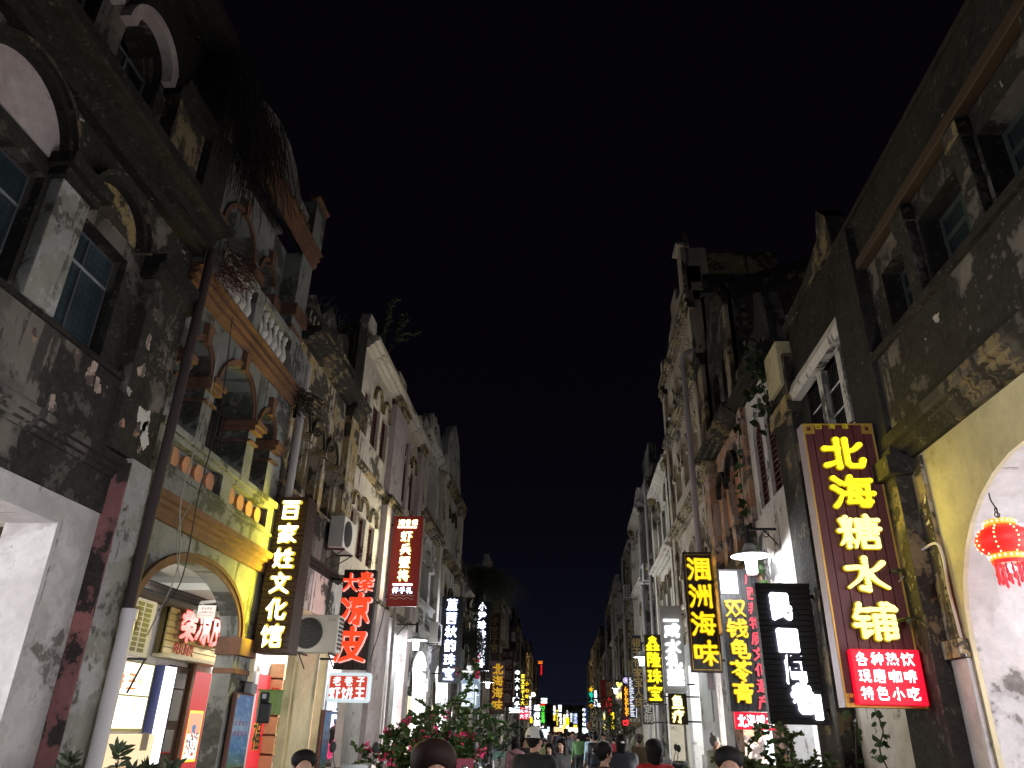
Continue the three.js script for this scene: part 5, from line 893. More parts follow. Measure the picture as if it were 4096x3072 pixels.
// R1 the tall dessert-shop sign
{
  const sg = signBase({ label: 'tall maroon planked sign, five glowing yellow characters, red light box at its foot', x: [2.57, 3.3], y: [1.965, 4.78], s: 7.62, thick: 0.17, board: SM.maroonBoard, planks: 'v', pitch: 0.104, arm: 1 });
  const { g, w, h } = sg, e = 0.016;
  part(g, 'side_panel', [box(-w / 2 - 0.006, -w / 2, -0.0, h, -0.172, 0.004), box(w / 2, w / 2 + 0.006, 0, h, -0.172, 0.004)], SM.lilac);
  part(g, 'gold_border', [box(-w / 2, -w / 2 + e, 0, h, 0.001, 0.012), box(w / 2 - e, w / 2, 0, h, 0.001, 0.012), box(-w / 2 + e, w / 2 - e, 0, e, 0.001, 0.012), box(-w / 2 + e, w / 2 - e, h - e, h, 0.001, 0.012)], SM.gold);
  for (const sx of [-1, 1]) for (const sy of [0, 1]) { const gs = [], cx = sx * (w / 2 - 0.06), cy = sy ? h - 0.06 : 0.06, k = 0.04; for (const [a, b] of [[-k, -k], [k, -k], [-k, k], [k, k], [0, 0], [k, 0], [0, k], [-k, 0], [0, -k]]) if (!(a === 0 && b === 0)) gs.push(box(cx + a - 0.018, cx + a + 0.018, cy + b - 0.018, cy + b + 0.018, 0.002, 0.014)); part(g, 'corner_ornament', gs, SM.gold); }
  for (const [ch, x] of [['四', -0.2], ['海', -0.06], ['缘', 0.08]]) character(g, ch, x, h - 0.035, 0.07, 0.06, 0.012, 0.01, 11, 0, glow([0.5, 0.38, 0.02], 0.35));
  const Y = [[0.0, 2.46, '北'], [0.03, 2.04, '海'], [0.02, 1.62, '糖'], [0.015, 1.20, '水'], [0.02, 0.76, '铺']];
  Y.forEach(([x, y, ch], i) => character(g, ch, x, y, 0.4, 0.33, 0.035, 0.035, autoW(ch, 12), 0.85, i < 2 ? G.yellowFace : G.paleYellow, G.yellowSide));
  const b = part(g, 'light_box', rbox(-0.285, 0.335, 0.02, 0.5, 0.02, 0.12, 0.008, 1), G.redBox);
  ['各种热饮', '现磨咖啡', '特色小吃'].forEach((t, j) => [...t].forEach((ch, i) => character(b, ch, -0.195 + i * 0.137, 0.415 - j * 0.148, 0.108, 0.116, 0.1215, 0.004, autoW(ch, 11), 0, glow([1, 0.98, 1], 2.2))));
  rect(0.6, 0.45, [1, 0.12, 0.16], 1.6, [2.95, 2.22, -7.46], [2.95, 2.22, 0]);
  rect(0.5, 2.0, [1, 0.80, 0.06], 5, [2.94, 3.6, -7.55], [2.94, 3.6, 0]);
}
// R2 dark slatted sign with overexposed white characters
{
  const sg = signBase({ label: 'near-black slatted sign with four swollen white characters and a small white plaque', x: [2.61, 3.33], y: [1.85, 3.63], s: 10.6, thick: 0.14, board: SM.black, planks: 'h', pitch: 0.072, arm: 1 });
  const F = glow([0.96, 0.97, 1], 5), S = glow([0.6, 0.66, 1], 3);
  for (const [ch, x, y, w, h] of [['民', -0.06, 1.46, 0.29, 0.34], ['国', -0.02, 1.02, 0.26, 0.28], ['间', 0.03, 0.66, 0.24, 0.31], ['巷', 0.07, 0.3, 0.24, 0.32]]) character(sg.g, ch, x, y, w, h, 0.015, 0.03, 21, 1, F, S);
  part(sg.g, 'white_plaque', rbox(0.2, 0.3, 0.06, 0.36, 0.005, 0.04, 0.012, 2), F);
  rect(0.5, 1.5, [0.9, 0.93, 1], 2.4, [2.97, 2.75, -10.5], [2.97, 2.75, 0]);
}
// R3 herbal jelly sign
{
  const sg = signBase({ label: 'dark planked sign with five yellow brush characters and a red character column', x: [2.68, 3.34], y: [2.07, 4.36], s: 13.4, thick: 0.14, board: SM.black, planks: 'v', pitch: 0.095, arm: 1 });
  part(sg.g, 'white_plaque', box(-0.31, -0.02, 1.87, 2.25, 0.003, 0.05), G.pinkWhite);
  column(sg, '双钱龟苓膏', -0.1, 1.63, 0.28, 0.3, 0.012, 0.025, 12, 0.9, G.goldFace, G.goldSide, 1.1);
  column(sg, '广西非物质文化遗产', 0.22, 2.13, 0.14, 0.21, 0.012, 0.02, 12, 0, glow([1, 0.06, 0.10], 1.0), glow([1, 0.2, 0.24], 0.8));
  rect(0.5, 2, [1, 0.6, 0.25], 1.2, [3.0, 3.2, -13.3], [3.0, 3.2, 0]);
  const g = thing('light_box', 'small red light box with four white characters hung under the herbal jelly sign', 'sign', 'shop signs projecting over the street', [3.03, 1.8, -13.38]);
  part(g, 'case', rbox(-0.3, 0.31, 0, 0.26, -0.12, 0.01, 0.008, 1), G.redBox);
  [...'北海糖水'].forEach((ch, i) => character(g, ch, -0.2 + i * 0.15, 0.13, 0.135, 0.19, 0.012, 0.004, autoW(ch, 13), 0, glow([1, 0.97, 1], 2)));
}
// R4 island seafood sign
{
  const sg = signBase({ label: 'black framed sign with four yellow running-script characters and gold corner frets', x: [2.68, 3.36], y: [2.92, 5.5], s: 17.2, thick: 0.12, board: SM.black, planks: 'v', pitch: 0.12, arm: 1 });
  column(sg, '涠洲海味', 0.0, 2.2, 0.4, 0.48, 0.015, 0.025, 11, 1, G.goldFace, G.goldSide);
  const { w, h } = sg, o = w / 2 - 0.04; part(sg.g, 'gold_border', [box(-o, -o + 0.012, 0.05, h - 0.05, 0.001, 0.01), box(o - 0.012, o, 0.05, h - 0.05, 0.001, 0.01), box(-o + 0.012, o - 0.012, 0.05, 0.062, 0.001, 0.01), box(-o + 0.012, o - 0.012, h - 0.062, h - 0.05, 0.001, 0.01)], SM.gold);
  rect(0.5, 2.2, [1, 0.68, 0.12], 3.5, [3.02, 4.2, -17.1], [3.02, 4.2, 0]);
}
// R5 grey gift sign, R6 yellow jeweller, R7 fish spa, R8 dim board, R9 made-to-order board
{
  const sg = signBase({ label: 'pale grey panel sign with three white-rimmed teal characters and a white text block', x: [2.66, 3.28], y: [2.72, 5.03], s: 22, thick: 0.08, board: SM.greyPanel, arm: 1 });
  for (const [ch, y] of [['咸', 1.62], ['水', 1.2], ['礼', 0.82]]) { character(sg.g, ch, 0, y, 0.4, 0.34, 0.006, 0.02, 17, 0.6, G.whiteFace); character(sg.g, ch, 0, y, 0.4, 0.34, 0.027, 0.006, 6, 0.4, G.tealFace); }
  part(sg.g, 'light_bar', box(-0.22, 0.2, 1.88, 1.93, 0.004, 0.03), G.whiteFace);
  for (let i = 0; i < 3; i++) part(sg.g, 'text_block', rbox(-0.2, 0.24, 0.2 + i * 0.15, 0.31 + i * 0.15, 0.004, 0.03, 0.008, 1), G.whiteFace);
  rect(0.5, 1.8, [0.85, 0.92, 1], 4.5, [2.97, 4, -21.9], [2.97, 4, 0]);
  const s6 = signBase({ label: 'olive-black sign with four heavy bright yellow characters', x: [2.58, 3.12], y: [2.6, 4.7], s: 26, thick: 0.12, board: std([0.03, 0.03, 0.01]), arm: 1 });
  column(s6, '鑫隆珠宝', 0, 1.82, 0.3, 0.44, 0.01, 0.03, 13, 0, G.yellowFace, G.yellowSide);
  rect(0.45, 1.9, [1, 0.9, 0.08], 1.7, [2.85, 3.65, -25.9], [2.85, 3.65, 0]);
  const s7 = signBase({ label: 'small dark sign with two pale yellow characters under the grey gift sign', x: [2.68, 3.16], y: [1.94, 2.69], s: 21.4, thick: 0.14, board: std([0.03, 0.026, 0.014]), arm: 1 });
  column(s7, '鱼疗', -0.01, 0.54, 0.2, 0.31, 0.01, 0.03, 14, 0, glow([1, 0.96, 0.42], 2.0), G.yellowSide);
  const s8 = signBase({ label: 'dim black board with seven dull gold characters beside the yellow four-character sign', x: [2.76, 3.14], y: [2.66, 5.46], s: 33, thick: 0.1, board: SM.black, arm: 1 });
  column(s8, '银玉世家宝人珠', 0, 2.5, 0.2, 0.36, 0.01, 0.02, 10, 0.9, G.unlitGold);
  const s9 = signBase({ label: 'grey-brown board with three pale unlit characters below the yellow jeweller sign', x: [2.62, 3.0], y: [2.0, 2.72], s: 28.4, thick: 0.08, board: std([0.05, 0.035, 0.03]), arm: 1 });
  column(s9, '定制', 0.02, 0.5, 0.2, 0.28, 0.01, 0.02, 11, 0.8, G.unlitGrey);
}
// ---------------------------------------------------------------- far signs: flat printed boards lit from inside; on unlit ones light is put in as glow
const farMats = [];
function farSign(px, side, label, draw, { bg = [0.02, 0.02, 0.025], glowK = 2.2, off = 0.75, thick = 0.12, name = 'shop_sign' } = {}) {
  const [x0, y0, x1, y1] = px, wallX = side < 0 ? LX : RX;
  // distance: where the wall-side edge of the board meets a line half a metre to three quarters off the facades
  const ex = side < 0 ? x0 : x1, ref = PX(ex, (y0 + y1) / 2, 1)[0], s = Math.min(126, (wallX - side * (off - 0.5)) / ref);
  const [ax, ay] = PX(x0, y1, s), [bx, by] = PX(x1, y0, s), w = bx - ax, h = by - ay, g = thing(name, label, 'sign', 'shop signs projecting over the street', [(ax + bx) / 2, ay, -s]);
  part(g, 'board', box(-w / 2, w / 2, 0, h, -thick, 0), std(bg, { roughness: 0.5 }));
  const H = 256, W = Math.max(24, Math.round((H * w) / h)), cv = document.createElement('canvas'); cv.width = Math.min(512, W); cv.height = H;
  const c = cv.getContext('2d'); c.fillStyle = '#000'; c.fillRect(0, 0, cv.width, H); draw(c, cv.width, H);
  const t = new THREE.CanvasTexture(cv); t.colorSpace = THREE.SRGBColorSpace; t.magFilter = THREE.LinearFilter;
  const m = new THREE.MeshStandardMaterial({ color: new THREE.Color().setRGB(...bg), emissive: 0xffffff, emissiveMap: t, emissiveIntensity: glowK, roughness: 0.5 });
  const p = new THREE.Mesh(new THREE.PlaneGeometry(w, h).translate(0, h / 2, 0.004), m); p.name = 'lit_face'; p.receiveShadow = true; g.add(p);
  return { g, s, w, h };
}
const put = (text, colors, { weight = 13, brush = 0, pad = 0.08, x0 = 0, x1 = 1, y0 = 0, y1 = 1 } = {}) => (c, W, H) => {
  const n = text.length, bw = (x1 - x0) * W, bh = ((y1 - y0) * H) / n, sz = Math.min(bw, bh) * (1 - pad);
  [...text].forEach((ch, i) => { c.fillStyle = c.strokeStyle = Array.isArray(colors) ? colors[i % colors.length] : colors; drawGlyph(c, ch, x0 * W + (bw - sz) / 2, y0 * H + i * bh + (bh - sz) / 2, sz, weight, brush, clamp(bw / sz / 1.1, 0.7, 1.3)); });
};
const fill = (col, x0 = 0, y0 = 0, x1 = 1, y1 = 1) => (c, W, H) => { c.fillStyle = col; c.fillRect(x0 * W, y0 * H, (x1 - x0) * W, (y1 - y0) * H); };
const both = (...f) => (c, W, H) => f.forEach((k) => k(c, W, H));
farSign([2057, 2672, 2080, 2832], -1, 'blue-white far sign with a crescent on top, over the white strip light box', put('心大小人手', '#eaf2ff', { weight: 16, brush: 1 }), { glowK: 3 });
farSign([2037, 2826, 2079, 2850], -1, 'wide white strip light box low on the left row', both(fill('#d8f0ff', 0, 0.1, 1, 0.45), fill('#ffffff', 0, 0.5, 1, 1)), { glowK: 3, off: 0.55 });
farSign([2081, 2694, 2101, 2822], -1, 'purple-brown far sign with yellow characters', put('家宝定子上大', '#ffe94a', { weight: 14 }), { bg: [0.07, 0.02, 0.03], glowK: 1.6 });
farSign([2098, 2722, 2117, 2826], -1, 'rust-red far sign with amber brush characters', put('小心家人', '#ffd02a', { weight: 13, brush: 1 }), { bg: [0.12, 0.025, 0.01], glowK: 1.5 });
farSign([2078, 2830, 2115, 2876], -1, 'red light box with white characters under the purple-brown sign', both(fill('#e0103a'), put('定大', '#ffffff', { x0: 0, x1: 0.5, weight: 15 }), put('来子', '#fff2f6', { x0: 0.5, x1: 1, weight: 15 })), { glowK: 1.5, off: 0.6 });
farSign([2115, 2784, 2126, 2872], -1, 'thin blue-white vertical text sign by the warm bulb', put('百上工王日北上人'.replace('工', '王').replace('日', '口'), '#f2f6ff', { weight: 14 }), { glowK: 2.6 });
farSign([2120, 2867, 2130, 2892], -1, 'small plain yellow light box low on the left row', fill('#ffd400'), { glowK: 1.5, off: 0.6 });
farSign([2134, 2818, 2161, 2906], -1, 'wide blue sign with three thick white characters', both(fill('#16306a', 0, 0, 0.14, 1), put('福伴制', '#ffffff', { weight: 17 })), { glowK: 3 });
farSign([2162, 2812, 2181, 2891], -1, 'green-lettered sign with a red head panel', both(fill('#c01818', 0, 0, 1, 0.13), fill('#123a20', 0, 0.13, 1, 1), put('口山王艺馆'.replace('山', '上'), '#5dff3a', { weight: 13, y0: 0.14 })), { glowK: 1.5 });
farSign([2160, 2788, 2188, 2812], -1, 'white glowing panel above the green-lettered sign', fill('#f4fbff', 0.15, 0.2, 1, 1), { glowK: 3 });
farSign([2164, 2893, 2189, 2916], -1, 'low pale pink text box under the green-lettered sign', put('玉', '#ffdfe8', { x0: 0, x1: 0.5, weight: 18 }), { glowK: 2.4 });
farSign([2212, 2822, 2223, 2882], -1, 'far sign, upper half white and lower half yellow characters', put('百福铺宝金', ['#ffffff', '#ffffff', '#fff', '#ffd93a', '#ffd93a']), { glowK: 2.4 });
farSign([2225, 2838, 2233, 2902], -1, 'slim far sign with yellow characters only', put('家口老玉皮宝', '#ffe04a'), { glowK: 2 });
farSign([2233, 2820, 2247, 2884], -1, 'tall far sign of white strokes beside the slim yellow one', both(fill('#c8dcff', 0, 0, 1, 0.06), put('亿四海街上'.slice(1), '#f4f8ff', { weight: 14 })), { glowK: 2.6 });
farSign([2238, 2868, 2249, 2912], -1, 'lowest far sign with thick white characters', put('肉文海', '#fff', { weight: 16 }), { glowK: 3 });
farSign([2251, 2858, 2261, 2914], -1, 'far sign glowing plain amber and cream', both(fill('#fff0c0', 0.3, 0, 1, 1), fill('#ffcf3a', 0, 0.7, 1, 1)), { glowK: 2 });
farSign([2262, 2840, 2276, 2914], 1, 'yellow gridded sign with one white character at the end of the street', both(fill('#ffe000', 0.02, 0.42, 0.98, 0.78), fill('#fff8e0', 0.1, 0.82, 0.9, 1), put('小全', '#ffffff', { y1: 0.4, weight: 15 })), { glowK: 2 });
farSign([2280, 2852, 2290, 2888], 1, 'small pale-blue three-character sign at the end of the street', put('银安宝', '#dfe8ff'), { glowK: 2 });
farSign([2293, 2853, 2309, 2908], 1, 'blue-white sign with a yellow foot plate near the end of the right row', both(put('爱福衣间'.slice(1), '#b8c8ff', { y1: 0.78 }), fill('#d8c020', 0.05, 0.84, 0.95, 1)), { glowK: 1.8 });
farSign([2330, 2832, 2346, 2906], 1, 'navy sign with merged white characters near the rounded pink board', both(fill('#1a2c70', 0.7, 0, 1, 1), put('青伴青制'.replaceAll('青', '膏'), '#ffffff', { x1: 0.75, weight: 17 })), { glowK: 2.8 });
farSign([2347, 2884, 2366, 2918], 1, 'rounded dull pink board low on the right row', fill('#4a2420'), { bg: [0.3, 0.15, 0.14], glowK: 0.5 });
farSign([2356, 2747, 2375, 2832], 1, 'sign with an amber character, two teal ones and an amber heart', put('永安大心', ['#ffc52a', '#19d3b0', '#19c8ac', '#ffb42a'], { brush: 1, weight: 12 }), { glowK: 1.4 });
farSign([2373, 2760, 2392, 2828], 1, 'dark sign with small blue-white characters beside the teal and amber one', both(put('吉香王口', '#f0f6ff', { x0: 0.1, x1: 0.9, y1: 0.8 }), fill('#dfe8ff', 0.1, 0.85, 0.9, 0.97)), { glowK: 2.4 });
farSign([2404, 2718, 2424, 2845], 1, 'dim plain red cloth sign', fill('#300604'), { bg: [0.16, 0.02, 0.012], glowK: 0.5 });
farSign([2425, 2708, 2449, 2786], 1, 'dark board with brownish unlit characters and a round mark', both((c, W, H) => { c.fillStyle = '#3a342c'; c.beginPath(); c.arc(W * 0.3, H * 0.08, W * 0.16, 0, 7); c.fill(); }, put('珠福', '#4a3414', { y0: 0.2 })), { glowK: 0.7 });  // print is unlit; the light on it is put in as faint glow
farSign([2425, 2787, 2447, 2872], 1, 'red neon character sign on dark ground', put('小洲上西', '#ff1e1e', { weight: 9 }), { bg: [0.04, 0.008, 0.008], glowK: 1.3 });
farSign([2412, 2850, 2424, 2918], 1, 'cream and yellow column sign beside the red neon one', put('香福馆王艺宝', ['#fff6c0', '#fff0a0', '#ffe24a']), { glowK: 2 });
farSign([2443, 2848, 2457, 2916], 1, 'column sign of four bright yellow running characters', put('成都来吉', '#ffdd1e', { brush: 1 }), { glowK: 1.8 });
farSign([2464, 2722, 2489, 2800], 1, 'brown sign with two pale-yellow characters', put('华种'.replace('华', '制'), '#fff06a', { weight: 13 }), { bg: [0.07, 0.025, 0.015], glowK: 1.6 });
farSign([2491, 2742, 2521, 2902], 1, 'dark red sign with three orange half-sun fans and a red character', (c, W, H) => { [0.16, 0.4, 0.64].forEach((y) => { for (let i = 0; i < 5; i++) { const a = -1.2 + i * 0.6; c.strokeStyle = '#ffa21e'; c.lineWidth = W * 0.13; c.lineCap = 'round'; c.beginPath(); c.moveTo(W * (0.3 + 0.16 * Math.cos(a)), H * y + W * 0.2 * Math.sin(a)); c.lineTo(W * (0.3 + 0.5 * Math.cos(a)), H * y + W * 0.5 * Math.sin(a)); c.stroke(); } }); c.strokeStyle = '#ff2a30'; c.fillStyle = '#ff2a30'; drawGlyph(c, '吃', W * 0.05, H * 0.84, W * 0.8, 16); c.fillStyle = '#d8c8ff'; c.fillRect(W * 0.95, 0, W * 0.03, H); }, { bg: [0.07, 0.008, 0.012], glowK: 1.5 });
farSign([2492, 2704, 2515, 2738], 1, 'round violet-white spoked lamp sign above the half-sun fans', (c, W, H) => { c.strokeStyle = '#d8c4ff'; c.lineWidth = 9; for (let i = 0; i < 12; i++) { const a = (i / 12) * 6.283; c.beginPath(); c.moveTo(W / 2, H / 2); c.lineTo(W / 2 + Math.cos(a) * W * 0.44, H / 2 + Math.sin(a) * W * 0.44); c.stroke(); } c.beginPath(); c.arc(W / 2, H / 2, W * 0.42, 0, 7); c.stroke(); }, { glowK: 2 });
farSign([2517, 2708, 2541, 2872], 1, 'navy board of short white text lines beside the half-sun sign', (c, W, H) => { const r = rnd(3); c.fillStyle = '#e8ecff'; for (let i = 0; i < 26; i++) { const y = 0.02 + i * 0.037; c.fillRect(W * (0.12 + r() * 0.1), H * y, W * (0.25 + r() * 0.4), H * 0.013); } c.fillRect(W * 0.92, 0, W * 0.05, H); }, { bg: [0.02, 0.02, 0.04], glowK: 2 });
farSign([2516, 2873, 2566, 2906], 1, 'low dim board with small pale text under the navy text board', both(put('珠批发'.slice(0, 1), '#8a8070', { x0: 0, x1: 0.3, y1: 0.5 }), put('批', '#8a8070', { x0: 0.32, x1: 0.62, y1: 0.5 }), put('发', '#8a8070', { x0: 0.64, x1: 0.94, y1: 0.5 }), fill('#6a4e1c', 0.05, 0.62, 0.9, 0.7), fill('#6a4e1c', 0.3, 0.8, 0.6, 0.92)), { bg: [0.05, 0.035, 0.02], glowK: 0.6 });
farSign([2152, 2643, 2171, 2656], -1, 'orange neon lettering high above the far left roofs', (c, W, H) => { c.strokeStyle = '#ff8a2a'; c.lineWidth = 26; c.beginPath(); c.moveTo(0, H * 0.3); for (let i = 1; i < 9; i++) c.lineTo((W * i) / 8, H * (i % 2 ? 0.1 : 0.4)); c.stroke(); c.fillStyle = '#ff7a1a'; c.fillRect(W * 0.05, H * 0.6, W * 0.9, H * 0.3); }, { glowK: 1.4, thick: 0.05, off: 0.2 });
farSign([2161, 2659, 2170, 2702], -1, 'thin red vertical neon lettering high above the far left roofs', put('香家来家手', '#ff1420', { weight: 10 }), { bg: [0.05, 0.004, 0.006], glowK: 1.5, thick: 0.05, off: 0.2 });
// ---------------------------------------------------------------- wall lamps on arms
const lampGlass = glow([0.93, 0.97, 1], 5.5), lampShade = std([0.5, 0.52, 0.52], { roughness: 0.45 }), tubeGlow = glow([0.95, 0.98, 1], 9);
function wallLamp(side, s, x, y, label, cd = 26, color = [0.93, 0.96, 1]) {
  const g = thing('wall_lamp', label, 'lamp', 'wall lamps on iron arms along the street', [x, y, -s]), wx = (side < 0 ? LX : RX) - x;
  part(g, 'shade', lathe([[0.001, 0.12], [0.07, 0.12], [0.1, 0.06], [0.11, 0.0], [0.3, -0.07], [0.31, -0.085], [0.12, -0.02], [0.001, 0.0]], 28).translate(0, 0, 0), lampShade);
  part(g, 'glass', lathe([[0.001, -0.36], [0.085, -0.36], [0.105, -0.03], [0.001, -0.03]], 20), side === 9 ? lampGlass : lampGlass);
  part(g, 'cage', [...Array.from({ length: 6 }, (_, i) => { const a = (i / 6) * 6.283; return rod([Math.cos(a) * 0.112, -0.02, Math.sin(a) * 0.112], [Math.cos(a) * 0.092, -0.37, Math.sin(a) * 0.092], 0.006, 5); }), new THREE.TorusGeometry(0.094, 0.008, 6, 20).rotateX(Math.PI / 2).translate(0, -0.37, 0)], MAT.iron);
  part(g, 'stem', cyl(0, 0.11, 0.42, 0, 0.045, 0.04, 12), MAT.iron);
  part(g, 'arm', [rod([0, 0.36, 0], [wx, 0.36, 0], 0.022, 8), tube([[wx * 0.45, 0.36, 0], [wx * 0.6, 0.28, 0], [wx * 0.75, 0.2, 0], [wx * 0.98, 0.02, 0]], 0.012, 12, 6), new THREE.TorusGeometry(0.05, 0.008, 6, 14).translate(wx * 0.55, 0.28, 0)], MAT.iron);
  const l = new THREE.PointLight(new THREE.Color().setRGB(...color), cd); l.position.set(0, -0.2, 0); l.castShadow = true; l.shadow.radius = 4; l.name = 'lamp_light'; g.add(l);
  return g;
}
wallLamp(1, 12.2, 2.98, 4.42, 'lit wall lamp above the near-black slatted sign', 9);
wallLamp(-1, 22.5, -4.38, 4.12, 'lit wall lamp between the red sign and the slate sign', 9);
wallLamp(-1, 41.5, -4.12, 4.05, 'lit wall lamp in front of the maroon gold-lettered banner', 9);
wallLamp(1, 27.6, 2.62, 4.2, 'lit wall lamp overlapping the yellow jeweller sign', 8);
wallLamp(-1, 62, -4.2, 4.1, 'lit wall lamp by the wide white strip light box', 9);
wallLamp(1, 46, 2.8, 4.1, 'lit wall lamp beside the half-sun fan sign', 9);
wallLamp(1, 70, 2.8, 4.1, 'lit wall lamp beside the teal and amber sign', 9);
wallLamp(-1, 84, -4.2, 4.1, 'lit wall lamp under the rust-red far sign', 9);
wallLamp(-1, 2.6, -4.15, 4.0, 'added wall lamp on the soot-black house, out of the picture', 16);  // this lamp and the next are added, unseen, to light the near lower fronts
wallLamp(1, 1.9, 2.7, 3.9, 'added wall lamp on the yellow arch house, out of the picture', 26);
// the warm bare bulb far on the left
{
  const s = 98, [x, y] = PX(2133, 2778, s), g = thing('bare_bulb', 'warm orange bare bulb lamp high on the far left row', 'lamp', null, [x, y, -s]);
  part(g, 'bulb', sph(0, 0, 0, 0.24), glow([1, 0.78, 0.42], 9)); part(g, 'arm', rod([0, 0.2, 0], [LX - x, 0.5, 0], 0.03, 6), MAT.iron);
  const l = new THREE.PointLight(new THREE.Color().setRGB(1, 0.7, 0.3), 60); l.name = 'bulb_light'; g.add(l);
}
// ---------------------------------------------------------------- shop fronts under the covered walk
const canvasMat = (w, h, draw, o = {}) => {
  const cv = document.createElement('canvas'); cv.width = w; cv.height = h; draw(cv.getContext('2d'), w, h);
  const t = new THREE.CanvasTexture(cv); t.colorSpace = THREE.SRGBColorSpace; t.magFilter = THREE.LinearFilter;
  return o.lit ? new THREE.MeshStandardMaterial({ color: 0x333333, emissive: 0xffffff, emissiveMap: t, emissiveIntensity: o.lit, roughness: 0.4 }) : new THREE.MeshStandardMaterial({ map: t, roughness: o.rough ?? 0.5 });
};
// a flat print with its own uv, in the plane x to the street (left row) or facing the camera
const print = (parent, name, w, h, mat, pos, ry = 0) => { const m = new THREE.Mesh(new THREE.PlaneGeometry(w, h), mat); m.name = name; m.position.set(...pos); m.rotation.y = ry; m.receiveShadow = true; parent.add(m); return m; };
const ceilingTube = (x, y, s, len, color, k, label) => {
  const g = thing('ceiling_light', label, 'lamp', 'tube lights under the covered walks', [x, y, -s]);
  part(g, 'housing', box(-0.05, 0.05, 0.02, 0.07, -len / 2, len / 2), MAT.whitePlastic);
  part(g, 'tube', new THREE.CylinderGeometry(0.02, 0.02, len * 0.96, 8).rotateX(Math.PI / 2), tubeGlow);
  const l = new THREE.PointLight(new THREE.Color().setRGB(...color), k * 0.42); l.position.set(0, -0.07, 0); l.shadow.radius = 6; l.castShadow = true; l.name = 'tube_light'; g.add(l);
  return g;
};
{
  const X = -6.99;   // face of the shop walls behind the left covered walk
  // cold-noodle shop: menu light boxes, light column, doorway, red panel with poster, tan slatted fascia with red characters
  const menu = thing('menu_light_box', 'two-panel white menu light box with red characters in the noodle shop', 'menu board', null, [X, 1.56, -12.3], Math.PI / 2);
  part(menu, 'case', box(-0.57, 0.57, 0, 1.02, 0.0, 0.06), std([0.3, 0.28, 0.1]));
  const menuDraw = (top) => (c, w, h) => {
    c.fillStyle = '#fffbe0'; c.fillRect(0, 0, w, h); const r = rnd(top ? 4 : 8);
    if (top) { c.fillStyle = c.strokeStyle = '#f0682a'; drawGlyph(c, '饼', w * 0.03, h * 0.36, h * 0.46, 11, 1); drawGlyph(c, '王', w * 0.34, h * 0.32, h * 0.54, 12, 1); c.fillStyle = c.strokeStyle = '#9a8a20'; drawGlyph(c, '香', w * 0.62, h * 0.42, h * 0.3, 7, 0.5); c.strokeStyle = c.fillStyle = '#555'; drawGlyph(c, '来', w * 0.83, h * 0.42, h * 0.3, 6, 0.5); }
    else { for (let j = 0; j < 5; j++) for (let i = 0; i < 8; i++) { if (r() < 0.25) continue; c.fillStyle = ['#c8b060', '#b8a888', '#d8c8a8'][Math.floor(r() * 3)]; c.fillRect(w * (0.04 + i * 0.118), h * (0.06 + j * 0.19), w * (0.03 + r() * 0.05), h * 0.04); } }
  };
  print(menu, 'upper_panel', 1.08, 0.47, canvasMat(256, 112, menuDraw(true), { lit: 1.7 }), [0, 0.76, 0.064]);
  print(menu, 'lower_panel', 1.08, 0.46, canvasMat(256, 112, menuDraw(false), { lit: 1.9 }), [0, 0.27, 0.064]);
  rect(1.0, 0.95, [1, 0.93, 0.6], 2.2, [0, 0.5, 0.1], [0, 0, 0], menu).rotation.set(0, Math.PI, 0);
  const lc = thing('light_column', 'tall blue-white light column beside the noodle shop doorway', 'sign', null, [X, 0.5, -13.22], Math.PI / 2);
  part(lc, 'case', box(-0.2, 0.22, 0, 2.08, 0, 0.16), std([0.08, 0.1, 0.3]));
  print(lc, 'lit_face', 0.4, 2.06, canvasMat(64, 320, (c, w, h) => { c.fillStyle = '#f6f9ff'; c.fillRect(0, 0, w, h); c.fillStyle = '#667'; for (const x of [0.15, 0.38, 0.62, 0.82]) c.fillRect(w * x, h * 0.06, w * 0.1, h * 0.04); }, { lit: 2.6 }), [0.01, 1.04, 0.164]);
  rect(0.36, 2.0, [0.85, 0.92, 1], 2.2, [0.01, 1.04, 0.2], [0, 0, 0], lc).rotation.set(0, Math.PI, 0);
  const fascia = thing('fascia_sign', 'tan slatted fascia with three protruding red characters above the noodle shop', 'sign', null, [X, 2.76, -13.95], Math.PI / 2);
  const tan = std([0.48, 0.36, 0.12], { roughness: 0.5 });
  part(fascia, 'board', box(-1.15, 1.15, 0, 0.98, 0.0, 0.14), std([0.12, 0.09, 0.03]));
  for (let i = 0; i < 9; i++) part(fascia, 'slat', box(-1.15, 1.15, i * 0.109 + 0.006, i * 0.109 + 0.1, 0.1, 0.17), tan);
  part(fascia, 'soffit', box(-1.17, 1.17, -0.06, -0.002, 0, 0.34), std([0.5, 0.44, 0.3]));
  [['秦', -0.62], ['凉', -0.02], ['皮', 0.58]].forEach(([ch, x]) => { character(fascia, ch, x, 0.56, 0.56, 0.6, 0.17, 0.1, autoW(ch, 14), 0.7, std([0.3, 0.2, 0.12])); character(fascia, ch, x, 0.56, 0.56, 0.6, 0.272, 0.012, autoW(ch, 14), 0.7, glow([1, 0.05, 0.04], 1.25)); });
  [...'肉夹肉夹'].forEach((ch, i) => character(fascia, ch, -0.72 + i * 0.19, 0.13, 0.18, 0.2, 0.17, 0.012, 11, 0, std([0.42, 0.06, 0.03])));
  const counter = thing('shop_counter', 'orange-lit counter under the white menu light box', 'counter', null, [X, 0.12, -12.3], Math.PI / 2);
  part(counter, 'front', rbox(-0.6, 0.6, 0, 0.95, 0.02, 0.34, 0.02), std([0.7, 0.42, 0.2])); part(counter, 'glass_case', box(-0.58, 0.58, 0.955, 1.4, 0.05, 0.3), glow([1, 0.75, 0.45], 0.9)); part(counter, 'hanging_card', box(0.16, 0.36, 1.17, 1.42, 0.31, 0.32), std([0.25, 0.2, 0.14]));
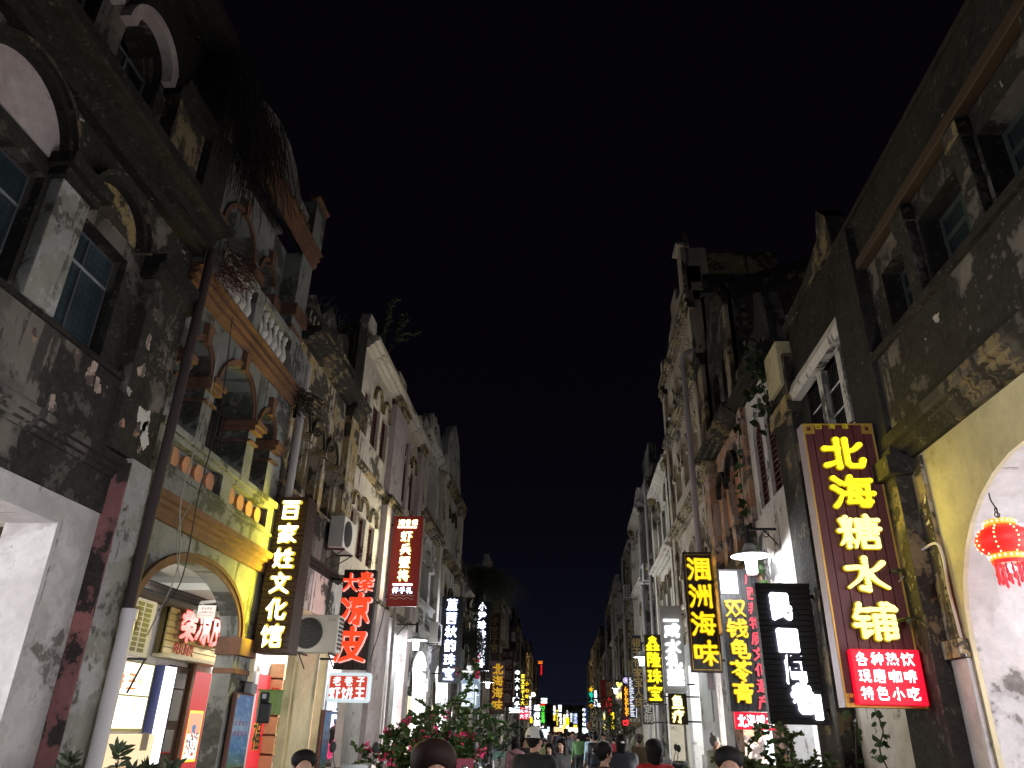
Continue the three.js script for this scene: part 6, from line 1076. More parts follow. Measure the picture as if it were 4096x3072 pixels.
  const door = thing('doorway', 'dark timber doorway hung with grey meter boxes, between the light column and red panel', 'door', null, [X, 0.12, -13.8], Math.PI / 2);
  part(door, 'leaf', box(-0.36, 0.36, 0, 2.5, 0.01, 0.05), MAT.woodDark); part(door, 'jamb', [box(0.36, 0.46, 0, 2.6, 0, 0.12)], std([0.16, 0.08, 0.04]));
  for (const [x, y, w, h] of [[-0.1, 1.6, 0.36, 0.5], [-0.12, 1.12, 0.3, 0.34], [-0.1, 2.12, 0.4, 0.26]]) part(door, 'meter_box', rbox(x - w / 2, x + w / 2, y, y + h, 0.05, 0.14, 0.012, 1), std([0.13, 0.125, 0.12]));
  const paper = single('paper_charm', 'red paper square with a black blessing character on the dark doorway', 'decoration', null, box(-0.17, 0.17, 0, 0.36, 0, 0.006), std([0.62, 0.025, 0.015]), [X + 0.06, 1.22, -13.8], Math.PI / 2);
  character(paper, '福', 0, 0.18, 0.2, 0.22, 0.007, 0.004, 9, 0.8, std([0.02, 0.01, 0.01]));
  const red = thing('poster_panel', 'glowing red panel with a yellow-framed town-gate poster right of the doorway', 'poster', null, [X, 0.3, -14.72], Math.PI / 2);
  part(red, 'panel', box(-0.38, 0.38, 0, 2.28, 0.0, 0.05), glow([0.9, 0.035, 0.045], 0.5));
  print(red, 'poster', 0.56, 0.86, canvasMat(128, 196, (c, w, h) => { c.fillStyle = '#ffe23a'; c.fillRect(0, 0, w, h); c.fillStyle = '#ff9a78'; c.fillRect(6, 10, w - 12, h * 0.42); c.fillStyle = '#fffaf0'; c.fillRect(6, h * 0.45, w - 12, h * 0.5); const r = rnd(6); for (let i = 0; i < 46; i++) { c.fillStyle = ['#b03030', '#2a5a8a', '#223', '#c86a3a'][Math.floor(r() * 4)]; c.fillRect(12 + r() * (w - 34), h * (0.4 + r() * 0.45), 4 + r() * 12, 3 + r() * 10); } c.fillStyle = '#2a6a9a'; c.fillRect(w * 0.34, h * 0.32, w * 0.3, 6); c.fillRect(w * 0.38, h * 0.28, w * 0.22, 30); }, { lit: 1.1 }), [0.02, 1.18, 0.056]);
  rect(0.6, 1.8, [1, 0.35, 0.3], 0.8, [0, 1.2, 0.1], [0, 0, 0], red).rotation.set(0, Math.PI, 0);

  // gift shop seen through the yellow piers: red leaf with a blessing character, timber shelves of parcels, bright ceiling
  const leaf = thing('red_door_panel', 'bright red door panel with a gold-rimmed blessing character', 'door', null, [X, 0.12, -17.85], Math.PI / 2);
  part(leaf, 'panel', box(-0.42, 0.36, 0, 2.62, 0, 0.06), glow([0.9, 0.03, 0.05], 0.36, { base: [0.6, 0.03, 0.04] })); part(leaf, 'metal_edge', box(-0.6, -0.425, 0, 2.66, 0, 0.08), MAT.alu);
  character(leaf, '福', -0.02, 1.4, 0.46, 0.62, 0.062, 0.006, 15, 0.9, std([0.7, 0.5, 0.02])); character(leaf, '福', -0.02, 1.4, 0.46, 0.62, 0.069, 0.006, 9, 0.9, std([0.02, 0.015, 0.01]));
  const shelf = thing('gift_shelf', 'warm timber shelf wall stacked with yellow and green gift boxes and bags', 'shelf', null, [X, 0.12, -19.4], Math.PI / 2);
  part(shelf, 'back', box(-1.15, 1.5, 0, 2.9, 0.0, 0.02), std([0.62, 0.38, 0.2]));
  for (const y of [0.5, 0.95, 1.35, 1.75, 2.15, 2.55]) part(shelf, 'shelf_board', box(-1.15, 1.5, y, y + 0.035, 0.02, 0.34), std([0.68, 0.42, 0.22]));
  for (const x of [-1.15, -0.25, 0.6, 1.46]) part(shelf, 'upright', box(x, x + 0.04, 0, 2.9, 0.021, 0.345), std([0.6, 0.37, 0.2]));
  const r = rnd(12), cols = [[0.6, 0.45, 0.03], [0.2, 0.4, 0.03], [0.7, 0.55, 0.25], [0.62, 0.2, 0.03], [0.75, 0.7, 0.6], [0.5, 0.06, 0.03]].map((c) => std(c));
  [0.985, 1.385, 1.785, 2.185].forEach((y, j) => { for (let i = 0; i < 9; i++) { const x = -1.05 + i * 0.28, w = 0.16 + r() * 0.08, h = 0.16 + r() * 0.14; if (Math.abs(x + 0.23) < 0.16 || Math.abs(x - 0.6) < 0.14) continue; part(shelf, 'gift_box', rbox(x - w / 2, x + w / 2, y, y + h, 0.1, 0.28, 0.01, 1), cols[Math.floor(r() * 6)]); } });
  for (let i = 0; i < 26; i++) { const x = -1.05 + (i % 13) * 0.19 + r() * 0.05, y = 0.535 + (i < 13 ? 0 : -0.42); part(shelf, 'gift_bag', new THREE.SphereGeometry(0.085, 8, 6).scale(1, 1.35 + r() * 0.5, 0.8).translate(x, y + 0.14, 0.22), [cols[4], cols[2], cols[5], cols[3]][Math.floor(r() * 4)]); }
  ceilingTube(-6.2, 3.62, 18.6, 1.4, [1, 0.97, 0.9], 40, 'tube light over the gift shelves');
  ceilingTube(-6.2, 3.62, 15.0, 1.4, [1, 0.95, 0.85], 16, 'tube light over the red poster panel');
  ceilingTube(-6.1, 3.82, 10.2, 1.2, [0.97, 1, 0.95], 13, 'tube light behind the terracotta arch');
  // jeweller's lit cabinets beyond the next pier
  const cab = thing('jewellery_cabinet', 'blue-white lit jewellery cabinet with necklace busts behind the white pier', 'cabinet', null, [X, 0.12, -24.2], Math.PI / 2);
  part(cab, 'frame', box(-1.3, 1.4, 0, 2.7, 0, 0.04), std([0.1, 0.12, 0.2]));
  for (const y of [0.9, 1.45, 2.0]) { part(cab, 'lit_shelf', box(-1.25, 1.35, y, y + 0.46, 0.04, 0.06), glow([0.7, 0.85, 1], 1.3)); for (let i = 0; i < 9; i++) part(cab, 'bust', lathe([[0.001, 0], [0.07, 0], [0.1, 0.12], [0.05, 0.24], [0.045, 0.32], [0.001, 0.33]], 10).translate(-1.1 + i * 0.28, y, 0.2), i % 2 ? std([0.05, 0.06, 0.12]) : std([0.7, 0.72, 0.75])); part(cab, 'glass_shelf', box(-1.25, 1.35, y - 0.03, y - 0.005, 0.04, 0.36), std([0.4, 0.45, 0.5])); }
  ceilingTube(-6.1, 3.62, 23.4, 1.4, [0.9, 0.96, 1], 36, 'tube light over the jewellery cabinet');
  ceilingTube(-6.1, 4.05, 27.5, 1.4, [0.85, 0.97, 1], 40, 'tube light behind the pale gabled house arch');
  ceilingTube(-6.1, 4.05, 31.5, 1.4, [0.85, 0.97, 1], 36, 'tube light behind the tall narrow house arch');
  ceilingTube(-6.1, 3.5, 5.2, 1.4, [0.97, 0.95, 1], 8, 'tube light inside the soot-black house');
}
// right side
{
  ceilingTube(4.5, 3.85, 5.0, 1.3, [0.93, 0.95, 1], 7, 'tube light inside the yellow arch');
  ceilingTube(4.4, 3.3, 12.6, 1.2, [0.9, 0.95, 1], 34, 'tube light behind the white narrow house opening');
  ceilingTube(4.4, 3.4, 15.6, 1.2, [0.92, 1, 0.96], 26, 'tube light behind the peeling pinkish house');
  ceilingTube(4.4, 3.6, 22.2, 1.3, [0.9, 1, 0.97], 44, 'tube light behind the cream three-storey house');
  const X = RX + 0.115;
  const st = thing('menu_strip', 'slim lit poster strip with green round pictures on the white wall', 'poster', null, [X, 0.6, -8.38], -Math.PI / 2);
  part(st, 'case', box(-0.22, 0.22, 0, 1.5, -0.001, 0.05), std([0.4, 0.45, 0.5]));
  print(st, 'lit_face', 0.42, 1.48, canvasMat(96, 320, (c, w, h) => { c.fillStyle = '#bfe2e6'; c.fillRect(0, 0, w, h); c.fillStyle = '#fff'; c.fillRect(0, 0, w * 0.22, h); for (const [y, k] of [[0.14, '#b8d020'], [0.32, '#7aa890'], [0.55, '#6aa898'], [0.78, '#c8e030'], [0.92, '#d8b060']]) { c.fillStyle = '#e8f6f2'; c.beginPath(); c.arc(w * 0.6, h * y, w * 0.3, 0, 7); c.fill(); c.fillStyle = k; c.beginPath(); c.arc(w * 0.6, h * y, w * 0.22, 0, 7); c.fill(); } c.fillStyle = '#b08050'; c.fillRect(w * 0.02, h * 0.05, w * 0.18, h * 0.3); }, { lit: 0.9 }), [0, 0.75, 0.054]);
  const gp = thing('glass_shopfront', 'blue-white glowing shop pane under the herbal jelly sign', 'shop window', null, [RX + 2.0, 0.12, -12.5], -Math.PI / 2);
  part(gp, 'frame', box(-0.85, 0.85, 0, 2.6, 0, 0.05), MAT.alu); for (const x of [-0.41, 0.41]) part(gp, 'pane', box(x - 0.37, x + 0.37, 0.1, 2.5, 0.05, 0.06), glow([0.72, 0.85, 1], 1.0));
  const g2 = thing('glass_shopfront', 'green-white glowing shop interior beside the fish-spa sign', 'shop window', null, [RX + 1.9, 0.12, -22.2], -Math.PI / 2);
  part(g2, 'frame', box(-0.85, 0.85, 0, 3.2, 0, 0.05), MAT.alu); for (const x of [-0.41, 0.41]) part(g2, 'pane', box(x - 0.38, x + 0.38, 0.1, 3.1, 0.05, 0.06), glow([0.85, 1, 0.96], 1.8));
  const bd = single('wall_panel', 'grey metal shutter panel with rust drips on the white pier', 'panel', null, [box(-0.65, 0.65, 0, 1.35, 0, 0.02), ...[0.3, 0.6, 0.9].map((y) => box(-0.64, 0.64, y, y + 0.012, 0.02, 0.028))], std([0.42, 0.42, 0.40]), [RX - 0.005, 2.0, -20.2], -Math.PI / 2);
}

// windows beside the camera light the piers opposite; those further on added for brightness
{
  const shopPane = (label, x, s, w, h, turn, color, k) => { const g = thing('glass_shopfront', label, 'shop window', null, [x, 0.12, -s], turn); part(g, 'frame', box(-w / 2 - 0.06, w / 2 + 0.06, 0, h + 0.2, 0, 0.04), MAT.alu); const n = 3; for (let i = 0; i < n; i++) part(g, 'pane', box(-w / 2 + (i * w) / n + 0.03, -w / 2 + ((i + 1) * w) / n - 0.03, 0.2, h + 0.1, 0.04, 0.05), glow(color, 1.2)); rect(w, h, color, k, [0, h / 2 + 0.2, 0.1], [0, 0, 0], g).rotation.set(0, Math.PI, 0); };
  shopPane('warm-lit shop window behind the terracotta arch near its left pier', -6.98, 9.6, 2.2, 2.2, Math.PI / 2, [1, 0.9, 0.75], 3);
  shopPane('added white shop window behind the second whitewashed bay', -6.98, 21.4, 2.0, 2.4, Math.PI / 2, [1, 0.96, 0.92], 14);
  shopPane('added cool white shop window behind the great pale arch', -6.98, 26.8, 3.2, 2.6, Math.PI / 2, [0.9, 0.96, 1], 15);
  shopPane('added cool white shop window behind the tall narrow house', -6.98, 31.5, 3.4, 2.6, Math.PI / 2, [0.92, 0.97, 1], 15);
  shopPane('added pale shop window behind the peeling pinkish house', 5.48, 15.5, 2.2, 2.4, -Math.PI / 2, [1, 0.95, 0.93], 22);
  shopPane('added white shop window behind the cream house, past its plinth', 5.48, 19.0, 1.6, 2.4, -Math.PI / 2, [1, 0.98, 0.93], 22);
  shopPane('broad white-lit shop window inside the soot-black house', -6.98, 3.9, 3.4, 2.4, Math.PI / 2, [1, 0.94, 0.96], 4.5);
  shopPane('broad white-lit shop window inside the yellow arch house', 5.68, 4.4, 3.6, 2.4, -Math.PI / 2, [0.98, 0.95, 1], 5.5);
}
// ---------------------------------------------------------------- air conditioners
function airCon(label, pos, turn, { w = 0.84, h = 0.6, d = 0.32, fanX = -0.16, text, brackets = true } = {}) {
  const g = thing('air_conditioner', label, 'air conditioner', 'outdoor air conditioner units on the walls', pos, turn);
  part(g, 'case', rbox(-w / 2, w / 2, 0, h, -d, 0, 0.02, 2), MAT.whitePlastic);
  part(g, 'fan_well', new THREE.CylinderGeometry(h * 0.42, h * 0.42, 0.012, 28).rotateX(Math.PI / 2).translate(fanX, h / 2, 0.002), MAT.grille);
  part(g, 'fan_guard', [...[0.1, 0.2, 0.3, 0.4].map((k) => new THREE.TorusGeometry(h * k, 0.005, 5, 28).translate(fanX, h / 2, 0.016)), ...Array.from({ length: 8 }, (_, i) => { const a = (i / 8) * 6.283; return rod([fanX, h / 2, 0.016], [fanX + Math.cos(a) * h * 0.41, h / 2 + Math.sin(a) * h * 0.41, 0.016], 0.004, 4); })], std([0.1, 0.1, 0.1]));
  part(g, 'side_louvre', Array.from({ length: 16 }, (_, i) => box(w / 2 + 0.001, w / 2 + 0.006, 0.06 + (i % 8) * h * 0.11, 0.06 + (i % 8) * h * 0.11 + h * 0.075, -d * (i < 8 ? 0.9 : 0.46), -d * (i < 8 ? 0.54 : 0.1))), MAT.grille);
  if (brackets) for (const x of [-w * 0.35, w * 0.35]) part(g, 'bracket', [box(x - 0.015, x + 0.015, -0.035, -0.002, -d - 0.1, 0.02), rod([x, -0.03, 0], [x, -0.26, -d - 0.05], 0.012, 5)], MAT.ironRust);
  if (text) print(g, 'maker_plate', 0.17, 0.075, canvasMat(128, 56, (c, W, H) => { c.fillStyle = '#c9c5b6'; c.fillRect(0, 0, W, H); c.strokeStyle = '#8a8678'; c.strokeRect(3, 3, W - 6, H - 6); c.fillStyle = '#77746a'; c.font = '30px sans-serif'; c.textAlign = 'center'; c.fillText(text, W / 2, 38); }), [w / 2 - 0.13, h - 0.09, 0.004]);
  return g;
}
airCon('air conditioner with black fan beside the brown slatted sign, on the yellow pier', [-4.6, 2.92, -14.0], 0, { w: 0.8, h: 0.66, text: 'WAHIN', d: 0.36 });
airCon('air conditioner high on the flaking house under its round-headed openings', [LX + 0.4, 5.06, -15.4], Math.PI / 2, { w: 0.9, h: 0.66 });
airCon('air conditioner on a strut beside the lit wall lamp, pale gabled house', [LX + 0.5, 4.42, -27.4], Math.PI / 2, { w: 0.95, h: 0.7 });
airCon('air conditioner high on the dark house past the cream one', [RX - 0.42, 7.2, -30.6], -Math.PI / 2, { w: 0.9, h: 0.7 });
airCon('air conditioner on the far right row above the half-sun fan sign', [RX - 0.42, 8.2, -41], -Math.PI / 2, { w: 0.9, h: 0.7 });
airCon('air conditioner high on the far left row by the tall concrete block', [LX + 0.42, 9.0, -70], Math.PI / 2, { w: 0.95, h: 0.75 });
{
  // the dark-backed unit hung inside the grey house's arch, its grid side to the street
  const g = thing('air_conditioner', 'dark-backed air conditioner with a white grid side hanging in the terracotta arch', 'air conditioner', 'outdoor air conditioner units on the walls', [-5.42, 2.44, -9.4], Math.PI / 2);
  part(g, 'fins', box(-0.4, -0.37, 0.04, 0.66, -0.6, -0.02), MAT.grille); part(g, 'case', rbox(-0.37, 0.4, 0, 0.7, -0.62, 0, 0.015, 1), std([0.55, 0.5, 0.54]));
  for (let i = 0; i < 10; i++) for (let j = 0; j < 3; j++) part(g, 'vent', box(-0.27 + j * 0.2, -0.12 + j * 0.2, 0.06 + i * 0.061, 0.106 + i * 0.061, 0.001, 0.004), MAT.grille);
  for (const x of [-0.33, 0.3]) part(g, 'bracket', [box(x - 0.015, x + 0.015, -0.03, -0.002, -0.62, 0.06), rod([x, -0.02, 0.04], [x, -0.42, -0.1], 0.014, 5)], MAT.iron);
  part(g, 'hose', tube([[-0.36, 0.0, -0.05], [-0.42, -0.2, 0.05], [-0.5, -0.5, 0.06], [-0.62, -0.75, 0.08]], 0.02, 16, 6), std([0.12, 0.14, 0.05]));
}
// ---------------------------------------------------------------- drainpipes
function pipe(label, side, s, y0, y1, w, r, mat, collars = [], top) {
  const g = thing('drainpipe', label, 'pipe', 'drainpipes on the facades', [side < 0 ? LX + w : RX - w, y0, -s]);
  part(g, 'pipe_run', [cyl(0, 0, y1 - y0, 0, r, r, 16)], mat);
  collars.forEach((c) => part(g, 'collar', cyl(0, c - 0.06, c + 0.06, 0, r * 1.12, r * 1.12, 16), mat));
  if (top) part(g, 'elbow', tube([[0, y1 - y0, 0], [0, y1 - y0 + 0.12, 0], [side < 0 ? -0.1 : 0.1, y1 - y0 + 0.22, 0.06], [side < 0 ? -w : w, y1 - y0 + 0.3, 0.12]], r, 16, 12), mat);
  return g;
}
pipe('thick white plastic drainpipe at the corner of the soot-black house', -1, 7.96, 0.12, 2.8, 0.3, 0.078, MAT.pvc, [0.7, 1.06, 2.62]);
pipe('black iron drainpipe above the thick white one', -1, 7.97, 2.8, 7.5, 0.27, 0.06, std([0.035, 0.02, 0.022], { roughness: 0.8 }), [1.2, 3.0]);
pipe('pale lilac drainpipe between the grey and the flaking house', -1, 12.24, 5.3, 7.75, 0.16, 0.07, MAT.pvcOld, [1.6], true);
pipe('grey drainpipe down the rose pilaster of the whitewashed house', -1, 21.05, 0.12, 9.6, 0.24, 0.05, MAT.pvcOld, [3, 6]);
pipe('pale lilac drainpipe on the cream three-storey house', 1, 17.62, 2.6, 10.6, 0.36, 0.075, std([0.42, 0.37, 0.40], { roughness: 0.6 }), [2, 4.2, 6.4], true);
pipe('thin bamboo-coloured pipe beside the green cabinet on the yellow pier', -1, 14.1, 1.0, 2.75, 0.1, 0.03, std([0.45, 0.38, 0.2]));
pipe('white drainpipe on the dark house past the grey gift sign', 1, 31.8, 0.12, 9.6, 0.3, 0.07, MAT.pvcOld, [3, 6, 8]);
// ---------------------------------------------------------------- cables
const cable = (label, pts, r, mat = MAT.wire, seg = 40) => { const g = single('cable', label, 'cable', 'cables and wires', tube(pts.map(([x, y, z]) => [x - pts[0][0], y - pts[0][1], z - pts[0][2]]), r, seg, 5), mat, pts[0]); return g; };
const span = (a, b, sag, n = 9) => Array.from({ length: n }, (_, i) => { const t = i / (n - 1); return [lerp(a[0], b[0], t), lerp(a[1], b[1], t) - sag * 4 * t * (1 - t), lerp(a[2], b[2], t)]; });
cable('thick black cable sagging across the far street, upper one', span([LX, 4.3, -60], [RX, 4.3, -60], 0.55), 0.04);
cable('thick black cable sagging across the far street, lower one', span([LX, 3.35, -50], [RX, 3.35, -50], 0.55), 0.035);
cable('pale wire looping down the grey house front past the disc balcony', [[-4.7, 6.3, -8.6], [-4.72, 5.6, -8.7], [-4.68, 5.0, -8.55], [-4.7, 4.2, -8.5], [-4.72, 3.4, -8.8], [-4.8, 2.6, -8.6]], 0.009, MAT.wirePale);
cable('black wire hanging beside the pale one on the grey house', [[-4.75, 7.0, -8.9], [-4.7, 5.6, -9.0], [-4.7, 4.4, -8.9], [-4.74, 3.2, -8.95], [-4.85, 2.9, -8.8]], 0.008);
cable('second pale wire crossing the disc balcony', [[-4.7, 4.9, -9.0], [-4.7, 4.3, -8.8], [-4.72, 3.8, -8.62], [-4.75, 3.3, -8.95]], 0.006, MAT.wirePale);
cable('black wire slanting along the rose pilaster', [[-4.8, 4.6, -20.0], [-4.75, 3.9, -19.4], [-4.7, 3.0, -18.4]], 0.012);
cable('white plastic conduit running down the yellow wall beside the black pilaster', [[3.36, 3.3, -7.55], [3.42, 3.36, -7.3], [3.46, 3.36, -7.1], [3.46, 2.9, -7.08], [3.46, 2.4, -7.05], [3.4, 2.37, -6.95]], 0.014, MAT.pvc);
cable('wire looping off the tall maroon sign', [[3.25, 3.1, -7.6], [3.4, 3.25, -7.5], [3.44, 3.33, -7.3]], 0.008, MAT.wirePale);
{
  // bundles under the ceiling behind the terracotta arch: timber joist, conduits, insulator, notice
  const g = thing('cable_bundle', 'dark cable bundle and insulator hooks under the covered walk ceiling', 'cable', null, [-6.2, 3.4, -11]);
  for (let i = 0; i < 5; i++) part(g, 'conduit', tube([[-0.2 + i * 0.11, 0.3 - i * 0.05, 3], [-0.18 + i * 0.1, 0.26 - i * 0.06, 0], [-0.2 + i * 0.12, 0.3 - i * 0.04, -4]], 0.025, 20, 6), i % 2 ? MAT.woodDark : MAT.wire);
  part(g, 'joist', box(-0.75, -0.4, 0.12, 0.34, -4, 3), std([0.11, 0.08, 0.055], { roughness: 0.9 }));
  part(g, 'insulator', [tube([[0.18, 0.1, -1.2], [0.24, 0.0, -1.2], [0.16, -0.08, -1.2], [0.1, -0.02, -1.2]], 0.03, 12, 8), rod([0.18, 0.1, -1.2], [0.5, 0.16, -1.3], 0.03, 8)], MAT.whitePlastic);
  const n = thing('notice', 'small white hanging notice with red print under the terracotta arch', 'sign', null, [-5.75, 3.22, -11.9]);
  part(n, 'plate', box(-0.15, 0.15, 0, 0.2, -0.006, 0), MAT.whitePlastic);
  print(n, 'printed_face', 0.29, 0.19, canvasMat(192, 128, (c, w, h) => { c.fillStyle = '#efe9e4'; c.fillRect(0, 0, w, h); c.fillStyle = c.strokeStyle = '#a83a3a'; [...'安全安全'].forEach((k, i) => drawGlyph(c, k, 34 + i * 31, 18, 26, 10)); [...'上百高大北上'].forEach((k, i) => drawGlyph(c, k, 16 + i * 27, 58, 24, 10)); c.fillRect(20, 100, 150, 3); }), [0, 0.1, 0.002]);
}
// ---------------------------------------------------------------- things hung on piers
{
  const poster = (label, s, w, h, y, seed, pos) => {
    const g = thing('wall_poster', label, 'poster', 'civic posters on the piers', pos ?? [LX + 0.1, y, -s], Math.PI / 2);
    part(g, 'frame', [box(-w / 2 - 0.03, w / 2 + 0.03, -0.03, h + 0.03, -0.06, 0)], std([0.12, 0.05, 0.04]));
    print(g, 'printed_face', w, h, canvasMat(128, 320, (c, W, H) => {
      const r = rnd(seed); const gr = c.createLinearGradient(0, 0, 0, H); gr.addColorStop(0, '#3f6fae'); gr.addColorStop(0.45, '#8aa6c8'); gr.addColorStop(0.75, '#4c7db0'); gr.addColorStop(1, '#5d7a58'); c.fillStyle = gr; c.fillRect(0, 0, W, H);
      for (let i = 0; i < 60; i++) { c.fillStyle = ['#b8cce2', '#32609c', '#86a4b4'][Math.floor(r() * 3)]; c.globalAlpha = 0.35; c.beginPath(); c.ellipse(r() * W, H * (0.05 + r() * 0.9), 6 + r() * 26, 3 + r() * 8, r(), 0, 7); c.fill(); } c.globalAlpha = 1;
      c.fillStyle = '#e8c23a'; c.fillRect(W * 0.02, 0, W * 0.06, H * 0.05); c.fillStyle = c.strokeStyle = '#8a2c50'; [...'文安水心'].forEach((k, i) => drawGlyph(c, k, W * (0.08 + i * 0.22), H * 0.36, W * 0.18, 11)); [...'老家安全'].forEach((k, i) => drawGlyph(c, k, W * (0.08 + i * 0.22), H * 0.5, W * 0.18, 11));
    }, { rough: 0.3 }), [0, h / 2, 0.003]);
    return g;
  };
  poster('blue scenic poster on the grey pier under the brown slatted sign', 11.95, 0.62, 0.98, 1.12, 3);
  poster('blue and white poster strip beside the jewellery cabinet', 16.35, 0.42, 1.02, 0.95, 9);
  const sp = thing('loudspeaker', 'black loudspeaker box hung on the pier beside the blue scenic poster', 'loudspeaker', null, [LX + 0.16, 1.72, -12.62], 0.5);
  part(sp, 'cabinet', rbox(-0.1, 0.1, 0, 0.3, -0.1, 0.1, 0.03, 2), std([0.012, 0.012, 0.015], { roughness: 0.5 })); part(sp, 'handle', rbox(-0.09, 0.06, 0.3, 0.46, -0.06, 0.02, 0.03, 2), std([0.012, 0.012, 0.014])); part(sp, 'label_plate', box(-0.06, 0.0, 0.36, 0.43, 0.021, 0.024), std([0.6, 0.66, 0.75]));
  const gb = thing('meter_cabinet', 'green metal cabinet hung beside the yellow pier', 'cabinet', null, [LX - 0.2, 1.86, -13.75], 0);
  part(gb, 'box', rbox(-0.16, 0.18, 0, 0.38, -0.14, 0.14, 0.01, 1), std([0.12, 0.2, 0.05])); part(gb, 'lid', box(-0.18, 0.2, 0.38, 0.4, -0.16, 0.16), std([0.1, 0.17, 0.045]));
  const sb = thing('spot_light', 'small grey floodlight on the grey pier above the scenic poster', 'lamp', null, [LX + 0.08, 2.13, -12.0], Math.PI / 2);
  part(sb, 'housing', rbox(-0.12, 0.12, 0, 0.14, 0, 0.12, 0.015, 1), std([0.25, 0.27, 0.28])); part(sb, 'hanger', box(-0.16, 0.16, 0.15, 0.17, -0.05, 0.02), MAT.iron);
}
// ---------------------------------------------------------------- red lantern in the yellow arch
{
  const g = thing('lantern', 'glowing red palace lantern with rows of tiny golden bulbs and red tassels', 'lantern', null, [3.43, 2.78, -6.0]);
  const red = glow([1, 0.012, 0.008], 0.75, { base: [0.5, 0.02, 0.02] }), gold = glow([1, 0.42, 0.03], 0.6, { base: [0.6, 0.3, 0.05] }), bulb = glow([1, 0.82, 0.35], 3.2);
  part(g, 'body', new THREE.SphereGeometry(0.2, 28, 18).scale(1, 0.66, 1).translate(0, 0.35, 0), red);
  part(g, 'rim', cyl(0, 0.47, 0.51, 0, 0.11, 0.11, 24), gold); part(g, 'rim', cyl(0, 0.2, 0.245, 0, 0.125, 0.12, 24), gold); part(g, 'skirt', cyl(0, 0.17, 0.199, 0, 0.115, 0.12, 24), red);
  const bs = []; for (let i = 0; i < 8; i++) for (let j = 1; j < 8; j++) { const a = (i / 8) * 6.283, t = -1.1 + j * 0.275; bs.push(sph(Math.cos(a) * Math.cos(t) * 0.205, 0.35 + Math.sin(t) * 0.136, Math.sin(a) * Math.cos(t) * 0.205, 0.0065, 6, 5)); }
  for (let i = 0; i < 20; i++) { const a = (i / 20) * 6.283; bs.push(sph(Math.cos(a) * 0.114, 0.492, Math.sin(a) * 0.114, 0.008, 6, 5), sph(Math.cos(a) * 0.128, 0.224, Math.sin(a) * 0.128, 0.009, 6, 5)); }
  part(g, 'string_bulbs', bs, bulb, { kind: 'stuff' });
  for (let i = 0; i < 16; i++) { const a = (i / 16) * 6.283, L = 0.12 + 0.05 * ((i * 7) % 5) / 5; part(g, 'tassel', lathe([[0.001, 0], [0.012, 0.02], [0.007, 0.05], [0.013, 0.08], [0.006, 0.12], [0.009, L], [0.001, L + 0.01]], 6).translate(Math.cos(a) * 0.1, 0.17 - L - 0.01, Math.sin(a) * 0.1), glow([0.8, 0.03, 0.06], 0.35, { base: [0.5, 0.02, 0.04] })); }
  part(g, 'lamp_bulb', sph(0, 0.14, 0, 0.032), glow([1, 0.95, 1], 4));
  part(g, 'chain', [tube([[0, 0.51, 0], [0.0, 0.6, 0.01], [-0.02, 0.68, 0], [-0.02, 0.74, 0]], 0.006, 14, 5), new THREE.TorusGeometry(0.02, 0.005, 5, 10).translate(0, 0.56, 0), new THREE.TorusGeometry(0.02, 0.005, 5, 10).rotateY(1.5).translate(0, 0.6, 0)], MAT.iron);
  const l = new THREE.PointLight(new THREE.Color().setRGB(1, 0.08, 0.05), 1.0); l.position.set(0, 0.14, 0); l.name = 'lantern_light'; l.shadow.radius = 4; g.add(l);
}
// ---------------------------------------------------------------- direction board and camera
{
  const g = thing('direction_board', 'blue-grey gable-topped direction board with white pictograms and an arrow', 'sign', null, [-4.0, 2.5, -33]);
  const blue = std([0.10, 0.13, 0.17], { roughness: 0.45 });
  part(g, 'board', extr(poly([[-0.4, 0], [0.42, 0], [0.42, 0.98], [0.26, 1.1], [0, 1.34], [-0.26, 1.1], [-0.4, 0.98]]), -0.06, 0), blue);
  part(g, 'gable_trim', [rod([-0.42, 0.98, 0.01], [0, 1.35, 0.01], 0.025, 6), rod([0.44, 0.98, 0.01], [0, 1.35, 0.01], 0.025, 6)], std([0.25, 0.28, 0.32]));
  print(g, 'printed_face', 0.78, 0.96, canvasMat(256, 320, (c, w, h) => { c.fillStyle = '#5b6672'; c.fillRect(0, 0, w, h); c.strokeStyle = c.fillStyle = '#e6ebef'; c.lineWidth = 7; for (let i = 0; i < 3; i++) { const y = 18 + i * 100; c.strokeRect(18, y, 150, 74); c.fillRect(30, y + 14, 34, 46); for (let k = 0; k < 2; k++) c.fillRect(80, y + 18 + k * 26, 76, 12); } c.fillRect(196, 60, 14, 220); c.beginPath(); c.moveTo(203, 20); c.lineTo(228, 70); c.lineTo(178, 70); c.fill(); c.fillRect(216, 150, 34, 8); }), [0.01, 0.49, 0.003]);
  part(g, 'post', cyl(-0.36, -2.5, 0.4, -0.1, 0.04), MAT.iron);
  const cm = thing('security_camera', 'small white street camera above the direction board', 'camera', null, [-4.0, 3.95, -32.5]);
  part(cm, 'housing', rbox(-0.1, 0.1, 0, 0.16, -0.18, 0.18, 0.03, 2), MAT.whitePlastic); part(cm, 'mount', box(-1.0, 0.34, -0.12, -0.04, -0.05, 0.05), MAT.whitePlastic); part(cm, 'bracket', [rod([0, -0.04, 0], [0, 0, 0], 0.03, 8)], MAT.whitePlastic);
}
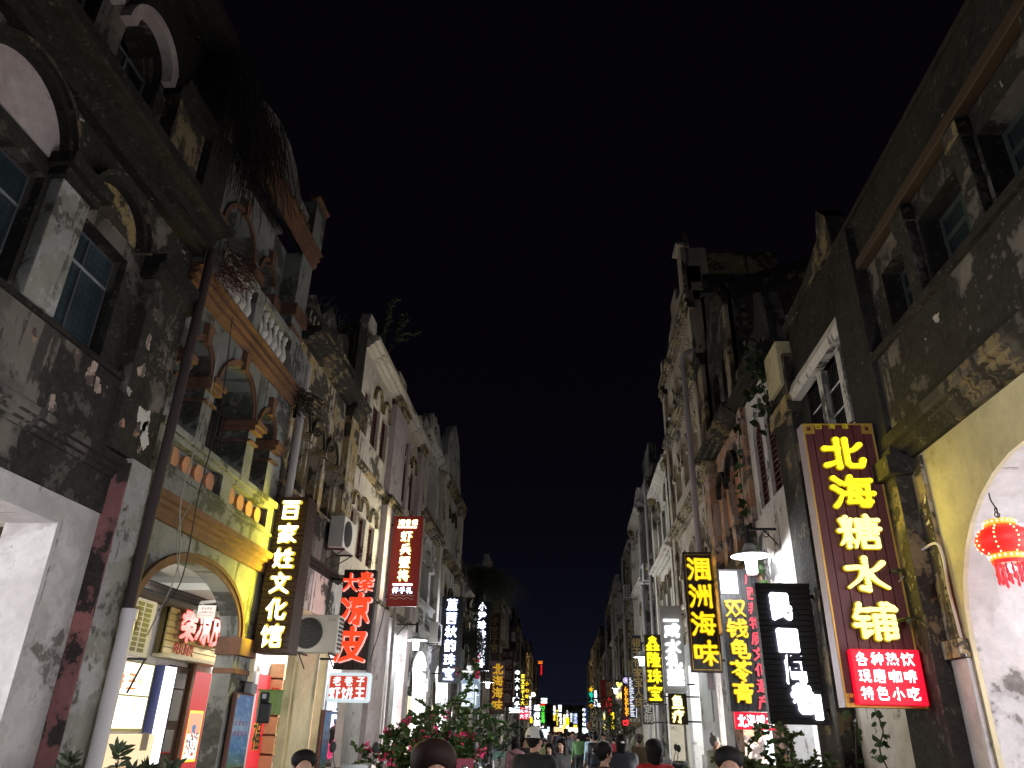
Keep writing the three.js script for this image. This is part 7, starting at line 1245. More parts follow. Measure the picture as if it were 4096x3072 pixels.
// ---------------------------------------------------------------- tall concrete block and the end of the street
{
  const tower = (side, s0, s1, h, label, m) => {
    const B = building(side, s0, s1, 'tower_block', label, 'taller modern blocks behind the old row'); const n = Math.floor((h - 4) / 3);
    const off = -6; const [p, q] = B.r(s0, s1);
    part(B.g, 'wall', box(p, q, 0, h, off - 8, off), m, B.o);
    for (let f = 0; f < n; f++) for (let i = 0; i < 3; i++) { const u = lerp(p + 1, q - 1, (i + 0.5) / 3), y = 5 + f * 3; part(B.g, 'window', box(u - 0.6, u + 0.6, y, y + 1.4, off - 0.1, off + 0.03), MAT.glassDark, B.o); part(B.g, 'balcony', box(u - 0.9, u + 0.9, y - 0.5, y - 0.05, off, off + 0.5), m, B.o); }
    part(B.g, 'roof_slab', box(p - 0.2, q + 0.2, h, h + 0.3, off - 8, off + 0.3), m, B.o);
  };
  tower(-1, 60, 73, 17.5, 'tall grey concrete block rising behind the left row', MAT.farPale);
  tower(-1, 88, 100, 17, 'second tall concrete block far behind the left row', MAT.farDark);
  tower(1, 74, 88, 15, 'concrete block rising behind the far right row', MAT.farDark);
  const e = thing('end_house', 'dark house closing the far end of the street', 'building', null, [0, 0, -150]);
  part(e, 'wall', box(-14, 14, 0, 6, -6, 0), MAT.farDark); part(e, 'cornice', box(-14.2, 14.2, 6, 6.3, -6, 0.3), MAT.farDark);
  for (let i = 0; i < 8; i++) part(e, 'window', box(-8.6 + i * 2.2, -7.4 + i * 2.2, 3.6, 5.0, -0.1, 0.04), MAT.glassDark);
  for (let i = 0; i < 6; i++) part(e, 'shop_window', box(-7.6 + i * 2.6, -5.8 + i * 2.6, 0.4, 2.5, -0.1, 0.05), glow([[1, 0.9, 0.7], [0.8, 0.9, 1], [1, 0.6, 0.3]][i % 3], 1.2));
}
// ---------------------------------------------------------------- plants
// a leaf: two bent halves folded along the rib, pointed, growing along +y, its face to +z
function leafGeo(len, wid, curl = 0.25, fold = 0.25) {
  const n = 4, p = [], idx = [];
  for (let i = 0; i <= n; i++) { const t = i / n, w = wid * Math.sin(Math.PI * Math.min(1, t * 0.86 + 0.1)) ** 0.9 * (i === n ? 0.02 : 1), z = -curl * len * t * t, y = len * t * (1 - 0.15 * curl * t); p.push(-w / 2, y, z + fold * w * 0.5, 0, y, z, w / 2, y, z + fold * w * 0.5); }
  for (let i = 0; i < n; i++) { const a = i * 3, b = a + 3; idx.push(a, a + 1, b, a + 1, b + 1, b, a + 1, a + 2, b + 1, a + 2, b + 2, b + 1); }
  const g = new THREE.BufferGeometry(); g.setAttribute('position', new THREE.Float32BufferAttribute(p, 3)); g.setIndex(idx); g.computeVertexNormals();
  return g.toNonIndexed();
}
// merges many copies of a small geometry, each with its own matrix and tint, into one geometry with vertex colours
function scatter(geo, list) {
  const src = geo.attributes.position, n = src.count, pos = new Float32Array(n * 3 * list.length), nor = new Float32Array(n * 3 * list.length), col = new Float32Array(n * 3 * list.length), uv = new Float32Array(n * 2 * list.length), v = V(0, 0, 0), sn = geo.attributes.normal, nm = new THREE.Matrix3();
  list.forEach(({ m, c }, k) => { nm.getNormalMatrix(m); for (let i = 0; i < n; i++) { const o = (k * n + i) * 3; v.fromBufferAttribute(src, i).applyMatrix4(m).toArray(pos, o); v.fromBufferAttribute(sn, i).applyMatrix3(nm).normalize().toArray(nor, o); col.set(c, o); } });
  const g = new THREE.BufferGeometry(); g.setAttribute('position', new THREE.BufferAttribute(pos, 3)); g.setAttribute('normal', new THREE.BufferAttribute(nor, 3)); g.setAttribute('color', new THREE.BufferAttribute(col, 3)); g.setAttribute('uv', new THREE.BufferAttribute(uv, 2));
  return g;
}
const leafMat = new THREE.MeshPhysicalMaterial({ color: 0xffffff, vertexColors: true, roughness: 0.62, side: THREE.DoubleSide }), softMat = new THREE.MeshStandardMaterial({ color: 0xffffff, vertexColors: true, roughness: 0.8, side: THREE.DoubleSide });
const aim = (pos, dir, roll, k) => { const q = new THREE.Quaternion().setFromUnitVectors(V(0, 1, 0), dir.clone().normalize()).multiply(new THREE.Quaternion().setFromAxisAngle(V(0, 1, 0), roll)); return new THREE.Matrix4().compose(pos, q, V(k, k, k)); };
const raw = (parent, name, g, mat, kind) => { const m = new THREE.Mesh(g, mat); m.name = name; m.castShadow = m.receiveShadow = true; if (kind) m.userData.kind = kind; parent.add(m); return m; };
const tint = (r, base, d = 0.35) => { const k = 1 - d + 2 * d * r(); return [base[0] * k * (0.85 + 0.3 * r()), base[1] * k, base[2] * k * (0.8 + 0.4 * r())]; };
// branches wander from a root; leaves sit along them
function growBranches(r, roots, { len, seg = 6, droop = 0, spread = 0.5, sub = 3 }) {
  const twigs = [];
  const walk = (p, d, L, depth) => {
    const pts = [p.clone()]; let q = p.clone(), dir = d.clone();
    for (let i = 0; i < seg; i++) { dir.add(V((r() - 0.5) * spread, (r() - 0.5) * spread - droop * (i / seg), (r() - 0.5) * spread)).normalize(); q = q.clone().addScaledVector(dir, L / seg); pts.push(q); if (depth > 0 && i > 1 && r() < 0.75) walk(q, dir.clone().add(V((r() - 0.5) * 1.6, (r() - 0.2) * 0.8, (r() - 0.5) * 1.6)).normalize(), L * (0.4 + 0.25 * r()), depth - 1); }
    twigs.push({ pts, depth });
  };
  roots.forEach(([p, d, k]) => walk(V(...p), V(...d).normalize(), len * (k ?? 1), sub));
  return twigs;
}
function shrub({ name, label, category = 'shrub', group, pos, roots, len, leafLen = 0.07, leafWid = 0.035, color, per = 14, seed, droop = 0.12, spread = 0.55, sub = 2, flower, flowerN = 0, pot, seg = 6, stemMat = MAT.woodDark, stemR = 0.009, rosette = 0 }) {
  const r = rnd(seed), g = thing(name, label, category, group, pos), tw = growBranches(r, roots, { len, droop, spread, sub, seg }), lf = leafGeo(leafLen, leafWid), list = [], fl = [];
  const stems = [];
  tw.forEach(({ pts, depth }) => {
    const cv = new THREE.CatmullRomCurve3(pts), L = cv.getLength();
    stems.push(new THREE.TubeGeometry(cv, 8, stemR * (0.45 + depth * 0.45), 4));
    const n = Math.max(3, Math.round(per * L * (depth === 0 ? 1.3 : 0.8)));
    for (let i = 0; i < n; i++) { const t = 0.2 + 0.8 * ((i + r()) / n), p = cv.getPoint(t), a = r() * 6.283; list.push({ m: aim(p, V(Math.cos(a), 0.35 + (r() - 0.4) * 0.9, Math.sin(a)), r() * 6.283, 0.7 + 0.6 * r()), c: tint(r, color) }); }
    if (rosette && depth === 0) { const p = cv.getPoint(1); for (let i = 0; i < rosette; i++) { const a = (i / rosette) * 6.283 + r(); list.push({ m: aim(p, V(Math.cos(a), 0.5 + r() * 0.6, Math.sin(a)), 0, 0.9 + 0.5 * r()), c: tint(r, color) }); } }
    if (flower && depth === 0 && r() < flowerN) { const p = cv.getPoint(0.95), k = 5 + Math.floor(r() * 12); for (let i = 0; i < k; i++) fl.push({ m: aim(p.clone().add(V((r() - 0.5) * 0.16, (r() - 0.5) * 0.14, (r() - 0.5) * 0.16)), V(r() - 0.5, r() - 0.2, r() - 0.5), r() * 6, 0.6 + 0.5 * r()), c: tint(r, flower, 0.3) }); }
  });
  part(g, 'stems', stems, stemMat);
  raw(g, 'foliage', scatter(lf, list), leafMat, 'stuff');
  if (fl.length) raw(g, 'flowers', scatter(leafGeo(0.075, 0.065, 0.3, 0.5), fl), softMat, 'stuff');
  if (pot) part(g, 'planter', rbox(-pot[0] / 2, pot[0] / 2, 0, pot[1], -pot[2] / 2, pot[2] / 2, 0.03, 2), std([0.16, 0.14, 0.12], { roughness: 0.9 }));
  return g;
}
const seqRoots = (n, w, y, d, r, lean = 0.5, jitter = 0.3) => Array.from({ length: n }, (_, i) => [[(i / Math.max(1, n - 1) - 0.5) * w, y, (r() - 0.5) * d], [(r() - 0.5) * lean, 1, (r() - 0.5) * lean], 0.8 + r() * jitter]);
{
  const r = rnd(91);
  shrub({ name: 'potted_shrub', label: 'dark glossy-leaved shrub in a planter before the noodle shop', group: 'planted shrubs along the street', pos: [-3.95, 0, -7.2], roots: seqRoots(16, 1.15, 0.55, 0.3, r, 0.5, 0.35), len: 0.56, leafLen: 0.11, leafWid: 0.032, color: [0.035, 0.05, 0.018], per: 60, seed: 5, rosette: 9, pot: [1.3, 0.6, 0.45], sub: 1 });
  shrub({ name: 'bougainvillea', label: 'bougainvillea bush with bright pink flower clusters beside the white piers', group: 'planted shrubs along the street', pos: [-2.9, 0, -17], roots: [...seqRoots(34, 1.5, 0.6, 0.5, r, 0.8, 0.4), [[-0.25, 0.6, 0], [0.05, 1, 0], 2.0], [[0.0, 0.6, 0.1], [-0.1, 1, 0], 2.1], [[0.3, 0.6, 0], [0.25, 1, 0], 1.8], [[0.6, 0.6, 0], [0.1, 1, 0], 1.6]], len: 0.86, leafLen: 0.08, leafWid: 0.055, color: [0.07, 0.13, 0.032], per: 70, seed: 17, flower: [0.8, 0.05, 0.2], flowerN: 0.2, pot: [2.0, 0.65, 0.6], sub: 2, droop: 0.3 });
  shrub({ name: 'leafy_bush', label: 'tangled small-leaved green bush under the near-black slatted sign', group: 'planted shrubs along the street', pos: [2.62, 0, -10.1], roots: [...seqRoots(34, 0.95, 0.55, 0.4, r, 1.1, 0.35), [[-0.4, 0.9, 0], [-0.8, 1, 0], 0.9], [[-0.35, 0.7, 0.1], [-0.7, 1, 0], 1.0]], len: 0.78, leafLen: 0.06, leafWid: 0.038, color: [0.075, 0.11, 0.028], per: 80, seed: 23, droop: 0.35, spread: 0.7, sub: 2, pot: [1.1, 0.6, 0.5] });
  shrub({ name: 'leafy_bush', label: 'dense green bush past the bougainvillea, against the lit pale arch', group: 'planted shrubs along the street', pos: [-2.7, 0, -21.5], roots: seqRoots(14, 1.6, 0.6, 0.5, r, 0.9, 0.5), len: 1.05, leafLen: 0.08, leafWid: 0.045, color: [0.04, 0.075, 0.025], per: 30, seed: 29, droop: 0.25, sub: 2, pot: [1.7, 0.6, 0.5] });
  shrub({ name: 'leafy_bush', label: 'small far bush beside the half-sun fan sign', group: 'planted shrubs along the street', pos: [2.4, 0, -42], roots: seqRoots(12, 1.6, 0.6, 0.5, r, 0.9, 0.5), len: 1.5, leafLen: 0.12, leafWid: 0.06, color: [0.05, 0.08, 0.03], per: 16, seed: 31, sub: 2, pot: [1.6, 0.6, 0.5] });
  // sword-leaved pot plants
  const sword = (label, pos, n, L, seed) => { const r2 = rnd(seed), g = thing('sword_plant', label, 'plant', 'sword-leaved pot plants', pos), list = [], lf = leafGeo(L, 0.06, 0.18, 0.3); for (let i = 0; i < n; i++) { const a = r2() * 6.283, o = 0.1 + r2() * 0.6; list.push({ m: aim(V((r2() - 0.5) * 0.7, 0.5, (r2() - 0.5) * 0.3), V(Math.cos(a) * o, 1, Math.sin(a) * o), r2() * 6.283, 0.6 + r2() * 0.7), c: tint(r2, [0.075, 0.085, 0.035]) }); } raw(g, 'leaves', scatter(lf, list), leafMat, 'stuff'); part(g, 'pot', lathe([[0.001, 0], [0.24, 0], [0.34, 0.5], [0.3, 0.5], [0.001, 0.46]], 16), std([0.2, 0.1, 0.06])); return g; };
  sword('sword-leaved pot plant by the parked scooters', [-3.6, 0, -30], 60, 1.15, 41); sword('tall sword-leaved pot plant under the maroon gold-lettered banner', [-3.4, 0, -36], 70, 1.3, 43); sword('sword-leaved pot plant near the brown-coated walker', [2.6, 0, -31], 44, 1.0, 47);
  // creepers and roots on the facades
  const shag = (label, pos, n, L, dir, spreadX, spreadZ, color, seed, name = 'hanging_roots', curve = 0.3, thin) => {
    const r2 = rnd(seed), g = thing(name, label, 'plant', 'wild growth on the facades', pos), gs = [];
    for (let i = 0; i < n; i++) { const x = (r2() - 0.5) * spreadX, z = (r2() - 0.5) * spreadZ, l = L * (0.4 + 0.7 * r2()), d = V(dir[0] + (r2() - 0.5) * 0.7, dir[1] + (r2() - 0.5) * 0.4, dir[2] + (r2() - 0.5) * 0.9).normalize(); const y = (r2() - 0.5) * 0.5; gs.push(new THREE.TubeGeometry(new THREE.QuadraticBezierCurve3(V(x, y, z), V(x, y, z).addScaledVector(d, l * 0.5).add(V(0, curve * l * 0.4, 0)), V(x, y, z).addScaledVector(d, l).add(V(0, -curve * l * 0.5, 0))), 6, (thin ?? 0.006) * (0.8 + 0.6 * r2()), 3)); }
    part(g, 'strands', gs, std(color, { roughness: 0.95 }), { kind: 'stuff' });
    return g;
  };
  shag('shaggy dry roots hanging from the roof between the soot-black and grey houses', [-4.7, 10.2, -7.9], 900, 1.3, [0.12, -1, -0.05], 0.6, 1.8, [0.016, 0.010, 0.009], 51, 'hanging_roots', 0.3, 0.0035);
  shag('russet dry fern tuft on the grey house balustrade', [-4.75, 7.6, -8.55], 420, 0.4, [0.5, -0.35, 0.3], 0.45, 0.6, [0.09, 0.025, 0.018], 53, 'dry_fern', 0.3, 0.003);
  shag('grass tuft at the grey house cornice corner', [-4.85, 7.15, -12.15], 120, 0.4, [0.5, -0.2, 0.1], 0.3, 0.3, [0.04, 0.035, 0.02], 57, 'grass_tuft');
  shag('dark grass tufts along the roof of the flaking house', [-4.9, 9.5, -13.6], 70, 0.25, [0.3, 0.7, 0], 0.3, 2.6, [0.03, 0.03, 0.02], 61, 'grass_tuft');
  const ca = shag('great shaggy creeper spilling off the roof above the seven-character sign', [-4.3, 8.6, -36.5], 700, 2.0, [0.5, -0.25, 0.25], 1.2, 2.0, [0.045, 0.05, 0.03], 63, 'creeper', 0.6); 
  shag('creeper tail beside the slate slatted sign', [-4.5, 6.0, -37.2], 260, 1.4, [0.3, -1, 0], 0.8, 0.8, [0.05, 0.06, 0.03], 67, 'creeper');
  shrub({ name: 'roof_tree', label: 'self-sown leafy tree on the whitewashed roof', category: 'tree', group: 'wild growth on the facades', pos: [-4.9, 10.9, -17.4], roots: [[[0, 0, 0], [0.1, 1, 0], 1], [[0.1, 0, -0.2], [0.25, 1, -0.1], 0.9], [[0, 0, 0.3], [0.1, 1, 0.2], 0.8]], len: 0.95, leafLen: 0.11, leafWid: 0.04, color: [0.02, 0.036, 0.012], per: 90, seed: 73, sub: 2, spread: 0.4, stemR: 0.014 });
  // ivy: big leaves on trailing vines of the white narrow house and black pilaster
  const vine = (label, pts, n, L, seed, color = [0.045, 0.085, 0.025], rr = 0.1) => { const r2 = rnd(seed), o = pts[0], g = thing('ivy_vine', label, 'plant', 'wild growth on the facades', o), cv = new THREE.CatmullRomCurve3(pts.map((p) => V(p[0] - o[0], p[1] - o[1], p[2] - o[2]))), list = []; part(g, 'stem', new THREE.TubeGeometry(cv, 30, 0.008, 5), MAT.woodDark); for (let i = 0; i < n; i++) { const p = cv.getPoint(r2()).add(V((r2() - 0.5) * rr, (r2() - 0.5) * rr, (r2() - 0.5) * rr)); list.push({ m: aim(p, V((r2() - 0.6) * 1.2, -0.8 + r2() * 0.9, (r2() - 0.3)), r2() * 6, 0.6 + 0.8 * r2()), c: tint(r2, color) }); } raw(g, 'leaves', scatter(leafGeo(L, L * 0.75, 0.3, 0.3), list), leafMat, 'stuff'); return g; };
  vine('ivy trailing down the white narrow house beside its maroon windows', [[3.42, 7.4, -13.5], [3.36, 6.6, -13.7], [3.35, 5.8, -13.75], [3.36, 5.1, -13.5], [3.36, 4.4, -13.2], [3.4, 3.9, -13.1]], 70, 0.15, 81);
  vine('ivy clump on the roof corner of the low black house', [[3.4, 7.9, -11.6], [3.3, 7.5, -11.4], [3.35, 7.1, -11.5], [3.3, 6.6, -11.3], [3.35, 6.0, -11.3]], 150, 0.13, 83, [0.022, 0.04, 0.012], 0.5);
  vine('ivy strand hanging under the tall maroon sign', [[3.3, 2.0, -8.9], [3.33, 1.8, -8.85], [3.3, 1.6, -8.95], [3.33, 1.3, -8.8], [3.3, 1.0, -8.7]], 34, 0.09, 87, [0.04, 0.075, 0.02], 0.14);
  vine('second ivy strand on the white wall under the tall maroon sign', [[3.34, 2.0, -9.6], [3.33, 1.7, -9.7], [3.34, 1.2, -9.9], [3.34, 0.8, -9.7]], 22, 0.09, 89, [0.045, 0.08, 0.02], 0.14);
  vine('dark ivy over the cornice of the pale far-left house', [[-4.8, 7.5, -38], [-4.7, 6.6, -38.4], [-4.6, 5.6, -38.2], [-4.7, 4.6, -38.6], [-4.7, 3.6, -38.2]], 160, 0.16, 93, [0.035, 0.055, 0.02], 0.5);
  const fern = (label, pos, n, L, seed) => { const r2 = rnd(seed), g = thing('wall_fern', label, 'plant', 'wild growth on the facades', pos), list = []; for (let f = 0; f < n; f++) { const a = (f / n) * 2.6 - 0.3 + r2() * 0.4, cv = new THREE.QuadraticBezierCurve3(V(0, 0, 0), V(-Math.sin(a) * L * 0.5, L * 0.25, Math.cos(a) * L * 0.5), V(-Math.sin(a) * L, -L * 0.5 + r2() * 0.1, Math.cos(a) * L)); for (let i = 1; i < 16; i++) for (const k of [-1, 1]) { const p = cv.getPoint(i / 16), t = cv.getTangent(i / 16), sd = V(0, 1, 0).cross(t).normalize().multiplyScalar(k); list.push({ m: aim(p, sd.add(t.multiplyScalar(0.5)), 0, (1 - i / 20)), c: tint(r2, [0.03, 0.05, 0.018]) }); } } raw(g, 'fronds', scatter(leafGeo(0.07, 0.016, 0.2, 0.2), list), leafMat, 'stuff'); return g; };
  fern('fern sprouting from the black pilaster beside the tall maroon sign', [3.29, 3.2, -7.7], 8, 0.24, 95); fern('lower pale fern on the black pilaster beside the tall maroon sign', [3.29, 2.72, -7.5], 9, 0.22, 97);
}
// ---------------------------------------------------------------- people: one continuous body from a field of tapered capsules, meshed by marching cubes
function fieldMesh(prims, cell, pad = 0.03) {
  const lo = V(1e9, 1e9, 1e9), hi = V(-1e9, -1e9, -1e9);
  prims.forEach((p) => { for (const [q, r] of [[p.a, p.ra], [p.b, p.rb]]) { const R = r * Math.max(1, p.sq ?? 1) + (p.k ?? 0.03); lo.min(V(q[0] - R, q[1] - R, q[2] - R)); hi.max(V(q[0] + R, q[1] + R, q[2] + R)); } });
  lo.subScalar(pad); hi.addScalar(pad);
  const size = Math.max(hi.x - lo.x, hi.y - lo.y, hi.z - lo.z), N = Math.ceil(size / cell) + 3, nx = Math.ceil((hi.x - lo.x) / cell) + 2, ny = Math.ceil((hi.y - lo.y) / cell) + 2, nz = Math.ceil((hi.z - lo.z) / cell) + 2;
  const mc = new MarchingCubes(N, new THREE.MeshBasicMaterial(), false, false, 60000), half = N / 2;
  mc.isolation = 0; mc.field.fill(-1);
  const sd = (p, x, y, z) => {
    const ax = p.a[0], ay = p.a[1], az = p.a[2], bx = p.b[0] - ax, by = p.b[1] - ay, bz = p.b[2] - az, dx = x - ax, dy = y - ay, dz = z - az, L = bx * bx + by * by + bz * bz, t = L > 0 ? clamp((dx * bx + dy * by + dz * bz) / L) : 0;
    let ex = dx - bx * t, ey = dy - by * t, ez = dz - bz * t; if (p.flat) ez *= p.flat; if (p.wide) ex *= p.wide;
    return Math.sqrt(ex * ex + ey * ey + ez * ez) - lerp(p.ra, p.rb, t);
  };
  const F = mc.field, rg = (c, R, o, n) => [Math.max(0, Math.floor((c - R - o) / cell)), Math.min(n, N, Math.ceil((c + R - o) / cell) + 1)];
  for (const p of prims) {
    const kk = p.k ?? 0.03, fl = Math.min(1, p.flat ?? 1, p.wide ?? 1), R = (Math.max(p.ra, p.rb) + kk) / fl + cell, ax = (i) => (p.a[i] + p.b[i]) / 2, hx = (i) => Math.abs(p.a[i] - p.b[i]) / 2 + R;
    const [i0, i1] = rg(ax(0), hx(0), lo.x, nx), [j0, j1] = rg(ax(1), hx(1), lo.y, ny), [k0, k1] = rg(ax(2), hx(2), lo.z, nz);
    for (let k = k0; k < k1; k++) for (let j = j0; j < j1; j++) for (let i = i0; i < i1; i++) {
      const o = k * N * N + j * N + i, d = -F[o], e = sd(p, lo.x + i * cell, lo.y + j * cell, lo.z + k * cell);
      if (p.cut) { F[o] = -Math.max(d, -e); continue; }
      const h = Math.max(kk - Math.abs(d - e), 0) / kk; F[o] = -(Math.min(d, e) - h * h * kk * 0.25);
    }
  }
  mc.update();
  const n = mc.count, pos = new Float32Array(mc.positionArray.subarray(0, n * 3)), nor = new Float32Array(mc.normalArray.subarray(0, n * 3));
  for (let i = 0; i < n; i++) { pos[i * 3] = lo.x + (pos[i * 3] * half + half) * cell; pos[i * 3 + 1] = lo.y + (pos[i * 3 + 1] * half + half) * cell; pos[i * 3 + 2] = lo.z + (pos[i * 3 + 2] * half + half) * cell; }
  const g = new THREE.BufferGeometry(); g.setAttribute('position', new THREE.BufferAttribute(pos, 3)); g.setAttribute('normal', new THREE.BufferAttribute(nor, 3)); g.setAttribute('uv', new THREE.BufferAttribute(new Float32Array(n * 2), 2));
  return g;
}
const cap = (a, b, ra, rb, region, o = {}) => ({ a, b, ra, rb, region, ...o });
// skeleton of a standing or walking adult 1.70 m tall, facing +z; pose holds hands and feet
function bodyPrims({ stride = 0.12, handL, handR, coat = 0, shoulder = 0.19, lean = 0, bulk = 1, skirt = 0, knee }) {
  const P = [], hipY = 0.88, shY = 1.40, Z = (y) => lean * Math.max(0, y - hipY);
  const sh = (k) => [k * shoulder, shY - 0.03, Z(shY)];
  // torso: pelvis, waist, ribcage, shoulder girdle, neck
  P.push(cap([-0.07, hipY + 0.02, 0], [0.07, hipY + 0.02, 0], 0.125 * bulk, 0.125 * bulk, 'legs', { flat: 1.15, k: 0.06 }));
  P.push(cap([0, hipY + 0.1, 0], [0, 1.2, Z(1.2)], 0.135 * bulk, 0.155 * bulk, 'top', { flat: 1.25, wide: 0.86, k: 0.06 }));
  P.push(cap([-0.06, 1.26, Z(1.26)], [0.06, 1.26, Z(1.26)], 0.135 * bulk, 0.135 * bulk, 'top', { flat: 1.15, k: 0.06 }));
  P.push(cap([-shoulder * 0.86, shY - 0.02, Z(shY)], [shoulder * 0.86, shY - 0.02, Z(shY)], 0.066 * bulk, 0.066 * bulk, 'top', { k: 0.08 }));
  P.push(cap([0, shY - 0.02, Z(shY)], [0, 1.5, Z(1.5) + 0.012], 0.062, 0.052, 'neck', { k: 0.04 }));
  if (coat) P.push(cap([0, hipY + 0.08, 0], [0, coat, 0], 0.15 * bulk, 0.18 * bulk, 'top', { flat: 1.15, wide: 0.85, k: 0.06 }));
  if (skirt) P.push(cap([0, hipY, 0], [0, skirt, 0], 0.14, 0.2, 'legs', { flat: 1.05, wide: 0.9, k: 0.05 }));
  // legs
  for (const k of [-1, 1]) {
    const f = k * stride, hip = [k * 0.085, hipY - 0.02, 0], kn = [k * 0.09, 0.48, f * 0.55 + 0.05], an = [k * 0.09, 0.085, f - (f < 0 ? 0.05 : 0)], lift = f < -0.1 ? 0.03 : 0;
    P.push(cap(hip, kn, 0.088 * Math.min(bulk, 1.1), 0.062, 'legs', { k: 0.05 }), cap(kn, [an[0], an[1] + lift, an[2]], 0.058, 0.042, 'legs', { k: 0.03 }));
    P.push(cap([an[0], 0.05 + lift, an[2] - 0.03], [an[0] + k * 0.02, 0.036, an[2] + 0.15], 0.045, 0.034, 'shoe', { k: 0.03 }));
  }
  // arms with palm, four fingers and a thumb
  for (const [k, H] of [[-1, handR], [1, handL]]) {
    const s = sh(k), hand = H?.at ?? [k * (shoulder + 0.07), 0.80, 0.06 + k * stride * -0.7], up = V(...hand).sub(V(...s)), len = Math.min(0.57, up.length()), u = 0.295, f = 0.275, dir = up.clone().normalize();
    const aa = clamp((u * u + len * len - f * f) / (2 * u * len), -1, 1), side = V(k * 0.5, -0.35, -0.8); side.addScaledVector(dir, -side.dot(dir)).normalize();
    const el = V(...s).addScaledVector(dir, u * aa).addScaledVector(side, u * Math.sqrt(1 - aa * aa)), wr = V(...s).addScaledVector(dir, len), fd = wr.clone().sub(el).normalize();
    P.push(cap(s, el.toArray(), 0.058 * bulk, 0.046 * bulk, 'top', { k: 0.04 }), cap(el.toArray(), wr.toArray(), 0.046 * bulk, 0.034, 'top', { k: 0.03 }));
    const palm = wr.clone().addScaledVector(fd, 0.085), nrm = V(0, 0, 1).addScaledVector(fd, -fd.z).normalize(), lat = new THREE.Vector3().crossVectors(fd, nrm).normalize();
    P.push(cap(wr.toArray(), palm.toArray(), 0.026, 0.03, 'skin', { k: 0.02 }));
    for (let i = 0; i < 4; i++) { const b = palm.clone().addScaledVector(lat, (i - 1.5) * 0.017), m = b.clone().addScaledVector(fd, 0.035).addScaledVector(nrm, 0.006), e = m.clone().addScaledVector(fd, 0.026 + (i === 1 || i === 2 ? 0.008 : 0)).addScaledVector(nrm, 0.02); P.push(cap(b.toArray(), m.toArray(), 0.0098, 0.0092, 'skin', { k: 0.006 }), cap(m.toArray(), e.toArray(), 0.0092, 0.0078, 'skin', { k: 0.006 })); }
    const tb = wr.clone().addScaledVector(fd, 0.035).addScaledVector(lat, -k * 0.026), te = tb.clone().addScaledVector(fd, 0.04).addScaledVector(lat, -k * 0.016).addScaledVector(nrm, 0.016);
    P.push(cap(tb.toArray(), te.toArray(), 0.0115, 0.009, 'skin', { k: 0.008 }));
  }
  return P;
}
// head with brow, nose, lips, chin and ears; local origin at the neck base (0, 1.5, 0)
function headPrims(female) {
  const j = female ? 0.92 : 1;
  return [
    cap([0, 1.635, -0.012], [0, 1.65, -0.02], 0.088, 0.092, 'skin', { k: 0.02, wide: 1.14 }), cap([0, 1.575, 0.028], [0, 1.6, 0.03], 0.058 * j, 0.07, 'skin', { k: 0.04, wide: 1.06 }), cap([-0.022, 1.527, 0.05], [0.022, 1.527, 0.05], 0.027 * j, 0.027 * j, 'skin', { k: 0.03 }),
    cap([0, 1.47, -0.005], [0, 1.56, -0.008], 0.052 * j, 0.052 * j, 'skin', { k: 0.03 }), cap([0, 1.615, 0.092], [0, 1.583, 0.112], 0.008, 0.0135, 'skin', { k: 0.014 }), cap([-0.011, 1.579, 0.1], [0.011, 1.579, 0.1], 0.0095, 0.0095, 'skin', { k: 0.01 }),
    cap([-0.037, 1.636, 0.077], [0.037, 1.636, 0.077], 0.014, 0.014, 'skin', { k: 0.02 }), cap([-0.017, 1.551, 0.09], [0.017, 1.551, 0.09], 0.0075, 0.0075, 'lip', { k: 0.006 }), cap([-0.013, 1.542, 0.088], [0.013, 1.542, 0.088], 0.0085, 0.0085, 'lip', { k: 0.006 }),
    cap([-0.032, 1.585, 0.066], [-0.034, 1.59, 0.062], 0.024, 0.026, 'skin', { k: 0.03 }), cap([0.032, 1.585, 0.066], [0.034, 1.59, 0.062], 0.024, 0.026, 'skin', { k: 0.03 }),
    cap([-0.084, 1.622, -0.012], [-0.082, 1.585, -0.004], 0.017, 0.011, 'skin', { k: 0.008 }), cap([0.084, 1.622, -0.012], [0.082, 1.585, -0.004], 0.017, 0.011, 'skin', { k: 0.008 }),
  ];
}
// locks: ridges that run down from the crown
function ruffle(g, near) {
  const p = g.attributes.position, n = g.attributes.normal;
  for (let i = 0; i < p.count; i++) { const x = p.getX(i), y = p.getY(i), z = p.getZ(i) + 0.03, a = Math.atan2(x, z), h = (1.75 - y) * 9, k = 0.0045 * Math.sin(a * 19 + Math.sin(h * 1.7 + a * 3) * 1.8) + 0.0035 * Math.sin(a * 37 + h * 2.9) + 0.0055 * Math.sin(a * 7 + h * 4.1) * Math.sin(h * 2.2 + a * 2) + 0.003 * Math.sin(x * 210 + z * 130); p.setXYZ(i, x + n.getX(i) * k, y + n.getY(i) * k, z - 0.03 + n.getZ(i) * k); }
  const q = g.clone(); q.deleteAttribute('normal'); q.deleteAttribute('uv'); const m = mergeVertices(q, 1e-4); m.computeVertexNormals(); const o = m.toNonIndexed(); o.setAttribute('uv', new THREE.BufferAttribute(new Float32Array(o.attributes.position.count * 2), 2)); return o;
}
const FACE = cap([0, 1.52, 0.158], [0, 1.6, 0.158], 0.1, 0.108, 'hair', { cut: true });
const CROWN = (r, w = 1.02) => [cap([0, 1.648, -0.03], [0, 1.668, -0.02], r, r * 0.97, 'hair', { k: 0.02, wide: w }), cap([-0.05, 1.675, 0.0], [0.05, 1.675, 0.0], r * 0.72, r * 0.72, 'hair', { k: 0.04 })];
const NAPE = (r = 0.07, y = 1.57) => cap([-0.022, 1.62, -0.052], [-0.016, y, -0.05], r, r * 0.7, 'hair', { k: 0.03 });
const NAPE2 = (r = 0.07, y = 1.57) => cap([0.022, 1.62, -0.052], [0.016, y, -0.05], r, r * 0.7, 'hair', { k: 0.03 });
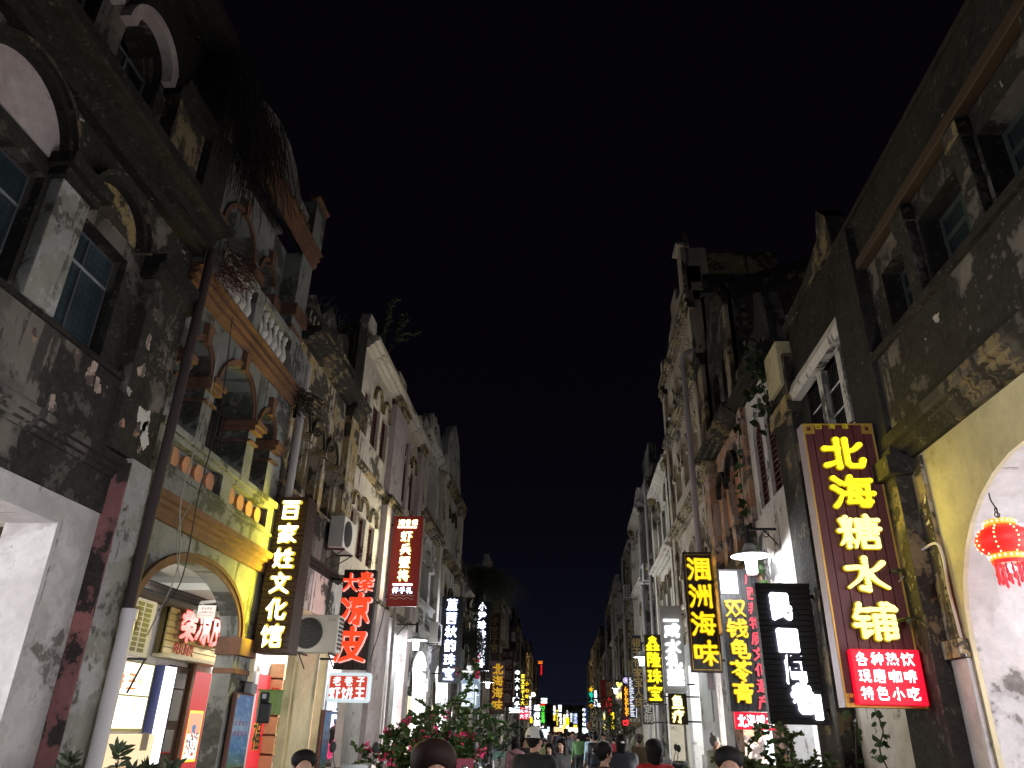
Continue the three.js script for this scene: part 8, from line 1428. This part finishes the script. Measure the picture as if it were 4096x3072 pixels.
const EARCUT = [cap([-0.105, 1.595, 0.0], [-0.105, 1.575, 0.01], 0.034, 0.03, 'hair', { cut: true }), cap([0.105, 1.595, 0.0], [0.105, 1.575, 0.01], 0.034, 0.03, 'hair', { cut: true })];
const SIDES = (y, r = 0.034) => [-1, 1].map((k) => cap([k * 0.076, 1.63, -0.015], [k * 0.082, y, -0.012], r, r * 0.8, 'hair', { k: 0.04 }));
const hairStyles = {
  short: [...CROWN(0.1), NAPE(), NAPE2(), FACE, ...EARCUT],
  crop: [...CROWN(0.0955, 1.08), NAPE(0.064, 1.575), NAPE2(0.064, 1.575), FACE, ...EARCUT],
  bob: [...CROWN(0.106, 1.0), ...SIDES(1.5), NAPE(0.08, 1.5), NAPE2(0.08, 1.5), FACE],
  long: [...CROWN(0.105, 1.0), ...SIDES(1.36), cap([-0.03, 1.62, -0.06], [-0.03, 1.34, -0.085], 0.078, 0.055, 'hair', { k: 0.05 }), cap([0.03, 1.62, -0.06], [0.03, 1.34, -0.085], 0.078, 0.055, 'hair', { k: 0.05 }), FACE],
  pulled: [...CROWN(0.098, 1.06), NAPE(0.062, 1.58), NAPE2(0.062, 1.58), cap([0, 1.62, -0.115], [0, 1.595, -0.135], 0.034, 0.04, 'hair', { k: 0.03 }), FACE, ...EARCUT],
  bun: [...CROWN(0.099, 1.04), NAPE(0.064, 1.575), NAPE2(0.064, 1.575), cap([0, 1.77, -0.055], [0, 1.78, -0.055], 0.045, 0.042, 'hair', { k: 0.015 }), FACE, ...EARCUT],
  updo: [...CROWN(0.106, 1.0), cap([-0.03, 1.69, -0.09], [0.03, 1.67, -0.095], 0.056, 0.06, 'hair', { k: 0.03 }), NAPE(0.064, 1.575), NAPE2(0.064, 1.575), FACE, ...EARCUT],
};
const geoCache = new Map(), cached = (k, f) => { if (!geoCache.has(k)) geoCache.set(k, f()); return geoCache.get(k); };
function paint(geo, prims, colors) {
  const g = geo.clone(), p = g.attributes.position, col = new Float32Array(p.count * 3);
  for (let i = 0; i < p.count; i++) {
    let best = 1e9, reg = 'top'; const x = p.getX(i), y = p.getY(i), z = p.getZ(i);
    for (const q of prims) { if (q.cut) continue; const bx = q.b[0] - q.a[0], by = q.b[1] - q.a[1], bz = q.b[2] - q.a[2], L = bx * bx + by * by + bz * bz, t = L ? clamp(((x - q.a[0]) * bx + (y - q.a[1]) * by + (z - q.a[2]) * bz) / L) : 0, d = Math.hypot((x - q.a[0] - bx * t) * (q.wide ?? 1), y - q.a[1] - by * t, (z - q.a[2] - bz * t) * (q.flat ?? 1)) - lerp(q.ra, q.rb, t); if (d < best) { best = d; reg = q.region; } }
    if (reg === 'neck') reg = y > 1.455 + (colors.collar ?? 0) ? 'skin' : 'top';
    col.set(colors[reg] ?? colors.skin, i * 3);
  }
  g.setAttribute('color', new THREE.BufferAttribute(col, 3));
  return g;
}
const bodyMat = new THREE.MeshStandardMaterial({ color: 0xffffff, vertexColors: true, roughness: 0.78 }), hairMat = new THREE.MeshPhysicalMaterial({ color: new THREE.Color().setRGB(0.009, 0.0075, 0.0075), roughness: 0.62, specularIntensity: 0.35 }), greyHair = std([0.16, 0.15, 0.15], { roughness: 0.6 }), shaven = std([0.07, 0.05, 0.04], { roughness: 0.8 });
const SKIN = [0.42, 0.24, 0.17], BLACK = [0.012, 0.012, 0.014], NAVY = [0.012, 0.018, 0.035];
const eyeWhite = std([0.6, 0.57, 0.54], { roughness: 0.3 }), iris = std([0.012, 0.008, 0.006], { roughness: 0.2 }), browMat = std([0.02, 0.014, 0.012]);
function person({ px, label, x, s, h = 1.66, turn = Math.PI, top = BLACK, legs = NAVY, shoe = [0.05, 0.05, 0.05], skin = SKIN, hair = 'short', hairMaterial = hairMat, female = false, pose = {}, headTurn = 0, headNod = 0, near = false, extras, collar = 0.0, y = 0 }) {
  if (px) { [x, h] = PX(px[0], px[1], s); }
  const g = thing('person', label, 'person', 'people walking in the street', [x, y, -s], turn);
  const k = h / 1.76; g.scale.setScalar(k);
  const prims = bodyPrims(pose), pk = JSON.stringify([pose, near]), bg = cached('b' + pk, () => fieldMesh(prims, near ? 0.014 : 0.02)), hp = headPrims(female), hg = cached('h' + female + near, () => fieldMesh(hp, near ? 0.0042 : 0.009, 0.01));
  const colors = { top, legs, shoe, skin, lip: [skin[0] * 0.85, skin[1] * 0.55, skin[2] * 0.6], collar };
  const bgp = paint(bg, prims, colors), lean = (pose.lean ?? 0) * 0.62, hgp = paint(hg, hp, colors), m = new THREE.Matrix4().makeTranslation(0, 1.5, lean + 0.012).multiply(new THREE.Matrix4().makeRotationFromEuler(new THREE.Euler(headNod, headTurn, 0, 'YXZ'))).multiply(new THREE.Matrix4().makeTranslation(0, -1.5, 0));
  hgp.applyMatrix4(m);
  raw(g, 'body', mergeGeometries([bgp, hgp]), bodyMat);
  if (hair) { const st = hairStyles[hair]; const hm = new THREE.Mesh(cached('hair' + hair + near, () => ruffle(fieldMesh(st, near ? 0.0055 : 0.011, 0.01), near)), hairMaterial); hm.name = 'hair'; hm.castShadow = hm.receiveShadow = true; hm.applyMatrix4(m); g.add(hm); }
  if (near) for (const e of [-1, 1]) {
    const ex = e * 0.032, parts = [['eye', new THREE.SphereGeometry(0.0125, 12, 8).scale(1.15, 0.62, 0.6).translate(ex, 1.613, 0.081), eyeWhite], ['iris', new THREE.SphereGeometry(0.0066, 10, 8).scale(1, 1, 0.5).translate(ex, 1.613, 0.0872), iris], ['eyebrow', rod([ex - 0.017, 1.633, 0.09 - Math.abs(ex - 0.017) * 0.16], [ex + 0.017, 1.633, 0.09 - Math.abs(ex + 0.017) * 0.16], 0.0028, 6), browMat]];
    for (const [n, q, mt] of parts) { q.applyMatrix4(m); part(g, n, q, mt); }
  }
  extras?.(g, m);
  return g;
}
const seenWalkers = new Map();
const P1 = { stride: 0.14 }, P2 = { stride: -0.14 }, P3 = { stride: 0.03 };
// nearest walkers
person({ label: 'person with pulled-back black hair facing the camera beside the yellow pier', px: [1222, 2997], s: 6.7, turn: 0.25, top: [0.03, 0.025, 0.03], hair: 'pulled', female: true, near: true, headTurn: 0.25, pose: P3, skin: [0.40, 0.24, 0.17] });
person({ label: 'person with short dark red-tinted hair, head bowed, close before the bougainvillea', px: [1727, 2952], s: 4.1, turn: 0.35, top: [0.01, 0.01, 0.012], hair: 'short', hairMaterial: new THREE.MeshPhysicalMaterial({ color: new THREE.Color().setRGB(0.018, 0.007, 0.006), roughness: 0.62, specularIntensity: 0.35 }), near: true, pose: P1, headTurn: 0.1, headNod: 0.3 });
person({
  label: 'person in a white baseball cap and black jacket walking away up the street', px: [2138, 2910], s: 10.2, turn: Math.PI - 0.1, top: [0.008, 0.008, 0.009], hair: 'crop', near: true, pose: { stride: 0.14, bulk: 1.15, shoulder: 0.21 }, headTurn: -0.5, headNod: 0.05, collar: 0.03,
  extras: (g, m) => {
    const white = std([0.55, 0.53, 0.49], { roughness: 0.85 });
    const c = part(g, 'cap', [new THREE.SphereGeometry(0.118, 26, 12, 0, 6.2832, 0, 1.7).scale(0.93, 1.06, 1.02).translate(0, 1.655, -0.02)], white); c.applyMatrix4(m);
    const b = part(c, 'cap_brim', new THREE.CylinderGeometry(0.1, 0.1, 0.008, 24, 1, false, -1.2, 2.4).scale(0.9, 1, 1.1).rotateX(0.12).translate(0, 1.65, 0.085), white);
    part(c, 'cap_opening', new THREE.SphereGeometry(0.036, 12, 8).scale(1, 0.62, 0.3).translate(0, 1.655, -0.13), std([0.01, 0.01, 0.01]));
  },
});
person({ label: 'person in a bright red jacket with black hair seen from behind', px: [2615, 2957], s: 10.6, turn: Math.PI + 0.05, top: [0.42, 0.018, 0.022], legs: BLACK, hair: 'bob', female: true, near: true, pose: { stride: 0.12, bulk: 1.2, shoulder: 0.2 }, collar: 0.06 });
person({ label: 'person with cropped black hair facing the camera before the right-hand bush', px: [2910, 2983], s: 6.2, turn: -0.15, top: [0.02, 0.02, 0.022], hair: 'crop', near: true, pose: P3, headNod: 0.12, skin: [0.36, 0.20, 0.14] });
person({ label: 'person with hair pinned up in a dark maroon top, glancing right', px: [2415, 2968], s: 10.4, turn: Math.PI - 0.3, top: [0.035, 0.012, 0.014], hair: 'updo', female: true, near: true, pose: P2, headTurn: -0.7 });
person({ label: 'person in a bulky navy coat with a pale hair clasp, seen from behind', px: [2487, 2938], s: 14.6, turn: Math.PI, top: [0.014, 0.016, 0.024], hair: 'bob', near: true, pose: { stride: 0.12, bulk: 1.28, shoulder: 0.21 }, collar: 0.05, extras: (g, m) => part(g, 'hair_clasp', rbox(-0.03, 0.03, 1.615, 1.65, -0.145, -0.125, 0.008, 1), std([0.6, 0.6, 0.62])).applyMatrix4(m) });
person({ label: 'person with shaven head in a khaki-brown coat, seen from behind', px: [2556, 2935], s: 21, turn: Math.PI, top: [0.13, 0.09, 0.045], hair: 'crop', hairMaterial: shaven, pose: { stride: 0.12, bulk: 1.15, coat: 0.72 }, collar: 0.0 });
person({ label: 'person in a black quilted puffer jacket with long hair, looking left', px: [2245, 2953], s: 17, turn: 0.7, top: [0.016, 0.016, 0.018], hair: 'long', female: true, near: true, headTurn: -1.2, pose: { stride: 0.1, bulk: 1.22 }, skin: [0.46, 0.29, 0.22] });
person({ label: 'young person with short fringe in a dark jacket facing left', px: [2198, 2974], s: 18.5, turn: 0.3, top: [0.02, 0.02, 0.022], hair: 'bob', female: true, near: true, headTurn: -0.6, pose: P3, skin: [0.5, 0.32, 0.24] });
person({ label: 'person in a dusty pink hooded coat, seen from behind', px: [2062, 2952], s: 19, turn: Math.PI + 0.35, top: [0.34, 0.17, 0.20], hair: 'bob', female: true, pose: { stride: 0.12, bulk: 1.15, coat: 0.62 }, collar: 0.05, extras: (g, m) => part(g, 'hood', new THREE.SphereGeometry(0.13, 14, 10).scale(1.1, 0.7, 0.7).translate(0, 1.42, -0.13), std([0.30, 0.15, 0.18], { roughness: 0.9 })) });
person({ label: 'person in a black top with wavy hair, behind the white cap', px: [2094, 2944], s: 21.5, turn: 0.4, top: [0.02, 0.02, 0.022], hair: 'bob', female: true, pose: P1, headTurn: 0.6 });
person({ label: 'child in a dark green jacket standing by the scooters', px: [2012, 2972], s: 24, turn: Math.PI - 0.4, top: [0.012, 0.06, 0.03], legs: [0.015, 0.015, 0.02], hair: 'short', pose: P3 });
person({ label: 'person in a pale trench coat with hair in a topknot by the white pier', px: [2856, 2940], s: 18.5, turn: 2.2, top: [0.36, 0.36, 0.28], legs: [0.3, 0.3, 0.25], hair: 'bun', hairMaterial: greyHair, female: true, pose: { stride: 0.05, coat: 0.4, bulk: 1.1 }, headTurn: -0.6 });
person({ label: 'person in a black varsity jacket with white back print', px: [2381, 2929], s: 26, turn: Math.PI, top: [0.014, 0.014, 0.016], hair: 'short', pose: { stride: 0.12, bulk: 1.15 }, extras: (g) => { for (let j = 0; j < 2; j++) for (let i = 0; i < 4; i++) part(g, 'back_print', box(-0.12 + i * 0.065, -0.08 + i * 0.065, 1.12 + j * 0.1, 1.18 + j * 0.1, -0.19, -0.16), std([0.5, 0.5, 0.5])); } });
person({ label: 'person in black trousers and jacket beside one in a long navy coat', px: [2349, 2931], s: 46, turn: Math.PI, top: BLACK, legs: BLACK, hair: 'short', pose: P1 });
person({ label: 'person in a long navy coat and blue jeans with white shoes', px: [2325, 2934], s: 46.5, turn: Math.PI, top: [0.015, 0.02, 0.035], legs: [0.03, 0.045, 0.09], shoe: [0.5, 0.5, 0.5], hair: 'long', female: true, pose: { stride: 0.1, coat: 0.62 } });
person({ label: 'person in a white and blue windbreaker beside the varsity jacket', px: [2366, 2927], s: 29, turn: Math.PI, top: [0.3, 0.42, 0.48], hair: 'short', pose: P2 });
person({ label: 'shop visitor in a bright pink top and cap by the jewellery cabinet', x: -5.6, s: 19.4, h: 1.62, turn: 2.4, top: [0.75, 0.05, 0.26], legs: [0.05, 0.05, 0.06], hair: 'long', female: true, pose: P3, y: 0.12, extras: (g, m) => part(g, 'cap', new THREE.SphereGeometry(0.11, 18, 10, 0, 6.2832, 0, 1.4).translate(0, 1.66, -0.02), std([0.75, 0.12, 0.3])).applyMatrix4(m) });
person({ label: 'shopper in a pale grey coat at the jewellery cabinet', x: -5.9, s: 20.6, h: 1.6, turn: -2.2, top: [0.35, 0.36, 0.33], hair: 'short', pose: P3, y: 0.12 });
person({ label: 'small figure in vivid magenta by the trench coat', px: [2905, 2960], s: 19.5, turn: 1.6, top: [0.6, 0.03, 0.25], hair: 'bob', female: true, pose: P3 });
// the crowd further on
{
  const r = rnd(404), tops = [['a black coat', BLACK], ['a red jacket', [0.3, 0.02, 0.03]], ['a white coat', [0.55, 0.53, 0.5]], ['a lilac jacket', [0.26, 0.2, 0.4]], ['a green jacket', [0.08, 0.16, 0.06]], ['a grey hoodie', [0.17, 0.17, 0.18]], ['a navy jacket', [0.02, 0.03, 0.07]], ['a tan coat', [0.28, 0.2, 0.12]], ['a pink sweater', [0.5, 0.2, 0.26]], ['a pale blue jacket', [0.25, 0.34, 0.45]]];
  const spots = Array.from({ length: 50 }, (_, i) => [-2.3 + ((i * 1.37) % 4.3), 27 + i * 1.65 + (i % 3) * 0.7]);
  spots.forEach(([x, s], i) => { const [nm, c] = tops[(i * 7) % tops.length], away = r() < 0.55, f = r() < 0.5, ps = [P1, P2, P3][i % 3], q = Math.floor(i / tops.length) % 5; person({ label: `far walker in ${nm}, ${['black', 'navy', 'grey', 'blue', 'tan'][q]} trousers, ${away ? 'walking away' : 'coming nearer'} in the crowd`, x, s, h: 1.56 + r() * 0.18, turn: (away ? Math.PI : 0) + (r() - 0.5) * 0.6, top: c.map((v) => v * (0.8 + 0.4 * r())), legs: [BLACK, NAVY, [0.1, 0.1, 0.11], [0.04, 0.06, 0.12], [0.22, 0.16, 0.1]][q], hair: f ? ['bob', 'long', 'pulled'][i % 3] : ['short', 'crop'][i % 2], female: f, pose: ps }); });
}
// ---------------------------------------------------------------- parked scooters
function scooter(label, pos, turn, paintColor, seatColor = [0.02, 0.02, 0.02], cover) {
  const g = thing('scooter', label, 'scooter', 'scooters parked beside the street', pos, turn), pm = std(paintColor, { roughness: 0.3 }), dark = std([0.015, 0.015, 0.017], { roughness: 0.5 }), chrome = std([0.5, 0.5, 0.52], { roughness: 0.2, metalness: 0.9 });
  for (const z of [-0.58, 0.58]) { const w = part(g, 'wheel', new THREE.TorusGeometry(0.2, 0.055, 10, 24).rotateY(Math.PI / 2).translate(0, 0.255, z), dark); part(w, 'rim', new THREE.CylinderGeometry(0.15, 0.15, 0.06, 18).rotateZ(Math.PI / 2).translate(0, 0.255, z), chrome); }
  const side = poly([[-0.72, 0.5], [-0.62, 0.74], [-0.3, 0.78], [-0.05, 0.72], [0.02, 0.42], [0.3, 0.38], [0.44, 0.5], [0.5, 0.95], [0.56, 0.98], [0.62, 0.6], [0.52, 0.34], [0.34, 0.28], [-0.12, 0.28], [-0.34, 0.36], [-0.5, 0.44]]);
  part(g, 'bodywork', extr(side, -0.13, 0.13, { bevelEnabled: true, bevelSize: 0.03, bevelThickness: 0.05, bevelSegments: 3 }).rotateY(-Math.PI / 2), pm);
  part(g, 'seat', rbox(-0.13, 0.13, 0.78, 0.87, -0.62, 0.0, 0.04, 3), std(seatColor, { roughness: 0.6 }));
  part(g, 'handlebar', [rod([0, 0.9, 0.5], [0, 1.08, 0.42], 0.03, 8), tube([[-0.34, 1.08, 0.34], [-0.15, 1.1, 0.44], [0.15, 1.1, 0.44], [0.34, 1.08, 0.34]], 0.018, 16, 8)], dark);
  part(g, 'headlight', new THREE.SphereGeometry(0.09, 14, 10).scale(1, 0.8, 0.6).translate(0, 1.02, 0.52), chrome);
  for (const k of [-1, 1]) { const mr = part(g, 'mirror_stalk', tube([[k * 0.24, 1.1, 0.4], [k * 0.3, 1.24, 0.42], [k * 0.32, 1.36, 0.4]], 0.008, 10, 6), dark); part(mr, 'mirror', new THREE.SphereGeometry(0.065, 14, 10).scale(0.85, 1.2, 0.25).translate(k * 0.33, 1.42, 0.4), dark); }
  part(g, 'windshield', rbox(-0.2, 0.2, 0.98, 1.2, 0.52, 0.54, 0.02, 2), cover ? std(cover, { roughness: 0.8 }) : std([0.3, 0.33, 0.36], { roughness: 0.1 }));
  part(g, 'tail_box', rbox(-0.16, 0.16, 0.88, 1.1, -0.86, -0.58, 0.04, 3), dark);
  part(g, 'stand', [rod([-0.12, 0.3, -0.1], [-0.2, 0.01, -0.16], 0.015, 6), rod([0.12, 0.3, -0.1], [0.2, 0.01, -0.16], 0.015, 6)], dark);
  return g;
}
scooter('pale cream scooter parked beyond the bougainvillea', [-2.05, 0, -22.4], 0.5, [0.5, 0.47, 0.42], undefined, [0.3, 0.5, 0.42]);
scooter('dark red scooter with a rain apron under the bougainvillea', [-2.3, 0, -16.2], 0.7, [0.1, 0.012, 0.016], undefined, [0.16, 0.012, 0.03]);
scooter('black scooter with a white apron next to the cream scooter', [-2.4, 0, -19.6], 0.3, [0.02, 0.02, 0.022], undefined, [0.55, 0.58, 0.6]);
scooter('silver scooter parked before the fish-spa sign', [2.55, 0, -20.8], -0.5, [0.36, 0.37, 0.38]);
scooter('black scooter beside the silver one', [2.35, 0, -19.2], -0.4, [0.03, 0.03, 0.032]);
scooter('black scooter with raised mirrors by the yellow pier', [-3.4, 0, -12.6], 0.5, [0.04, 0.04, 0.045]);
shadows(scene);
renderer.render(scene, camera);
